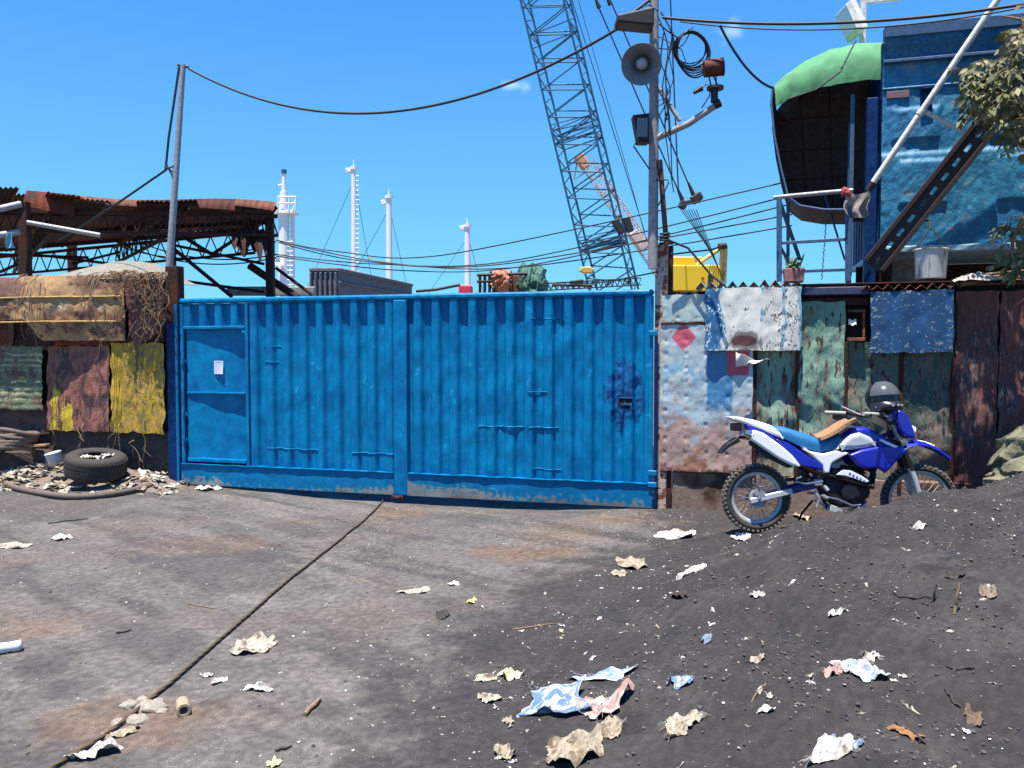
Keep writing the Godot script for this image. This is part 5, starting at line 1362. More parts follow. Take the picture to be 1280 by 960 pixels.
	solo("blue_rag", rag, mat(flat(110, 176, 200), 0.9, 0.0, M.vary_tex, 4.0), "small light blue rag tied to the pipe at the left shed post", "rag")

func lattice(s: Shape, a: Vector3, b: Vector3, wide: float, deep: float, bays: int, r: float, sx: Vector3) -> void:
	var ax := (b - a).normalized()
	var x := (sx - ax * sx.dot(ax)).normalized()
	var z := ax.cross(x)
	var c := [x * wide * 0.5 + z * deep * 0.5, x * -wide * 0.5 + z * deep * 0.5, x * -wide * 0.5 - z * deep * 0.5, x * wide * 0.5 - z * deep * 0.5]
	for k in 4: s.tube([a + c[k], b + c[k]], r, 6, false)
	for i in bays:
		var p := a.lerp(b, float(i) / bays)
		var m := a.lerp(b, (i + 0.5) / bays)
		var q := a.lerp(b, (i + 1.0) / bays)
		for k in 4:
			s.tube([p + c[k], m + c[(k + 1) % 4]], r * 0.62, 4, false)
			s.tube([m + c[(k + 1) % 4], q + c[k]], r * 0.62, 4, false)
		if i % 4 == 0:
			for k in 4: s.tube([p + c[k], p + c[(k + 1) % 4]], r * 0.62, 4, false)

func make_far() -> void:
	# blue-green crawler crane: boom, gantry, ropes, yellow house
	var D := 40.0
	var g := thing("lattice_crane", "tall blue-green lattice boom crane with yellow machine house behind the gate", "crane")
	var bt := at(668, -60, D)
	var bb := at(786, 440, D)
	var boom := Shape.new()
	lattice(boom, bb, bt, 2.0, 1.75, 15, 0.056, V(0.95, 0, 0.32))
	part(g, "boom", boom, M.teal)
	for q in [0.565, 0.285]:                                               # doubled struts where sections are pinned
		var p := bb.lerp(bt, q)
		var sect := Shape.new()
		lattice(sect, p - (bt - bb).normalized() * 0.3, p + (bt - bb).normalized() * 0.3, 2.02, 1.77, 2, 0.045, V(0.95, 0, 0.32))
		part(g, "boom_joint", sect, M.teal)
	var house := Shape.new()
	var h0 := at(836, 364, D)
	var h1 := at(901, 331, D)
	house.prism(I(V(0, 0, h0.z)), [Vector2(h0.x, h0.y), Vector2(h1.x, h0.y), Vector2(h1.x, h1.y - 0.1), Vector2(h1.x - 0.15, h1.y), Vector2(h0.x + 0.2, h1.y), Vector2(h0.x, h1.y - 0.3)], -3.0, 0.0, 0.06)
	part(g, "machine_house", house, M.yellow)
	part(g, "house_skirt", Shape.new().bx(V(h0.x - 0.1, h0.y - 0.5, h0.z - 2.9), V(h1.x, h0.y - 0.02, h0.z - 0.1), 0.03), M.black)
	part(g, "door", Shape.new().bx(at(885, 358, D - 0.05), at(891, 344, D - 0.02), 0.01), mat(flat(60, 56, 50), 0.6))
	part(g, "door_sign", Shape.new().bx(at(886, 342, D - 0.08), at(890.5, 340, D - 0.04), 0.005), M.white_far)
	part(g, "bolt_plate", Shape.new().bx(at(876, 349, D - 0.06), at(881, 348, D - 0.03), 0.004).bx(at(878, 351, D - 0.07), at(879, 346, D - 0.035), 0.004), M.black)
	part(g, "house_roof", Shape.new().bx(at(838, 332, D + 0.5), at(870, 325, D + 2.0), 0.05), M.yellow)
	var gan := Shape.new()
	for q in [[870, 332, 904, 308], [878, 332, 868, 322], [903, 308, 900, 352], [907, 308, 905, 355]]: gan.tube([at(q[0], q[1], D + 0.4), at(q[2], q[3], D + 0.6)], 0.11, 6)
	part(g, "gantry", gan, mat(flat(206, 178, 110), 0.6, 0.0, M.vary_tex, 0.5))
	part(g, "gantry_sheave", Shape.new().tube([at(898, 308, D + 0.3), at(908, 307, D + 0.3)], 0.16, 10), M.black)
	var rope := Shape.new()
	for i in 7: rope.tube([at(851 + i * 3.2, 262, D - 2), at(893 + i * 2.2, 320 + i * 6, D + 0.2)], 0.022, 4, false)
	part(g, "hoist_rope", rope, M.wire)
	var blk := Shape.new()
	for q in [[849, 254, 858, 258], [864, 252, 877, 243]]: blk.bar(at(q[0], q[1], D - 2), at(q[2], q[3], D - 2), 0.25, 0.42, 0.08)
	blk.bar(at(850, 255, D - 2), at(876, 250, D - 2), 0.2, 0.22, 0.04)
	part(g, "spreader_block", blk, M.black)
	for q in [[746, 4, 851, 246], [761, -4, 863, 236], [838, 0, 848, 241]]: part(g, "pendant_rope", Shape.new().tube([at(q[0], q[1], D - 2), at(q[2], q[3], D - 2)], 0.035, 5), M.wire)
	for q in [[744, -2, 749, 10], [758, -4, 763, 6], [847, 236, 853, 250], [860, 228, 867, 244]]: part(g, "rope_socket", Shape.new().tube([at(q[0], q[1], D - 2), at(q[2], q[3], D - 2)], [0.05, 0.11], 6), M.black)
	part(g, "hoist_rope", Shape.new().tube([at(715, 0, D - 1), at(806, 290, D - 1)], 0.02, 4, false), M.wire)
	part(g, "hoist_rope", Shape.new().tube([at(720, -10, D - 1), at(775, 180, D - 1), at(808, 300, D - 1)], 0.014, 4, false), M.wire)
	for q in [[768, 275, 778, 292], [782, 272, 788, 290]]: part(g, "boom_bracket", Shape.new().bar(at(q[0], q[1], D - 1.2), at(q[2], q[3], D - 1.2), 0.3, 0.35, 0.05), M.black)
	# a paler crane farther off
	var E := 62.0
	var g2 := thing("lattice_crane", "distant pale lattice crane jib with orange head seen through the big boom", "crane")
	var j := Shape.new()
	lattice(j, at(830, 345, E), at(735, 205, E), 0.9, 0.9, 16, 0.04, V(0.8, 0.5, 0))
	part(g2, "jib", j, mat(flat(190, 170, 170), 0.6, 0.0, M.vary_tex, 0.5))
	part(g2, "jib_head", Shape.new().bar(at(722, 194, E), at(733, 210, E), 0.8, 0.7, 0.1), mat(flat(206, 140, 90), 0.6, 0.0, M.vary_tex, 0.5))
	part(g2, "head_frame", Shape.new().tube([at(722, 196, E), at(718, 225, E), at(733, 214, E)], 0.06, 5), mat(flat(170, 110, 110), 0.6))
	part(g2, "jib_machinery", Shape.new().bar(at(790, 290, E), at(806, 312, E), 1.0, 0.8, 0.1), mat(flat(206, 176, 170), 0.6, 0.0, M.vary_tex, 0.5))
	# ships' masts beyond
	var masts := [[358, 352, 212, 12, 62.0, "white lattice ship's mast with platform and ladder beside the shed", 0], [443, 342, 202, 7, 70.0, "tallest slim white ship's mast with a cranked head", 1], [487, 350, 238, 8, 70.0, "white ship's mast with a short arm, second tallest, right of the tallest", 2], [585, 362, 274, 8, 74.0, "shortest white ship's mast, above a red funnel", 3]]
	for m in masts:
		var d: float = m[4]
		var t := thing("ship_mast", m[5], "mast", Transform3D.IDENTITY, "ship masts on the skyline")
		var a := at(m[0], m[1] + 70, d)
		var b := at(m[0] - 1, m[2] + 10, d)
		var w: float = m[3] / 1024.0 * d * 0.5
		if m[6] == 0:
			part(t, "column", Shape.new().tube([at(354, 420, d), at(355, 266, d), at(355, 240, d)], [0.42, 0.4, 0.3], 10), M.white_far)
			part(t, "column", Shape.new().tube([at(366, 420, d), at(366, 262, d)], 0.16, 8), M.white_far)
			part(t, "topmast", Shape.new().tube([at(355, 245, d), at(355, 222, d), at(355, 212, d)], [0.2, 0.16, 0.08], 8), M.white_far)
			part(t, "masthead_light", Shape.new().tube([at(355, 217, d), at(355, 212, d)], 0.2, 8), M.blue_steel)
			part(t, "platform", Shape.new().bx(at(347, 270, d + 0.6), at(369, 263, d - 0.6), 0.03), M.white_far)
			for q in [[347, 263, 347, 245], [369, 263, 370, 246], [347, 254, 369, 254], [347, 246, 370, 246], [361, 263, 361, 246], [370, 246, 366, 264]]: part(t, "handrail", Shape.new().tube([at(q[0], q[1], d - 0.6), at(q[2], q[3], d - 0.6)], 0.06, 5), M.white_far)
			part(t, "yard_arm", Shape.new().tube([at(348, 232, d), at(357, 231, d)], 0.1, 6), M.white_far)
			for y in range(272, 420, 6): part(t, "rung", Shape.new().tube([at(355, y, d - 0.2), at(366, y, d - 0.2)], 0.04, 4), M.white_far)
			part(t, "radar_dish", Shape.new().lathe(Transform3D(Basis.from_euler(Vector3(1.2, 0.6, 0)), at(347, 328, d - 0.6)), [Vector2(0.0, 0.0), Vector2(0.25, 0.05), Vector2(0.42, 0.2), Vector2(0.40, 0.22), Vector2(0.2, 0.1)], 16), M.white_far)
		else:
			part(t, "column", Shape.new().tube([a, a.lerp(b, 0.5), b], [w * 1.1, w, w * 0.85], 12), M.white_far)
			part(t, "cap", Shape.new().tube([b, b + V(0, 0.25, 0)], w * 1.25, 12), M.white_far)
			part(t, "topmast", Shape.new().tube([b, at(m[0] - 1, m[2] - 2, d)], 0.05, 5), M.white_far)
			var c := at(m[0] - 9, m[2] + (12 if m[6] != 2 else 16), d)
			part(t, "arm", Shape.new().tube([c, V(b.x, c.y, b.z)], 0.16, 6), M.white_far)
			part(t, "arm_head", Shape.new().bar(c + V(-0.1, 0, 0), c + V(0.25, 0.1, 0), 0.4, 0.4, 0.05), M.white_far)
			if m[6] == 1:
				for y in range(220, 410, 6): part(t, "rung", Shape.new().tube([at(445, y, d - 0.2), at(448.5, y, d - 0.2)], 0.05, 4), M.white_far)
			for s in [-1, 1]: part(t, "stay", Shape.new().tube([at(m[0], m[2] + 22, d), at(m[0] + s * (24 if s > 0 else 60), m[1] + 20, d)], 0.02, 4, false), M.wire)
	# loads behind the gate
	var sk := thing("ribbed_skip", "grey ribbed steel skip showing above the gate left of its middle", "skip")
	var iron := mat(flat(112, 112, 120), 0.8, 0.1, M.vary_tex, 0.6, M.fine_tex, 0.4)
	var k0 := at(387, 366, 22.0)
	var k1 := at(424, 339, 22.0)
	var k2 := at(515, 350, 26.5)
	part(sk, "end_panel", Shape.new().bx(V(k0.x, k0.y - 2.5, k0.z - 0.1), V(k1.x, k1.y, k0.z), 0.02), iron)
	var sd := Shape.new()
	sd.quad(V(k1.x, k0.y - 2.5, k0.z - 0.05), V(k2.x, k0.y - 2.5, k2.z), V(k2.x, k1.y - 0.06, k2.z), V(k1.x, k1.y, k0.z - 0.05))
	sd.quad(V(k1.x, k1.y, k0.z - 0.05), V(k2.x, k1.y - 0.06, k2.z), V(k2.x - 0.9, k1.y - 0.06, k2.z - 0.4), V(k0.x, k1.y, k0.z - 0.05))
	part(sk, "side_panel", sd, iron)
	part(sk, "top_rail", Shape.new().bar(V(k0.x, k1.y + 0.04, k0.z), V(k1.x, k1.y + 0.04, k0.z), 0.1, 0.1, 0.02).bar(V(k1.x, k1.y + 0.04, k0.z), V(k2.x, k1.y - 0.02, k2.z), 0.1, 0.1, 0.02), iron)
	part(sk, "side_rail", Shape.new().bar(V(k1.x, k1.y - 0.3, k0.z), V(k2.x, k1.y - 0.34, k2.z), 0.08, 0.08, 0.02), iron)
	for i in 6: part(sk, "rib", Shape.new().bx(V(lerpf(k0.x, k1.x, (i + 0.15) / 6.0), k0.y - 2.4, k0.z), V(lerpf(k0.x, k1.x, (i + 0.55) / 6.0), k1.y - 0.03, k0.z + 0.1), 0.03), iron)
	var ld := thing("wrapped_load", "stack on a truck rack wrapped in orange and green tarpaulins above the gate", "load")
	var wrap := func(x0: float, x1: float, y0: float, y1: float, d: float, sd2: float) -> Shape:
		var a := at(x0, y0, d)
		var b := at(x1, y1, d)
		return Shape.new().sheet(26, 20, func(u, v):
			var w := lerpf(a.x, b.x, u)
			var top: float = 1.0 - pow(absf(u - 0.5) * 2.0, 5.0)
			var q := V(w, lerpf(a.y, b.y, (1.0 - v) * (0.9 + 0.1 * top)), a.z + 0.8 * (1.0 - pow(absf(u - 0.5) * 2.0, 4.0)) - 1.0 * pow(1.0 - v, 5.0))
			return q + V(n1.get_noise_2d(u * 3 + sd2, v * 3), n1.get_noise_2d(u * 4 + 9, v * 4 + sd2), n2.get_noise_2d(u * 3 + sd2, v * 2.5)) * V(0.12, 0.16, 0.25), 0.01)
	part(ld, "green_tarpaulin", wrap.call(647, 684, 385, 329, 24.0, 2.0), mat(flat(58, 104, 88), 0.8, 0.0, M.vary_tex, 0.8, M.dents_tex, 3.0))
	part(ld, "dark_load", Shape.new().bx(at(615, 385, 24.2) + V(0, -1, 0), at(652, 343, 24.2) + V(0, 0, -1.2), 0.05), mat(flat(110, 66, 62), 0.8, 0.0, M.vary_tex, 0.8))
	part(ld, "orange_tarpaulin", wrap.call(612, 640, 362, 337, 23.8, 5.0), mat(flat(192, 128, 96), 0.8, 0.0, M.vary_tex, 0.8, M.dents_tex, 2.0))
	var rk := Shape.new()
	for q in [[596, 344, 660, 342], [596, 352, 640, 351], [600, 343, 600, 380], [606, 343, 606, 380], [612, 343, 612, 380], [690, 356, 740, 357], [545, 362, 575, 356], [520, 364, 545, 362]]: rk.tube([at(q[0], q[1], 23.4), at(q[2], q[3], 23.4)], 0.045, 5)
	part(ld, "rack", rk, M.black)
	solo("red_funnel", Shape.new().bx(at(575, 380, 60.0), at(590, 356, 58.5), 0.1), mat(flat(206, 52, 70), 0.6, 0.0, M.vary_tex, 0.5), "small red ship's funnel block under the shortest mast", "funnel")
	var rail := thing("steel_jib", "long thin dark steel jib lying level just above the gate top", "jib")
	var lt := Shape.new()
	lattice(lt, at(676, 359, 26), at(800, 352, 27), 0.22, 0.18, 18, 0.018, V(0, 1, 0))
	part(rail, "lattice", lt, M.black)
	part(rail, "drive_unit", Shape.new().bar(at(714, 355, 26), at(728, 353, 26.1), 0.3, 0.2, 0.03), M.black)
	solo("yellow_hook_block", Shape.new().prism(I(at(733, 337, 30.0)), [Vector2(-0.28, -0.05), Vector2(-0.1, -0.14), Vector2(0.2, -0.12), Vector2(0.28, 0.02), Vector2(0.1, 0.1), Vector2(-0.2, 0.08)], -0.15, 0.15, 0.03), mat(flat(214, 180, 90), 0.6, 0.0, M.vary_tex, 2.0), "small yellow hook block hanging left of the boom foot", "hook")
	solo("fascia_board", Shape.new().bx(at(285, 370, 16.0), at(393, 358, 15.9), 0.02), mat(flat(150, 150, 146), 0.8, 0.0, M.vary_tex, 0.6), "pale grey fascia board just showing over the gate left half", "board")

func hang(a: Vector3, b: Vector3, sag: float, n := 24) -> Array:
	var pts := []
	for i in n + 1:
		var q := float(i) / n
		pts.append(a.lerp(b, q) - V(0, sag * 4.0 * q * (1.0 - q), 0))
	return pts
func cable(label: String, pts: Array, r: float, m: Material = null) -> void:
	solo("overhead_cable", Shape.new().tube(pts, r, 6, false), m if m else M.wire, label, "cable", Transform3D.IDENTITY, "overhead cables")

func make_poles() -> void:
	# main pole
	var D := 9.55
	var g := thing("utility_pole", "grey pole strapped to the rusty column, with bracket arms and hanging cables", "pole")
	part(g, "shaft", Shape.new().tube([at(816, 336, D), at(817, 200, D), at(818, -40, D)], [0.058, 0.056, 0.05], 14), M.pole)
	part(g, "rusty_pipe", Shape.new().tube([at(833, 305, D - 0.03), at(829, 255, D - 0.02), at(826, 215, D - 0.02), at(824, 200, D - 0.02)], 0.03, 10), M.rust)
	part(g, "pipe_clamp", Shape.new().tube([at(824, 212, D - 0.02), at(823, 201, D - 0.02)], 0.045, 10), M.black)
	for y in [300, 296, 292]: part(g, "wire_wrap", Shape.new().lathe(I(at(831, y, D - 0.05), V(8, 0, 6)), [Vector2(0.055, -0.012), Vector2(0.067, 0), Vector2(0.055, 0.012), Vector2(0.045, 0), Vector2(0.055, -0.012)], 14), M.wire)
	var arm := part(g, "bracket_arm", Shape.new().tube([at(818, 174, D), at(860, 155, D - 0.1), at(899, 129, D - 0.2)], [0.04, 0.038, 0.036], 12), M.pole)
	part(arm, "end_cap", Shape.new().tube([at(893, 132, D - 0.18), at(901, 128, D - 0.21)], 0.047, 12), M.black)
	part(arm, "stub", Shape.new().tube([at(893, 128, D - 0.2), at(893, 112, D - 0.2)], 0.042, 12), M.black)
	part(arm, "flange", Shape.new().tube([at(894, 112, D - 0.2), at(894, 108.5, D - 0.2)], 0.095, 16), M.black)
	part(g, "arm_strut", Shape.new().tube([at(820, 105, D), at(836, 130, D - 0.06), at(850, 151, D - 0.09)], 0.026, 8), M.galv)
	for q in [[820, 225, 835, 225, 836, 228, 823, 257]]: part(g, "wire_bracket", Shape.new().tube([at(q[0], q[1], D - 0.05), at(q[2], q[3], D - 0.05), at(q[4], q[5], D - 0.05), at(q[6], q[7], D - 0.05)], 0.008, 5), M.black)
	# horn loudspeaker
	var h := thing("horn_loudspeaker", "round grey horn loudspeaker facing the street, mounted on the utility pole", "loudspeaker")
	var hp := at(802, 80, D - 0.35)
	var face := (EYE + V(-0.6, -0.8, 0) - hp).normalized()
	var hy := face
	var hx := hy.cross(V(0, 0, 1)).normalized()
	if hx.length() < 0.1: hx = Vector3.RIGHT
	var ht := Transform3D(Basis(hx, hy, hx.cross(hy)), hp)
	var horn := mat(flat(112, 118, 126), 0.55, 0.1, M.vary_tex, 2.0)
	part(h, "horn", Shape.new().lathe(ht, [Vector2(0.05, -0.26), Vector2(0.06, -0.2), Vector2(0.09, -0.11), Vector2(0.15, -0.02), Vector2(0.214, 0.03), Vector2(0.222, 0.034), Vector2(0.222, 0.044), Vector2(0.21, 0.044), Vector2(0.145, -0.005), Vector2(0.085, -0.095), Vector2(0.05, -0.15), Vector2(0.0, -0.15)], 36), horn)
	part(h, "phase_plug", Shape.new().lathe(ht, [Vector2(0.07, -0.13), Vector2(0.066, -0.02), Vector2(0.055, 0.01), Vector2(0.03, 0.025), Vector2(0.0, 0.03)], 20), mat(flat(160, 164, 172), 0.4, 0.2, M.vary_tex, 3.0))
	part(h, "driver", Shape.new().lathe(ht, [Vector2(0.0, -0.4), Vector2(0.08, -0.4), Vector2(0.09, -0.38), Vector2(0.09, -0.27), Vector2(0.05, -0.25)], 18), M.black)
	part(h, "mounting_bracket", Shape.new().tube([hp - face * 0.2, at(818, 100, D)], 0.014, 6), M.black)
	# canopy lamp shade at the top, small box lamp, tin-can lamp
	var c := thing("pole_lamp", "dark wedge-shaped street lamp near the top of the utility pole", "lamp")
	var lx := at(770, 26, D - 0.2)
	var ly := at(814, 28, D - 0.05)
	part(c, "lamp_housing", Shape.new().prism(Transform3D(Basis.IDENTITY, V(0, 0, D * -1.0 + 0.12)), [Vector2(lx.x, lx.y - 0.03), Vector2(lx.x + 0.01, lx.y + 0.05), Vector2(ly.x, ly.y + 0.1), Vector2(ly.x, ly.y - 0.11)], -0.14, 0.14, 0.02), M.black)
	part(c, "lamp_arm", Shape.new().tube([at(788, 18, D - 0.1), at(800, 9, D - 0.05), at(815, -2, D)], 0.02, 6), M.black)
	var b := thing("floodlight", "small weathered box floodlight on the left of the utility pole", "floodlight")
	var q0 := at(801, 163, D - 0.12)
	part(b, "lamp_housing", Shape.new().prism(I(V(0, 0, q0.z), V(0, 0, 0)), [Vector2(q0.x - 0.1, q0.y + 0.15), Vector2(q0.x + 0.08, q0.y + 0.17), Vector2(q0.x + 0.08, q0.y - 0.15), Vector2(q0.x - 0.04, q0.y - 0.15)], -0.1, 0.1, 0.015), mat(flat(70, 72, 82), 0.7, 0.0, M.rust_tex, 3.0))
	part(b, "lamp_glass", Shape.new().bx(V(q0.x - 0.06, q0.y - 0.1, q0.z + 0.102), V(q0.x + 0.06, q0.y + 0.11, q0.z + 0.108)), mat(flat(96, 100, 110), 0.2, 0.0))
	part(b, "bracket", Shape.new().tube([at(812, 179, D - 0.06), at(793, 180, D - 0.08), at(792, 183, D - 0.08), at(812, 212, D - 0.06)], 0.009, 5), M.black)
	var n := thing("can_lamp", "upturned rusty red can lamp on the end of the pole's bracket arm", "lamp")
	var np := at(892, 86, D - 0.2)
	part(n, "can", Shape.new().tube([np + V(-0.11, 0.0, 0.0), np + V(0.1, 0.015, 0.02)], 0.095, 20), mat(flat(220, 150, 140), 0.8, 0.0, M.rust_tex, 2.0))
	part(n, "rim", Shape.new().tube([np + V(0.085, 0.014, 0.02), np + V(0.105, 0.016, 0.022)], 0.1, 20), M.rust_dark)
	for q in [[886, 95, 889, 109], [895, 96, 895, 109], [892, 96, 898, 109]]: part(n, "leg", Shape.new().tube([at(q[0], q[1], D - 0.2), at(q[2], q[3], D - 0.2)], 0.009, 5), M.black)
	part(n, "socket", Shape.new().tube([at(867, 116, D - 0.2), at(877, 110, D - 0.2)], [0.02, 0.036], 8), M.black)
	part(n, "lead", Shape.new().tube([at(876, 111, D - 0.2), at(882, 106, D - 0.2), at(888, 106, D - 0.2), at(887, 120, D - 0.2), at(877, 135, D - 0.18)], 0.007, 5), M.wire)
	# coil of spare cable
	var k := thing("cable_coil", "big loose coil of black cable hanging beside the utility pole", "cable coil")
	var kc := at(863, 62, D - 0.1)
	var r := RandomNumberGenerator.new()
	r.seed = 8
	for i in 9:
		var pts := []
		var rx := 0.175 + r.randf_range(-0.012, 0.03)
		var ry := 0.19 + i * 0.011
		for j in 33:
			var a := TAU * j / 32.0
			pts.append(kc + V(rx * sin(a) + 0.03 * (1.0 - cos(a)) * r.randf_range(0.9, 1.1) * (i / 9.0), 0.095 - ry * (1.0 - cos(a)) * 0.9 + 0.09, 0.03 * sin(a + i) + i * 0.004))
		part(k, "loop", Shape.new().tube(pts, 0.0085, 5), M.wire)
	# wires round the pole head
	var tg := thing("wire_tangle", "tangle of thin black wires dropping down beside the utility pole", "wires")
	for q in [[822, 20, 835, 60, 828, 110, 834, 150], [826, 15, 842, 50, 832, 90, 838, 170], [830, 40, 826, 80, 838, 110, 830, 160], [824, 30, 848, 48, 858, 40, 862, 36], [822, 45, 840, 55, 852, 62, 858, 80], [835, 110, 831, 150, 836, 200, 842, 240], [828, 130, 842, 100, 836, 70, 842, 40], [822, 150, 834, 130, 838, 170, 840, 230], [836, 60, 850, 45, 842, 70, 850, 80], [806, 20, 803, 8, 812, 6, 822, 14], [822, 60, 846, 62, 855, 55, 866, 34]]:
		var cv := Curve3D.new()
		for i in range(0, 8, 2):
			var p := at(q[i], q[i + 1], D - 0.1 - 0.05 * r.randf())
			var tn := V(0, 0, 0)
			if i > 0 and i < 6: tn = (at(q[i + 2], q[i + 3], D) - at(q[i - 2], q[i - 1], D)) * 0.18
			cv.add_point(p, -tn, tn)
		var pts := []
		for s in 17: pts.append(cv.sample_baked(cv.get_baked_length() * s / 16.0))
		part(tg, "wire", Shape.new().tube(pts, r.randf_range(0.005, 0.009), 5, false), M.wire)
	for y in [122, 128]: part(tg, "wire", Shape.new().tube([at(822, y + 5, D - 0.06), at(832, y, D - 0.1)], 0.005, 4), M.wire)
	# thin pole on the left with its bracing wire
	var lp := thing("thin_pole", "thin bare steel pole behind the left gate post with a bracing wire", "pole")
	var e := 11.9
	part(lp, "shaft", Shape.new().tube([at(210, 350, e), at(212, 330, e), at(221, 200, e), at(229, 81, e)], [0.055, 0.05, 0.045, 0.036], 10), M.galv)
	part(lp, "cross_tip", Shape.new().tube([at(222, 81, e), at(236, 84, e)], 0.02, 6), M.black)
	part(lp, "bracing_wire", Shape.new().tube([at(224, 84, e), at(211, 172, e), at(207, 212, e)], 0.018, 5), M.black)
	for q in [[207, 212, 219, 207], [208, 205, 218, 225], [206, 208, 220, 217]]: part(lp, "tie", Shape.new().tube([at(q[0], q[1], e - 0.03), at(q[2], q[3], e - 0.03)], 0.013, 5), M.black)
	# cables
	cable("black cable sagging from the thin left pole up to the utility pole", hang(at(236, 86, 11.9), at(772, 36, 9.4), 0.78, 40), 0.016)
	cable("cable slanting down from the thin left pole towards the shed", [at(208, 212, 11.9), at(150, 252, 12.3), at(72, 303, 12.8)], 0.016)
	cable("thick cable running right from the utility pole past the white floodlight", hang(at(828, 22, 9.4), at(1300, 2, 8.0), 0.13, 30), 0.016)
	cable("thin companion cable running right above the green hood", hang(at(850, 27, 9.4), at(1300, 5, 8.1), 0.16, 30), 0.008)
	cable("drooping cable from the thick line down to the green hood", hang(at(900, 32, 9.2), at(966, 110, 9.3), 0.12, 16), 0.014)
	cable("loose cable drooping over the green hood from the floodlight", [at(1070, 50, 9.0), at(1050, 90, 8.75), at(1020, 112, 8.7), at(985, 124, 8.75)], 0.009)
	var rows := [[345, 300, 420, 314, 560, 318, 980, 228], [348, 303, 450, 326, 620, 331, 990, 268], [345, 318, 470, 330, 640, 326, 985, 245], [350, 302, 480, 328, 650, 334, 990, 282], [345, 320, 500, 338, 660, 332, 985, 256]]
	var names := ["highest", "second", "third", "fourth", "lowest"]
	for i in 5:
		var q: Array = rows[i]
		var cv := Curve3D.new()
		var ds := [14.0, 14.0, 13.5, 11.5]
		for j in 4:
			var tn := V(0, 0, 0)
			if j > 0 and j < 3: tn = (at(q[j * 2 + 2], q[j * 2 + 3], ds[j + 1]) - at(q[j * 2 - 2], q[j * 2 - 1], ds[j - 1])) * 0.16
			cv.add_point(at(q[j * 2], q[j * 2 + 1], ds[j]), -tn, tn)
		var pts := []
		for s in 41: pts.append(cv.sample_baked(cv.get_baked_length() * s / 40.0))
		cable("%s of the thin cables strung low from the shed across to the railing" % names[i], pts, 0.010)
	for i in 3:
		var q: Array = [[145, 290, 250, 330, 345, 318], [150, 308, 260, 322, 345, 302], [140, 300, 230, 312, 345, 322]][i]
		cable(["upper crossing", "middle", "lowest slack"][i] + " cable hanging inside the open shed", hang(at(q[0], q[1], 15.0), at(q[4], q[5], 14.0), 0.25, 16), 0.012)
	cable("slack cable from the column top down over the white board", [at(835, 300, 9.4), at(860, 310, 9.4), at(890, 345, 9.3), at(905, 356, 9.2)], 0.014)
	cable("straight cable from the column top up over the yellow machine house", [at(838, 318, 9.5), at(890, 312, 9.7), at(902, 308, 10.0)], 0.012)
	cable("fine stay wire running left from the column to the boom foot", [at(822, 340, 9.55), at(760, 352, 12.0), at(690, 358, 14.0)], 0.010)

const BIKE_S := 0.00752
func bk(x: float, y: float, z := 0.0) -> Vector3: return V((x - 945) * BIKE_S, (622 - y) * BIKE_S, z)   # side-view measurements to metres from the rear hub
func outline(a: Array) -> Array:
	var o := []
	for i in range(0, a.size(), 2): o.append(Vector2((a[i] - 945) * BIKE_S, (622 - a[i + 1]) * BIKE_S))
	return o
# a bodywork shell: side outline swelling towards the middle of its face
func shell(a: Array, z0: float, z1: float, bev := 0.012) -> Shape:
	var c := Curve2D.new()
	var p := outline(a)
	var m := p.size()
	for i in m:
		var tn: Vector2 = (p[(i + 1) % m] - p[(i + m - 1) % m]) * 0.12
		c.add_point(p[i], -tn, tn)
	c.add_point(p[0], -(p[1] - p[m - 1]) * 0.12, (p[1] - p[m - 1]) * 0.12)
	var pts := []
	var n := maxi(24, m * 4)
	for i in n: pts.append(c.sample_baked(c.get_baked_length() * i / n))
	return Shape.new().rounded(pts, z0, z1, bev)

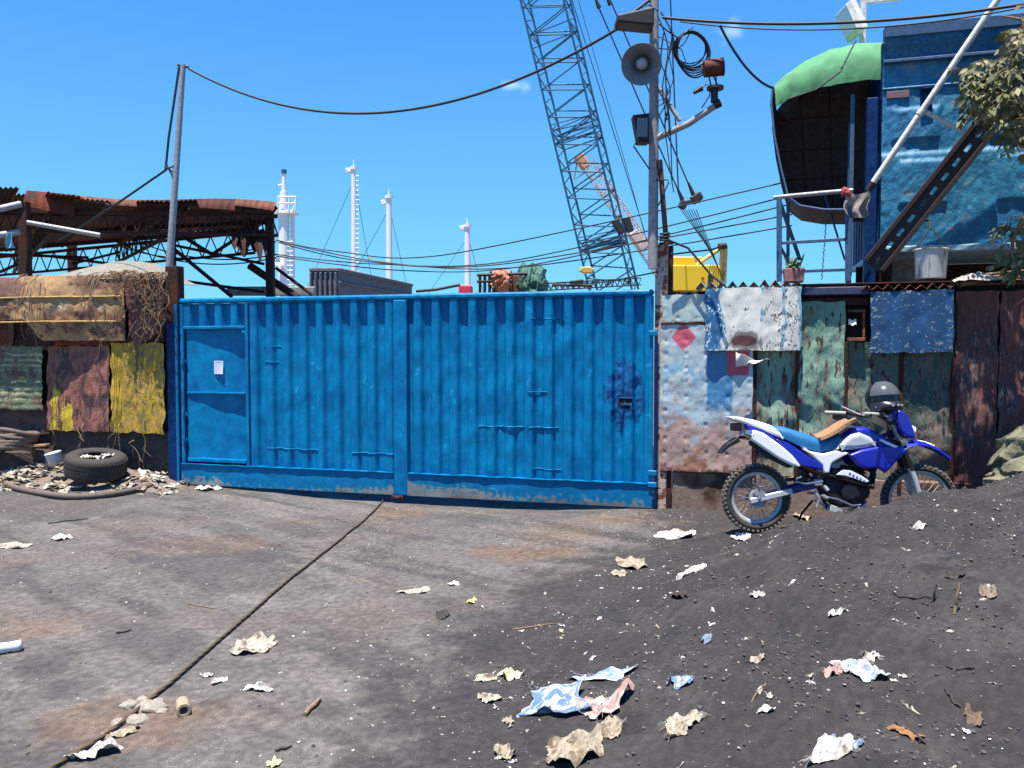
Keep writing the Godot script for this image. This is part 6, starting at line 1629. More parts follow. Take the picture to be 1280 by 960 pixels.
func wheel(parent: Node, hub: Vector3, r: float, wide: float, spoke_n: int, disc: bool, turn := 0.0) -> Node3D:
	var w := Node3D.new()
	w.name = "wheel"
	parent.add_child(w, true)
	w.transform = Transform3D(Basis(Vector3.UP, turn), hub)
	var ax := Transform3D(Basis(Vector3.RIGHT, PI / 2), Vector3.ZERO)        # local y of the lathe along the axle
	var t := wide * 0.5
	var ri := r - wide * 0.72
	var tyre := Shape.new()
	tyre.lathe(ax, [Vector2(ri, -t * 0.55), Vector2(ri + 0.02, -t * 0.95), Vector2(r - 0.035, -t), Vector2(r - 0.012, -t * 0.8), Vector2(r - 0.006, 0), Vector2(r - 0.012, t * 0.8), Vector2(r - 0.035, t), Vector2(ri + 0.02, t * 0.95), Vector2(ri, t * 0.55)], 48)
	part(w, "tyre", tyre, M.rubber)
	var kn := Shape.new()
	for i in 44:
		for q in 3:
			var a := TAU * (i + (0.5 if q == 1 else 0.0)) / 44.0
			var z: float = [-t * 0.8, 0.0, t * 0.8][q]
			var rr := r - (0.0 if q == 1 else 0.010)
			kn.box(Transform3D(Basis(Vector3.BACK, a), V(cos(a) * rr, sin(a) * rr, z)), V(0.02, 0.024, wide * 0.26), 0.003)
	var tread := part(w, "tread", kn, M.tread)
	tread.set_meta("kind", "stuff")
	part(w, "rim", Shape.new().lathe(ax, [Vector2(ri + 0.008, -t * 0.5), Vector2(ri - 0.018, -t * 0.52), Vector2(ri - 0.032, -t * 0.25), Vector2(ri - 0.034, 0), Vector2(ri - 0.032, t * 0.25), Vector2(ri - 0.018, t * 0.52), Vector2(ri + 0.008, t * 0.5)], 48), mat(flat(186, 188, 190), 0.5, 0.2, M.vary_tex, 4.0))
	part(w, "hub", Shape.new().tube([V(0, 0, -0.07), V(0, 0, 0.07)], 0.04, 16).tube([V(0, 0, 0.055), V(0, 0, 0.07)], 0.062, 16).tube([V(0, 0, -0.07), V(0, 0, -0.055)], 0.062, 16).tube([V(0, 0, -0.12), V(0, 0, 0.12)], 0.012, 8), M.steel)
	var sp := Shape.new()
	for i in spoke_n:
		var a := TAU * i / spoke_n
		var b := a + (0.28 if i % 2 else -0.28)
		var z := 0.055 if i % 4 < 2 else -0.055
		sp.tube([V(cos(b) * 0.055, sin(b) * 0.055, z), V(cos(a) * (ri - 0.015), sin(a) * (ri - 0.015), 0)], 0.0028, 4, false)
	var spk := part(w, "spokes", sp, M.steel)
	spk.set_meta("kind", "stuff")
	if disc:
		part(w, "brake_disc", Shape.new().lathe(ax, [Vector2(0.075, 0.072), Vector2(0.11, 0.072), Vector2(0.11, 0.076), Vector2(0.075, 0.076), Vector2(0.075, 0.072)], 30), M.steel)
	else:
		part(w, "drum", Shape.new().tube([V(0, 0, 0.04), V(0, 0, 0.075)], 0.085, 24), M.galv)
	return w

func make_motorcycle() -> void:
	var hub := at(945, 622, 7.7)
	var g := thing("motorcycle", "blue and white dirt motorcycle parked in front of the patched right wall", "motorcycle", Transform3D(Basis(Vector3.UP, 0.03) * Basis(Vector3.RIGHT, -0.06), hub))
	var blue := mat(flat(10, 24, 156), 0.25)
	blue.clearcoat_enabled = true
	blue.clearcoat = 0.6
	var white := mat(flat(226, 227, 230), 0.3)
	var silver := mat(flat(190, 194, 200), 0.35, 0.3)
	var seat_m := mat(flat(30, 112, 166), 0.55, 0.0, M.vary_tex, 4.0, M.fine_tex, 0.2)
	var dark := mat(flat(34, 34, 38), 0.55, 0.3, M.vary_tex, 4.0, M.fine_tex, 0.2)
	wheel(g, bk(945, 622), 0.318, 0.105, 36, false)
	wheel(g, bk(1153, 627), 0.345, 0.082, 36, true, -0.12)
	# frame, swingarm, suspension
	var fr := part(g, "frame", Shape.new().tube([bk(1123, 540), bk(1095, 590), bk(1078, 628), bk(1035, 634), bk(1020, 600), bk(1018, 560)], 0.022, 8).tube([bk(1123, 540), bk(1060, 560), bk(1018, 566), bk(950, 540)], 0.02, 8).tube([bk(1018, 566), bk(1022, 610)], 0.022, 8).tube([bk(1018, 600), bk(968, 556)], 0.014, 8), mat(flat(24, 34, 84), 0.5, 0.1, M.vary_tex, 3.0))
	part(fr, "skid_plate", Shape.new().prism(I(), outline([1036, 630, 1066, 640, 1082, 626, 1078, 634, 1064, 646, 1034, 638]), -0.09, 0.09, 0.004), silver)
	for e in [-1, 1]:
		part(g, "swingarm", Shape.new().bar(bk(985, 612.5, 0.075 * e), bk(1020, 605, 0.075 * e), 0.035, 0.062, 0.008), blue if e < 0 else mat(flat(28, 44, 110), 0.4, 0.0, M.vary_tex, 3.0))
		part(g, "swingarm_tip", Shape.new().bar(bk(934, 625, 0.082 * e), bk(987, 612.5, 0.082 * e), 0.03, 0.052, 0.006), silver)
		part(g, "axle_nut", Shape.new().tube([bk(945, 622, 0.09 * e), bk(945, 622, 0.115 * e)], 0.018, 6), M.chrome)
		# fork
		var f := part(g, "fork_leg", Shape.new().tube([bk(1150, 624, 0.07 * e), bk(1143, 600, 0.07 * e), bk(1137, 584, 0.07 * e)], [0.026, 0.03, 0.03], 12), silver)
		part(f, "fork_tube", Shape.new().tube([bk(1140, 592, 0.07 * e), bk(1126, 556, 0.07 * e), bk(1111, 522, 0.07 * e)], 0.021, 10), M.steel)
		part(f, "dust_boot", Shape.new().tube([bk(1139, 588, 0.07 * e), bk(1129, 563, 0.07 * e)], 0.032, 10), dark)
		part(f, "clamp_bolt", Shape.new().tube([bk(1128, 553, 0.09 * e), bk(1128, 553, 0.115 * e)], 0.03, 14).tube([bk(1128, 553, 0.11 * e), bk(1128, 553, 0.122 * e)], 0.014, 8), M.steel)
	for q in [[1126, 553], [1115, 528]]: part(g, "fork_yoke", Shape.new().bx(bk(q[0], q[1]) + V(-0.035, -0.02, -0.095), bk(q[0], q[1]) + V(0.035, 0.02, 0.095), 0.008), dark)
	# engine
	var en := part(g, "engine", shell([1036, 586, 1062, 582, 1084, 596, 1086, 618, 1072, 632, 1046, 634, 1032, 622, 1028, 600], -0.11, 0.10, 0.03), dark)
	part(en, "clutch_cover", Shape.new().tube([bk(1058, 614, 0.09), bk(1058, 614, 0.135)], 0.082, 24).tube([bk(1058, 614, 0.13), bk(1058, 614, 0.145)], 0.06, 24), mat(flat(44, 46, 52), 0.45, 0.4, M.vary_tex, 4.0))
	for i in 6: part(en, "cooling_fin", Shape.new().box(I(bk(1070 + i * 2.2, 596 - i * 4.0), V(0, 0, -28)), V(0.15, 0.006, 0.19), 0.002), dark)
	part(en, "cylinder", Shape.new().bar(bk(1064, 600), bk(1082, 572), 0.13, 0.12, 0.02), dark)
	var gd := part(g, "engine_guard", shell([1039, 592, 1048, 586, 1058, 587, 1072, 594, 1081, 600, 1076, 602, 1060, 596, 1050, 593], 0.135, 0.15, 0.004), white)
	for i in 5:
		var p := bk(1056 + i * 4.4, 590.5 + i * 2.3, 0.1525)
		part(gd, "print_mark", Shape.new().box(I(p, V(0, 0, -28)), V(0.018, 0.016, 0.002)), mat(flat(60, 90, 140), 0.4))
	part(g, "carburettor", Shape.new().tube([bk(1038, 582, 0.02), bk(1054, 578, 0.02)], 0.04, 12).bx(bk(1040, 590, -0.03), bk(1050, 578, 0.06), 0.01), M.steel)
	# pipes, levers and pegs
	part(g, "exhaust_pipe", Shape.new().tube([bk(1080, 580, 0.06), bk(1090, 592, 0.09), bk(1086, 608, 0.12), bk(1068, 604, 0.13), bk(1040, 596, 0.12), bk(1015, 590, 0.12), bk(992, 580, 0.13)], 0.022, 10), mat(flat(60, 54, 52), 0.5, 0.5, M.rust_tex, 3.0))
	var mf := part(g, "muffler", shell([930, 541, 937, 536, 948, 540, 968, 554, 984, 568, 995, 582, 984, 581, 966, 572, 948, 560, 932, 549], 0.10, 0.18, 0.025), white)
	part(mf, "end_cap", Shape.new().tube([bk(935, 543, 0.14), bk(925, 540, 0.14)], [0.042, 0.03], 14), M.chrome)
	part(mf, "heat_shield", shell([934, 548, 950, 560, 968, 572, 986, 581, 980, 584, 960, 574, 942, 562, 930, 553], 0.09, 0.16, 0.01), dark)
	part(g, "kick_lever", Shape.new().tube([bk(1022, 600, 0.15), bk(1000, 603, 0.16), bk(987, 600, 0.16), bk(989, 596, 0.17), bk(994, 594, 0.18)], 0.010, 8), M.chrome)
	part(g, "brake_pedal", Shape.new().tube([bk(1020, 618, 0.13), bk(1040, 622, 0.15), bk(1058, 630, 0.16), bk(1068, 629, 0.17)], 0.010, 8), M.chrome)
	part(g, "foot_peg", Shape.new().bar(bk(1024, 618, 0.1), bk(1024, 620, 0.22), 0.04, 0.025, 0.005), M.steel)
	part(g, "foot_peg", Shape.new().bar(bk(1024, 618, -0.1), bk(1024, 620, -0.22), 0.04, 0.025, 0.005), M.steel)
	part(g, "rear_brake_arm", Shape.new().tube([bk(945, 612, 0.1), bk(941, 604, 0.12), bk(936, 602, 0.12), bk(937, 597, 0.12)], 0.011, 6).tube([bk(940, 607, 0.11), bk(951, 607, 0.11)], 0.012, 6), M.chrome)
	part(g, "shock_spring", Shape.new().lathe(Transform3D(Basis.from_euler(Vector3(0, 0, -0.35)), bk(1008, 590, 0.0)), [Vector2(0.035, -0.12), Vector2(0.045, -0.1), Vector2(0.035, -0.08), Vector2(0.045, -0.06), Vector2(0.035, -0.04), Vector2(0.045, -0.02), Vector2(0.035, 0.0), Vector2(0.045, 0.02), Vector2(0.035, 0.04), Vector2(0.045, 0.06), Vector2(0.035, 0.08)], 14), dark)
	part(g, "chain_guard", Shape.new().bar(bk(975, 603, -0.09), bk(1015, 598, -0.09), 0.02, 0.03, 0.004), dark)
	part(g, "kickstand", Shape.new().tube([bk(1022, 628, -0.1), bk(1016, 646, -0.24), bk(1013, 656, -0.27)], 0.011, 8), dark)
	part(g, "gearbox_clutter", Shape.new().tube([bk(1012, 612, 0.12), bk(1018, 620, 0.13), bk(1016, 632, 0.12)], 0.016, 8).bx(bk(1014, 606, 0.08), bk(1024, 598, 0.12), 0.006).tube([bk(1026, 606, 0.1), bk(1030, 612, 0.12)], 0.02, 8).tube([bk(1014, 624, 0.09), bk(1026, 630, 0.12)], 0.013, 6), M.galv)
	# bodywork
	var seat := Shape.new()                                                 # padded: rounded across
	var line := [[962, 531, 0.07], [980, 533, 0.10], [1000, 539, 0.12], [1020, 546, 0.12], [1034, 547, 0.10], [1050, 541, 0.075]]
	var low := [[966, 541], [984, 549], [1002, 559], [1020, 564], [1034, 563], [1046, 556]]
	seat.sheet(30, 20, func(u, v):
		var i := mini(int(u * 5.0), 4)
		var q: float = u * 5.0 - i
		var tx := lerpf(line[i][0], line[i + 1][0], q)
		var ty := lerpf(line[i][1], line[i + 1][1], q)
		var tw := lerpf(line[i][2], line[i + 1][2], q)
		var ly := lerpf(low[i][1], low[i + 1][1], q)
		var a: float = lerpf(PI * 1.08, -PI * 0.08, v)
		return bk(tx, lerpf(ly, ty, clampf(pow(maxf(sin(a), 0.0), 0.45), 0.0, 1.0)), -tw * cos(a) * -1.0 * (1.0 if sin(a) > 0 else 0.97)), 0.004)
	part(g, "seat", seat, seat_m)
	part(g, "tail_cowl", shell([908, 520, 920, 520, 940, 524, 962, 531, 972, 540, 978, 549, 966, 544, 946, 535, 926, 528, 912, 524], -0.10, 0.10, 0.02), white)
	part(g, "tail_stripe", shell([930, 530, 948, 537, 962, 544, 972, 551, 960, 552, 944, 545, 932, 538], -0.105, 0.105, 0.015), blue)
	part(g, "tail_lamp", Shape.new().bx(bk(914, 538, -0.05), bk(926, 528, 0.05), 0.012), mat(flat(90, 22, 30), 0.3))
	part(g, "plate_holder", Shape.new().prism(I(), outline([920, 546, 924, 551, 910, 558, 900, 566, 897, 566, 906, 555]), -0.06, 0.06, 0.004), dark)
	part(g, "rear_fender", Shape.new().sheet(20, 6, func(u, v): return bk(925 + 75 * u, 548 + 36 * u * u - 4.0 * sin(v * PI), (v - 0.5) * 0.14), 0.004), dark)
	for e in [1.0, -1.0]:
		part(g, "side_panel", shell([964, 547, 980, 552, 1000, 565, 1026, 581, 1024, 588, 1008, 584, 994, 582, 980, 566], 0.095 * e, 0.14 * e, 0.02), blue)
		part(g, "side_cover", shell([996, 557, 1008, 563, 1024, 566, 1040, 562, 1056, 565, 1044, 572, 1034, 578, 1031, 590, 1024, 590, 1022, 580, 1008, 568], 0.104 * e, 0.146 * e, 0.018), white)
		part(g, "tank_shroud", shell([1054, 567, 1070, 561, 1096, 556, 1120, 557, 1129, 563, 1118, 572, 1106, 585, 1100, 590, 1090, 584, 1074, 585, 1064, 580], 0.115 * e, 0.175 * e, 0.028), blue)
		part(g, "shroud_stripe", shell([1094, 548, 1104, 552, 1116, 557, 1112, 559, 1102, 555, 1093, 550], 0.15 * e, 0.178 * e, 0.004), white)
	part(g, "tank_side", shell([1039, 562, 1048, 550, 1058, 542, 1070, 539, 1084, 545, 1096, 555, 1078, 560, 1060, 562], -0.15, 0.15, 0.05), silver)
	part(g, "tank", shell([1050, 546, 1064, 534, 1082, 533, 1104, 545, 1120, 558, 1108, 562, 1060, 562], -0.12, 0.12, 0.05), blue)
	var ff := Shape.new()
	var fl := [[1122, 556], [1132, 551], [1146, 549], [1160, 552], [1175, 559], [1193, 571]]
	ff.sheet(30, 10, func(u, v):
		var i := mini(int(u * 5.0), 4)
		var q: float = u * 5.0 - i
		var wd: float = 0.125 * (1.0 - 0.72 * pow(u, 2.2))
		var c: float = absf(v - 0.5) * 2.0
		return bk(lerpf(fl[i][0], fl[i + 1][0], q), lerpf(fl[i][1], fl[i + 1][1], q) + 9.0 * c * c * (1.0 - 0.6 * u), (v - 0.5) * wd * 2.0 * 0.9), 0.004)
	var fen := part(g, "front_fender", ff, blue)
	part(fen, "fender_stripe", Shape.new().sheet(14, 2, func(u, v): return bk(1134 + 38 * u, 550.2 - 2.0 * sin(u * 2.2) + 8.0 * u * u + 1.6 * v, 0.02 + 0.03 * v * (1.0 - 0.5 * u)), 0.002), white)
	part(g, "headlamp_mask", shell([1122, 512, 1130, 514, 1137, 524, 1143, 540, 1144, 548, 1134, 548, 1124, 540, 1118, 526], -0.10, 0.10, 0.03), blue)
	part(g, "headlamp", Shape.new().tube([bk(1136, 536), bk(1146, 540)], [0.06, 0.055], 18), mat(flat(190, 200, 205), 0.1, 0.2))
	# bars
	part(g, "handlebar", Shape.new().tube([bk(1066, 517, 0.40), bk(1082, 518, 0.30), bk(1104, 522, 0.12), bk(1110, 524, 0.0), bk(1104, 522, -0.12), bk(1086, 518, -0.30), bk(1072, 516, -0.40)], 0.013, 8), dark)
	for e in [-1, 1]:
		part(g, "grip", Shape.new().tube([bk(1057, 516, 0.42 * e), bk(1080, 517, 0.33 * e)], 0.019, 10), mat(flat(176, 172, 160), 0.8, 0.0, M.vary_tex, 5.0))
		part(g, "hand_guard", Shape.new().sheet(12, 6, func(u, v): return bk(1066 + 30 * u, 520 + 12 * u + (v - 0.5) * 9.0, (0.40 - 0.14 * u) * e + 0.03 * sin(u * PI) * e), 0.005), mat(flat(100, 94, 80), 0.8, 0.0, M.vary_tex, 4.0))
		part(g, "lever", Shape.new().tube([bk(1076, 508, 0.36 * e), bk(1082, 512, 0.30 * e), bk(1092, 519, 0.2 * e)], 0.007, 6), M.chrome)
		part(g, "mirror_stem", Shape.new().tube([bk(1092, 519, 0.24 * e), bk(1090, 512, 0.26 * e)], 0.007, 6), dark)
	part(g, "gauge", Shape.new().tube([bk(1116, 516, 0.03), bk(1112, 510, 0.03)], 0.045, 16), dark)
	for z in [0.05, -0.05, 0.02]: part(g, "control_cable", Shape.new().tube([bk(1092, 519, 0.2), bk(1120, 512, 0.1), bk(1126, 530, z), bk(1110, 560, z * 0.5)], 0.006, 5, false), M.wire)
	# things laid on the bike
	var bw := g.transform
	var cbd := Shape.new()
	cbd.sheet(14, 8, func(u, v): return bw * (bk(1019 + 46 * u, 545 - 20 * u + 2.0 * sin(u * 5.0), (v - 0.5) * 0.24 + 0.03) + V(0, 0.012 * sin(v * 6.0 + u * 3.0), 0)), 0.03)
	solo("cardboard", cbd, M.card, "bent piece of brown cardboard lying across the motorcycle tank", "cardboard")
	# helmet hung on the bars
	var hc := bw * bk(1098, 497, 0.14)
	var he := thing("helmet", "black and grey full-face helmet resting on the motorcycle handlebar", "helmet", Transform3D(Basis.from_euler(Vector3(-0.15, 0.35, 0.0)), hc))
	var sh := Shape.new()
	sh.sheet(40, 26, func(u, v):
		var a: float = u * TAU
		var b: float = lerpf(PI * 0.5, -PI * 0.38, v)
		var d := V(cos(a) * cos(b), sin(b), sin(a) * cos(b))
		var r := 0.15 * (1.0 + 0.06 * d.z * d.z) 
		if d.z > 0.35 and d.y < 0.15 and d.y > -0.42: r -= 0.02 * smooth(0.35, 0.6, d.z) * smooth(0.15, 0.08, d.y) * smooth(-0.42, -0.36, d.y)
		return d * V(r * 0.93, r * 0.98, r), 0.0)
	part(he, "shell", sh, mat(flat(26, 27, 30), 0.25, 0.0, M.vary_tex, 3.0))
	var vs := Shape.new()
	vs.sheet(26, 14, func(u, v):
		var a: float = lerpf(PI * 0.98, PI * 0.02, u)
		var b: float = lerpf(1.25, 0.12, v)
		return V(cos(a) * cos(b) * 0.152, sin(b) * 0.160, sin(a) * cos(b) * 0.17), 0.004)
	part(he, "visor", vs, mat(flat(92, 96, 100), 0.16, 0.1, M.vary_tex, 3.0))
	var cg := Shape.new()
	cg.sheet(24, 8, func(u, v):
		var a: float = lerpf(PI * 1.02, -PI * 0.02, u)
		return V(cos(a) * 0.142, -0.045 - 0.075 * v, sin(a) * (0.158 + 0.03 * sin(v * PI))), 0.012)
	part(he, "chin_guard", cg, mat(flat(46, 48, 52), 0.35, 0.0, M.vary_tex, 3.0))
	for x in [-0.05, 0.0, 0.05]: part(he, "vent", Shape.new().box(I(V(x, -0.085, 0.19 - absf(x) * 0.3)), V(0.028, 0.022, 0.012), 0.004), M.galv)
	part(he, "visor_slot", Shape.new().sheet(20, 4, func(u, v):
		var a: float = lerpf(PI * 0.85, PI * 0.15, u)
		return V(cos(a) * 0.141, 0.018 - 0.058 * v, sin(a) * 0.157), 0.002), mat(flat(14, 14, 16), 0.15))

# a crumpled scrap lying on the ground: an uneven outline, folds and turned-up edges
func scrap(p: Vector3, lx: float, lz: float, turn: float, sd: float, fold: float, frayed := false) -> Shape:
	var c := cos(turn)
	var s := sin(turn)
	fold = minf(fold, 0.5 * minf(lx, lz))
	var way := fposmod(sd * 1.7, PI)
	var reach := func(a: float) -> float: return 0.8 + 0.5 * n1.get_noise_2d(cos(a) * 0.6 + sd, sin(a) * 0.6) + 0.13 * n1.get_noise_2d(cos(a) * 2.0 + sd, sin(a) * 2.0 + 40.0) + (0.05 if frayed else 0.03) * n2.get_noise_2d(cos(a) * 7.0, sin(a) * 7.0 + sd)
	var lay := func(q: Vector2) -> Vector3:
		var x := p.x + q.x * lx * c - q.y * lz * s
		var z := p.z + q.x * lx * s + q.y * lz * c
		var across := q.x * cos(way) + q.y * sin(way) + 0.5 * n1.get_noise_2d(q.x * 0.7 + sd, q.y * 0.7)
		var ridge := pow(maxf(0.0, sin(across * 4.2 + sd)), 3.0) + 0.5 * pow(maxf(0.0, sin(across * 9.0 + sd * 2.0)), 2.0)
		var lift := maxf(0.0, n1.get_noise_2d(q.x * 0.8 + sd * 2.0, q.y * 0.8))
		return V(x, height(x, z) + 0.004 + fold * (0.55 * ridge + 1.3 * lift), z)
	var sh := Shape.new().sheet(40, 12, func(u, v):
		var a: float = -u * TAU
		var rr: float = reach.call(a) * maxf(v, 0.001)
		return lay.call(Vector2(cos(a), sin(a)) * rr), 0.0012)
	if frayed:                                            # loose ribbons pulled out of the weave
		for i in 9:
			var a := sd + i * 0.11 + (0.0 if i < 5 else 2.6)
			var r0: float = reach.call(a)
			var pts := []
			for j in 6:
				var q := Vector2(cos(a), sin(a)) * (r0 * 0.9 + j * 0.07 * (0.6 + fposmod(i * 0.37, 1.0))) + Vector2(0.05 * n2.get_noise_2d(i * 3.0, j * 0.5), 0.05 * n2.get_noise_2d(j * 0.5, i * 5.0))
				pts.append(lay.call(q) + V(0, 0.004, 0))
			sh.tube(pts, 0.0011, 4, false)
	return sh

# x, y in the photograph, half width and half depth in its pixels, turn, height of folds (m)
func size_at(p: Vector3, dx: float, dy: float) -> Vector2: return Vector2(dx / 1024.0 * -p.z, minf(dy * p.z * p.z / (1024.0 * 1.75), dx / 1024.0 * -p.z * 1.6))
func litter(called: String, label: String, category: String, x: float, y: float, dx: float, dy: float, turn: float, fold: float, m: Material) -> void:
	var p := on_ground(x, y)
	var s := size_at(p, dx, dy)
	solo(called, scrap(p, maxf(s.x, 0.015), maxf(s.y, 0.015), turn, x * 0.37 + y * 0.11, fold, called == "torn_sack"), m, label, category)

func make_litter() -> void:
	var woven := func(sd: int, a: Color, b: Color) -> Material:
		return mat(Color.WHITE, 0.8, 0.0, painted(128, 128, sd, a, [[b, func(u, v, p, q, s): return smooth(0.5, 0.54, p * 0.7 + q * 0.3)], [flat(150, 140, 128), func(u, v, p, q, s): return 0.6 * smooth(0.55, 0.68, q * 0.5 + s * 0.5)]], 0.12), 1.0, null, 0.0, false)
	var film := mat(flat(198, 196, 190), 0.6, 0.0, M.smear_tex, 2.6)
	var dirty := mat(flat(170, 162, 146), 0.9, 0.0, M.smear_tex, 2.6)
	var tan := mat(flat(156, 146, 127), 0.9, 0.0, M.smear_tex, 2.6)
	var dk := mat(flat(62, 56, 54), 0.9, 0.0, M.vary_tex, 5.0)
	var red_white: Material = woven.call(400, flat(160, 156, 150), flat(146, 112, 105))
	var blue_white: Material = woven.call(410, flat(158, 160, 162), flat(76, 110, 152))
	# woven sacks
	litter("torn_sack", "torn white woven sack with blue print, largest scrap at the mound's foot", "sack", 700, 880, 58, 19, 0.1, 0.06, blue_white)
	litter("torn_sack", "crumpled pinkish-white sack end lying right of the torn blue-printed sack", "sack", 752, 884, 46, 14, -0.3, 0.06, red_white)
	litter("torn_sack", "frayed blue plastic strip trailing behind the torn blue-printed sack", "sack", 752, 848, 44, 5, 0.25, 0.03, woven.call(420, flat(120, 150, 190), flat(210, 212, 214)))
	litter("torn_sack", "white and pale blue folded sack scrap on the mound's right slope", "sack", 1074, 842, 24, 34, -0.5, 0.05, woven.call(430, flat(186, 186, 184), flat(128, 148, 168)))
	litter("torn_sack", "pink corner of torn sack left of the folded sack scrap", "sack", 1040, 838, 12, 13, 0.4, 0.03, mat(flat(176, 146, 140), 0.85, 0.0, M.vary_tex, 5.0))
	litter("torn_sack", "white flap sticking up above the folded sack scrap", "sack", 1089, 822, 13, 12, 0.3, 0.07, film)
	litter("torn_sack", "dirty white sack at the bottom edge below the mound", "sack", 1035, 950, 36, 14, 0.0, 0.07, film)
	litter("torn_sack", "frayed tan sack heap at the bottom edge left of the mound", "sack", 720, 942, 42, 22, 0.1, 0.06, tan)
	litter("torn_sack", "smaller frayed tan sack piece above right of the tan heap", "sack", 762, 914, 18, 14, 0.5, 0.05, tan)
	litter("torn_sack", "grey and cream frayed sack piece on the lower mound", "sack", 850, 905, 30, 9, 0.1, 0.04, dirty)
	litter("torn_sack", "cream scrap folded under the grey frayed sack piece", "sack", 845, 920, 20, 9, -0.2, 0.03, tan)
	# plastic and paper
	litter("plastic_scrap", "white plastic twist with blue fringe on the lower mound", "plastic", 850, 852, 17, 9, -0.7, 0.04, blue_white)
	litter("plastic_scrap", "white T-shaped plastic strip on the mound", "plastic", 962, 875, 5, 20, 0.35, 0.02, film)
	litter("plastic_scrap", "foot of the white T-shaped plastic strip", "plastic", 958, 890, 14, 4, 0.0, 0.02, film)
	litter("plastic_scrap", "thin white strip left of the T-shaped plastic strip", "plastic", 950, 865, 4, 11, 0.6, 0.015, film)
	litter("plastic_scrap", "narrow pale plastic strip right of the folded sack scrap", "plastic", 1128, 848, 5, 16, -0.2, 0.02, film)
	litter("plastic_scrap", "blue-grey twisted plastic at the bottom of the mound", "plastic", 1036, 926, 10, 11, -0.5, 0.03, woven.call(440, flat(120, 134, 156), flat(190, 196, 204)))
	litter("plastic_scrap", "blue and white twisted plastic beside the blue-grey one", "plastic", 1066, 930, 13, 10, 0.7, 0.03, blue_white)
	litter("plastic_scrap", "rusty brown torn strip below the folded sack scrap", "plastic", 1132, 918, 22, 6, 0.7, 0.02, mat(flat(150, 110, 70), 0.9, 0.0, M.vary_tex, 5.0))
	litter("plastic_scrap", "dull blue triangular plastic shard on the mound", "plastic", 883, 801, 8, 9, 0.6, 0.02, mat(flat(112, 130, 146), 0.7, 0.0, M.vary_tex, 5.0))
	litter("plastic_scrap", "pale smear of plastic on the mound's toe near the flat cardboard", "plastic", 862, 716, 26, 6, -0.2, 0.02, film)
	litter("plastic_scrap", "white plastic bag flattened left of the motorcycle's rear wheel", "plastic", 846, 671, 32, 6, 0.0, 0.04, film)
	litter("plastic_scrap", "small white scrap under the motorcycle's rear wheel", "plastic", 925, 673, 14, 4, 0.1, 0.02, film)
	litter("plastic_scrap", "pale scrap on the upper mound beneath the motorcycle's engine", "plastic", 1148, 660, 12, 3, -0.1, 0.02, film)
	litter("plastic_scrap", "torn white tuft beside the motorcycle's stand", "plastic", 1003, 648, 13, 3, -0.3, 0.05, dirty)
	litter("plastic_scrap", "small crumpled white scrap midway up the mound", "plastic", 1048, 766, 16, 5, -0.3, 0.02, film)
	litter("plastic_scrap", "short white scrap high on the mound's left flank", "plastic", 946, 744, 10, 4, 0.3, 0.02, film)
	litter("plastic_scrap", "grey-white scrap lower middle of the mound", "plastic", 948, 825, 11, 5, 0.0, 0.03, dirty)
	litter("plastic_scrap", "round white bottle cap sized scrap at the mound's lower right", "plastic", 1208, 916, 5, 4, 0.0, 0.01, film)
	litter("plastic_scrap", "cream crumpled bag beside the rope on the yard", "plastic", 318, 808, 30, 14, 0.1, 0.06, dirty)
	litter("plastic_scrap", "white folded scrap between the cream bag and the rope", "plastic", 273, 853, 9, 12, 0.5, 0.05, film)
	litter("plastic_scrap", "tiny white strip left of the white folded scrap", "plastic", 258, 845, 9, 3, 0.0, 0.02, film)
	litter("plastic_scrap", "flat white triangular scrap right of the white folded scrap", "plastic", 323, 862, 21, 5, 0.0, 0.03, film)
	litter("plastic_scrap", "white rag twisted beside the rope's near end", "plastic", 118, 945, 36, 12, -0.3, 0.06, film)
	litter("plastic_scrap", "cream rag trailing up from the white rag by the rope", "plastic", 150, 918, 26, 6, -0.5, 0.04, tan)
	litter("plastic_scrap", "pale scrap near the gate's left foot", "plastic", 262, 611, 16, 3, 0.0, 0.05, film)
	litter("plastic_scrap", "long white scrap on the yard at far left", "plastic", 18, 683, 28, 5, 0.15, 0.02, dirty)
	litter("plastic_scrap", "slim white scrap on the yard below the hose", "plastic", 78, 674, 14, 3, -0.1, 0.03, film)
	litter("plastic_scrap", "white bone-shaped strip in the middle of the yard", "plastic", 519, 740, 21, 3, 0.0, 0.02, dirty)
	litter("plastic_scrap", "small square yellow scrap right of the bone-shaped strip", "plastic", 589, 753, 7, 4, 0.0, 0.02, mat(flat(214, 196, 120), 0.8, 0.0, M.vary_tex, 5.0))
	litter("plastic_scrap", "pale flake above the yellow scrap", "plastic", 567, 731, 9, 3, 0.0, 0.015, film)
	litter("plastic_scrap", "greenish-cream crumpled scrap near the torn sack", "plastic", 638, 846, 18, 7, 0.0, 0.04, mat(flat(200, 194, 160), 0.9, 0.0, M.vary_tex, 5.0))
	litter("plastic_scrap", "faint pale strip left of the greenish-cream scrap", "plastic", 605, 850, 18, 4, -0.4, 0.02, dirty)
	litter("plastic_scrap", "cream pinched scrap below the greenish-cream one", "plastic", 612, 876, 18, 6, 0.1, 0.04, dirty)
	litter("plastic_scrap", "small cream flake left of the torn blue-printed sack", "plastic", 635, 903, 8, 5, 0.0, 0.03, tan)
	litter("plastic_scrap", "cream crumpled scrap at the bottom edge, left of the tan heap", "plastic", 630, 944, 16, 11, -0.3, 0.06, tan)
	litter("plastic_scrap", "yellowish scrap at the bottom edge of the yard", "plastic", 343, 957, 10, 6, 0.0, 0.03, mat(flat(206, 190, 140), 0.9, 0.0, M.vary_tex, 5.0))
	litter("cardboard", "flat tan cardboard piece at the mound's toe below the gate corner", "cardboard", 790, 706, 22, 7, 0.0, 0.03, tan)
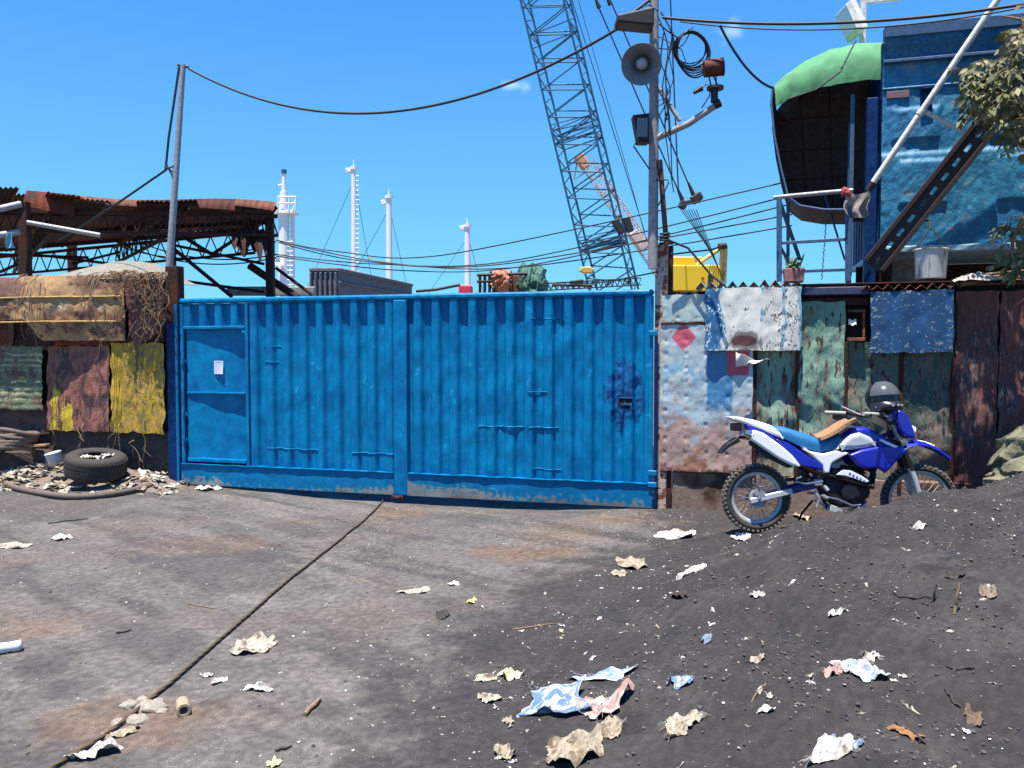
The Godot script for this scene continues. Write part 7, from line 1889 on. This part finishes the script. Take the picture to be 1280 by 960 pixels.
	litter("cardboard", "small tan cardboard piece left of the flat tan one", "cardboard", 773, 718, 14, 4, 0.0, 0.02, tan)
	litter("wood_chunk", "dark bent piece of bark on the mound", "wood", 852, 748, 16, 6, 0.0, 0.06, dk)
	litter("wood_chunk", "dark lump of bark in the middle of the yard", "wood", 553, 771, 11, 5, 0.1, 0.06, dk)
	litter("dark_scrap", "torn black rubber scrap sticking out high on the mound's right", "rubber", 1195, 722, 16, 4, 0.0, 0.06, dk)
	litter("dark_scrap", "pale fibrous husk lying high on the mound's right edge", "husk", 1233, 742, 11, 18, 0.2, 0.06, mat(flat(128, 116, 102), 0.95, 0.0, M.vary_tex, 5.0))
	litter("dark_scrap", "brown knotted husk at the lower right of the mound", "husk", 1216, 898, 14, 10, 0.2, 0.05, mat(flat(110, 92, 74), 0.95, 0.0, M.vary_tex, 5.0))
	# clay-coloured stones and tubes by the rope
	var stones := [[190, 886, 19, 15, "large pale flat stone against the rope's near part"], [162, 884, 12, 13, "rounded pale stone left of the rope's near part"], [172, 902, 15, 8, "low pale stone under the rope's near part"], [202, 890, 8, 8, "small pale stone right of the large flat one"], [178, 876, 9, 7, "pale stone behind the large flat one"], [148, 904, 10, 6, "small pale stone nearest the rope's near end"]]
	for q in stones:
		var p := on_ground(q[0], q[1])
		var s := size_at(p, q[2], q[3])
		var sh := Shape.new()
		var sd: float = q[0]
		sh.sheet(14, 10, func(u, v):
			var a: float = u * TAU
			var b: float = lerpf(PI * 0.5, -PI * 0.3, v)
			var d := V(cos(a) * cos(b), sin(b), sin(a) * cos(b))
			return p + d * V(s.x, s.x * 0.55, s.x * 0.8) * (1.0 + 0.35 * n1.get_noise_3d(d.x + sd, d.y, d.z)), 0.0)
		solo("stone", sh, mat(flat(156, 149, 138), 0.95, 0.0, M.vary_tex, 4.0, M.lumps_tex, 0.5), q[4], "stone", Transform3D.IDENTITY, "pale stones by the rope")
	var tp := on_ground(229, 892)
	solo("clay_tube", Shape.new().lathe(Transform3D(Basis.from_euler(Vector3(PI / 2, 0.45, 0)), tp + V(0, 0.03, 0)), [Vector2(0.022, -0.055), Vector2(0.034, -0.055), Vector2(0.036, 0.0), Vector2(0.034, 0.055), Vector2(0.022, 0.055), Vector2(0.02, 0.0), Vector2(0.022, -0.055)], 18), mat(flat(168, 150, 124), 0.95, 0.0, M.vary_tex, 4.0), "short pale clay tube lying right of the pale stones", "tube")
	var bp := on_ground(4, 818)
	var bot := thing("plastic_bottle", "clear crushed plastic bottle at the left edge of the yard", "bottle", Transform3D(Basis.from_euler(Vector3(0, 0.5, PI / 2)), bp + V(0.0, 0.035, 0)))
	part(bot, "bottle_body", Shape.new().lathe(I(), [Vector2(0.0, -0.1), Vector2(0.028, -0.1), Vector2(0.034, -0.08), Vector2(0.031, -0.03), Vector2(0.034, 0.02), Vector2(0.033, 0.06), Vector2(0.014, 0.1), Vector2(0.013, 0.12)], 16), mat(flat(206, 212, 214), 0.25, 0.0, M.vary_tex, 8.0))
	part(bot, "cap", Shape.new().tube([V(0, 0.118, 0), V(0, 0.135, 0)], 0.016, 12), M.white)
	# sticks
	for q in [[381, 896, 402, 878, 0.014, "thick broken stick in the lower middle of the yard", 1], [345, 941, 366, 935, 0.006, "short dark twig near the bottom edge of the yard", 0], [1192, 768, 1200, 728, 0.009, "pale stick standing out of the mound's right slope", 1], [1165, 755, 1170, 730, 0.006, "thin curved twig left of the standing stick on the mound", 0], [1115, 745, 1165, 752, 0.006, "long dark root lying across the upper right of the mound", 0], [940, 880, 958, 860, 0.004, "thin white twig on the lower mound", 1], [640, 788, 694, 781, 0.005, "thin straight twig at the mound's toe", 1], [145, 793, 165, 789, 0.006, "small dark twig on the yard left of the rope", 0], [1182, 868, 1200, 890, 0.007, "forked dark root at the mound's lower right", 0], [1184, 835, 1218, 838, 0.006, "black twig in a hollow of the mound's right slope", 0], [232, 755, 270, 762, 0.004, "thin pale twig on the yard above the rope", 1], [60, 655, 110, 649, 0.007, "crooked dark twig on the yard below the hose", 0], [1120, 905, 1155, 935, 0.008, "slanting dark stick at the mound's lower right", 0]]:
		var a := on_ground(q[0], q[1])
		var b := on_ground(q[2], q[3])
		if q[5].contains("standing"): b = at(q[2], q[3], -a.z)
		var pts := []
		for i in 7:
			var t := i / 6.0
			var p := a.lerp(b, t)
			if not q[5].contains("standing"): p.y = height(p.x, p.z) + q[4] * 0.8
			pts.append(p + V(0.012 * n2.get_noise_2d(i * 1.7, q[0]), 0.010 * absf(n2.get_noise_2d(i * 2.3, q[1])), 0.012 * n2.get_noise_2d(q[0], i * 1.9)))
		solo("stick", Shape.new().tube(pts, [q[4] * 0.8, q[4], q[4] * 0.95, q[4], q[4] * 0.9, q[4] * 0.8, q[4] * 0.5], 6), M.vine if q[6] else dk, q[5], "stick")
	# the steel rope from the gate down to the lower left
	var rope := thing("wire_rope", "brown twisted wire rope running from the gate's middle to the lower left", "rope")
	var way := [[481, 623], [462, 645], [430, 672], [395, 700], [355, 732], [310, 772], [262, 814], [215, 856], [170, 892], [120, 930], [75, 958], [40, 985]]
	var cv := Curve3D.new()
	for i in way.size():
		var p := on_ground(way[i][0], way[i][1])
		var tn := V(0, 0, 0)
		if i > 0 and i < way.size() - 1: tn = (on_ground(way[i + 1][0], way[i + 1][1]) - on_ground(way[i - 1][0], way[i - 1][1])) * 0.16
		cv.add_point(p, -tn, tn)
	var len_ := cv.get_baked_length()
	for k in 3:
		var pts := []
		var m := 420
		for i in m + 1:
			var p := cv.sample_baked(len_ * i / m)
			var a := i * 0.42 + TAU * k / 3.0
			p.y = height(p.x, p.z) + 0.016
			pts.append(p + V(cos(a) * 0.005, sin(a) * 0.005, sin(a) * 0.003))
		part(rope, "strand", Shape.new().tube(pts, 0.0062, 5), M.rope)
	# hose in the left corner, coiled hose, tyre, rubbish heap
	var hs := []
	for q in [[-30, 590], [0, 606], [25, 615], [55, 621], [90, 625], [130, 623], [165, 617], [195, 609], [216, 603]]:
		var p := on_ground(q[0], q[1])
		hs.append(p + V(0, 0.04, 0))
	var hc := Curve3D.new()
	for i in hs.size():
		var tn: Vector3 = (hs[mini(i + 1, hs.size() - 1)] - hs[maxi(i - 1, 0)]) * 0.16
		hc.add_point(hs[i], -tn, tn)
	var hp := []
	for i in 41: hp.append(hc.sample_baked(hc.get_baked_length() * i / 40.0))
	solo("hose", Shape.new().tube(hp, 0.04, 10), M.hose, "thick grey-brown hose curving round the rubbish heap left of the gate", "hose")
	var coil := thing("hose_coil", "coiled brown hose lying at the left edge under the striped green sheet", "hose")
	var cc := at(2, 552, 11.8)
	for i in 5:
		var pts := []
		for j in 25:
			var a := TAU * j / 24.0
			pts.append(cc + V(cos(a) * (0.42 - 0.03 * i) + 0.05 * i, 0.06 * i - 0.12 + 0.03 * sin(a * 2.0 + i) + 0.05 * sin(a), sin(a) * (0.34 - 0.03 * i)))
		part(coil, "loop", Shape.new().tube(pts, 0.034, 8), M.hose)
	solo("wood_plank", Shape.new().bar(at(-40, 562, 11.9), at(60, 556, 11.75), 0.1, 0.03, 0.004), M.wood, "weathered plank lying in front of the coiled hose at the left edge", "plank")
	solo("plinth_block", Shape.new().bx(at(-60, 590, 12.1) + V(0, -0.3, -0.3), at(58, 560, 11.9) + V(0, -0.05, 0), 0.02), M.dirt_shade, "low dark kerb block under the coiled hose at the left edge", "block")
	var tc := at(120, 581, 11.2)
	var ty := thing("old_tyre", "worn black tyre lying flat against the left fence, scraps inside it", "tyre", Transform3D(Basis.from_euler(Vector3(0.12, 0, -0.12)), tc))
	part(ty, "tyre_wall", Shape.new().lathe(I(), [Vector2(0.21, -0.13), Vector2(0.24, -0.155), Vector2(0.33, -0.16), Vector2(0.375, -0.13), Vector2(0.388, -0.08), Vector2(0.388, 0.08), Vector2(0.375, 0.125), Vector2(0.33, 0.155), Vector2(0.24, 0.15), Vector2(0.20, 0.125), Vector2(0.215, 0.10), Vector2(0.32, 0.08), Vector2(0.35, 0.0), Vector2(0.32, -0.09), Vector2(0.21, -0.13)], 44), M.rubber)
	var grooves := Shape.new()
	for i in 60:
		var a := TAU * i / 60.0
		for e in [-0.05, 0.05]: grooves.box(Transform3D(Basis(Vector3.UP, -a) * Basis(Vector3.RIGHT, 0.3), V(cos(a) * 0.387, e, sin(a) * 0.387)), V(0.012, 0.08, 0.026), 0.002)
	part(ty, "tread", grooves, M.rubber).set_meta("kind", "stuff")
	for i in 4:
		var o: Vector3 = [V(0.08, 0.08, 0.02), V(0.14, 0.10, -0.03), V(-0.1, 0.09, 0.05), V(0.02, 0.02, -0.05)][i]
		var sh := Shape.new()
		sh.sheet(8, 8, func(u, v): return tc + o + V((u - 0.5) * 0.15, 0.05 * n1.get_noise_2d(u * 3 + i * 7, v * 3) + 0.03, (v - 0.5) * 0.12), 0.002)
		solo("tyre_scrap", sh, film, ["white scrap in the middle of the old tyre", "white scrap at the right inside the old tyre", "white scrap at the left inside the old tyre", "lowest white scrap inside the old tyre"][i], "scrap")
	solo("white_tub", Shape.new().lathe(I(at(70, 572, 11.3) + V(0, -0.08, 0), V(8, 0, 12)), [Vector2(0.0, 0.0), Vector2(0.09, 0.0), Vector2(0.105, 0.15), Vector2(0.11, 0.155), Vector2(0.1, 0.16), Vector2(0.0, 0.14)], 20), mat(flat(196, 204, 212), 0.6, 0.0, M.vary_tex, 4.0), "upturned white plastic tub on the rubbish heap left of the old tyre", "tub")
	# rubbish heap in the left corner: low mass, then its scraps
	var r := RandomNumberGenerator.new()
	r.seed = 31
	var heap := Shape.new()
	var h0 := on_ground(85, 606)
	heap.sheet(40, 26, func(u, v):
		var x := h0.x + lerpf(-1.5, 1.75, u)
		var z: float = h0.z + lerpf(-1.1, 0.55, v) + (u - 0.5) * 0.5
		var e := minf(1.0, minf(minf(u, 1.0 - u) * 5.0, minf(v * 4.0, (1.0 - v) * 2.0)))
		return V(x, height(x, z) - 0.02 + e * (0.09 + 0.20 * (1.0 - v) * (1.0 - 0.8 * absf(u - 0.4)) + 0.06 * n1.get_noise_2d(x * 2, z * 2)), z), 0.0)
	var hm := solo("rubbish_heap", heap, mat(flat(128, 118, 108), 0.95, 0.0, M.vary_tex, 2.0, M.lumps_tex, 1.5), "low grey heap of dirt and rubbish beside the old tyre", "heap")
	hm.set_meta("kind", "stuff")
	var bits := thing("rubbish_scraps", "countless cream and white scraps strewn over the rubbish heap by the tyre", "rubbish")
	bits.set_meta("kind", "stuff")
	var sets := [Shape.new(), Shape.new(), Shape.new()]
	for i in 480:
		var u := r.randf()
		var v := pow(r.randf(), 0.7)
		var x := h0.x + lerpf(-1.5, 1.75, u)
		var z := h0.z + lerpf(-0.9, 0.62, v) + (u - 0.5) * 0.5
		if u > 0.3 and r.randf() < 0.55: continue
		var e := minf(1.0, minf(minf(u, 1.0 - u) * 5.0, minf(v * 4.0, (1.0 - v) * 2.0)))
		var y := height(x, z) + e * (0.09 + 0.20 * (1.0 - v) * (1.0 - 0.8 * absf(u - 0.4)))
		var sz := r.randf_range(0.02, 0.085) * (1.25 if u < 0.35 else 0.9)
		var tn := Basis.from_euler(Vector3(r.randf_range(-0.5, 0.5), r.randf() * TAU, r.randf_range(-0.5, 0.5)))
		var sd := r.randf() * 90.0
		(sets[r.randi_range(0, 2)] as Shape).sheet(5, 4, func(a, b): return V(x, y + 0.01, z) + tn * (V((a - 0.5) * (1.0 + 0.5 * sin(b * 5.0 + sd)), 0.22 * n1.get_noise_2d(a * 2 + sd, b * 2), (b - 0.5) * 0.7 * (1.0 + 0.5 * sin(a * 4.0 + sd))) * sz * 2.0), 0.0015)
	part(bits, "scraps", sets[0], film)
	part(bits, "scraps", sets[1], tan)
	part(bits, "scraps", sets[2], dirty)
	# small flattened scraps nobody could count, trodden into the mound and its toe
	var small := thing("trodden_scraps", "countless small pale scraps trodden into the mound and its toe", "litter")
	small.set_meta("kind", "stuff")
	var lots := [Shape.new(), Shape.new()]
	for i in 150:
		var d := r.randf_range(2.7, 7.0)
		var x := r.randf_range(-0.05, 0.62) * d
		var z := -d
		if x - curve(TOE, z) < -0.7: continue
		var sz := r.randf_range(0.008, 0.028)
		var tn := r.randf() * TAU
		var sd := r.randf() * 50.0
		(lots[i % 2] as Shape).sheet(6, 3, func(a, b):
			var q := Vector2((a - 0.5) * 2.0 * (1.0 + 0.6 * sin(b * 4.0 + sd)), (b - 0.5) * (0.7 + 0.6 * sin(a * 5.0 + sd))).rotated(tn) * sz
			return V(x + q.x, height(x + q.x, z + q.y) + 0.003 + sz * 0.35 * maxf(0.0, sin(a * 7.0 + sd)), z + q.y), 0.001)
	part(small, "scraps", lots[0], film)
	part(small, "scraps", lots[1], dirty)
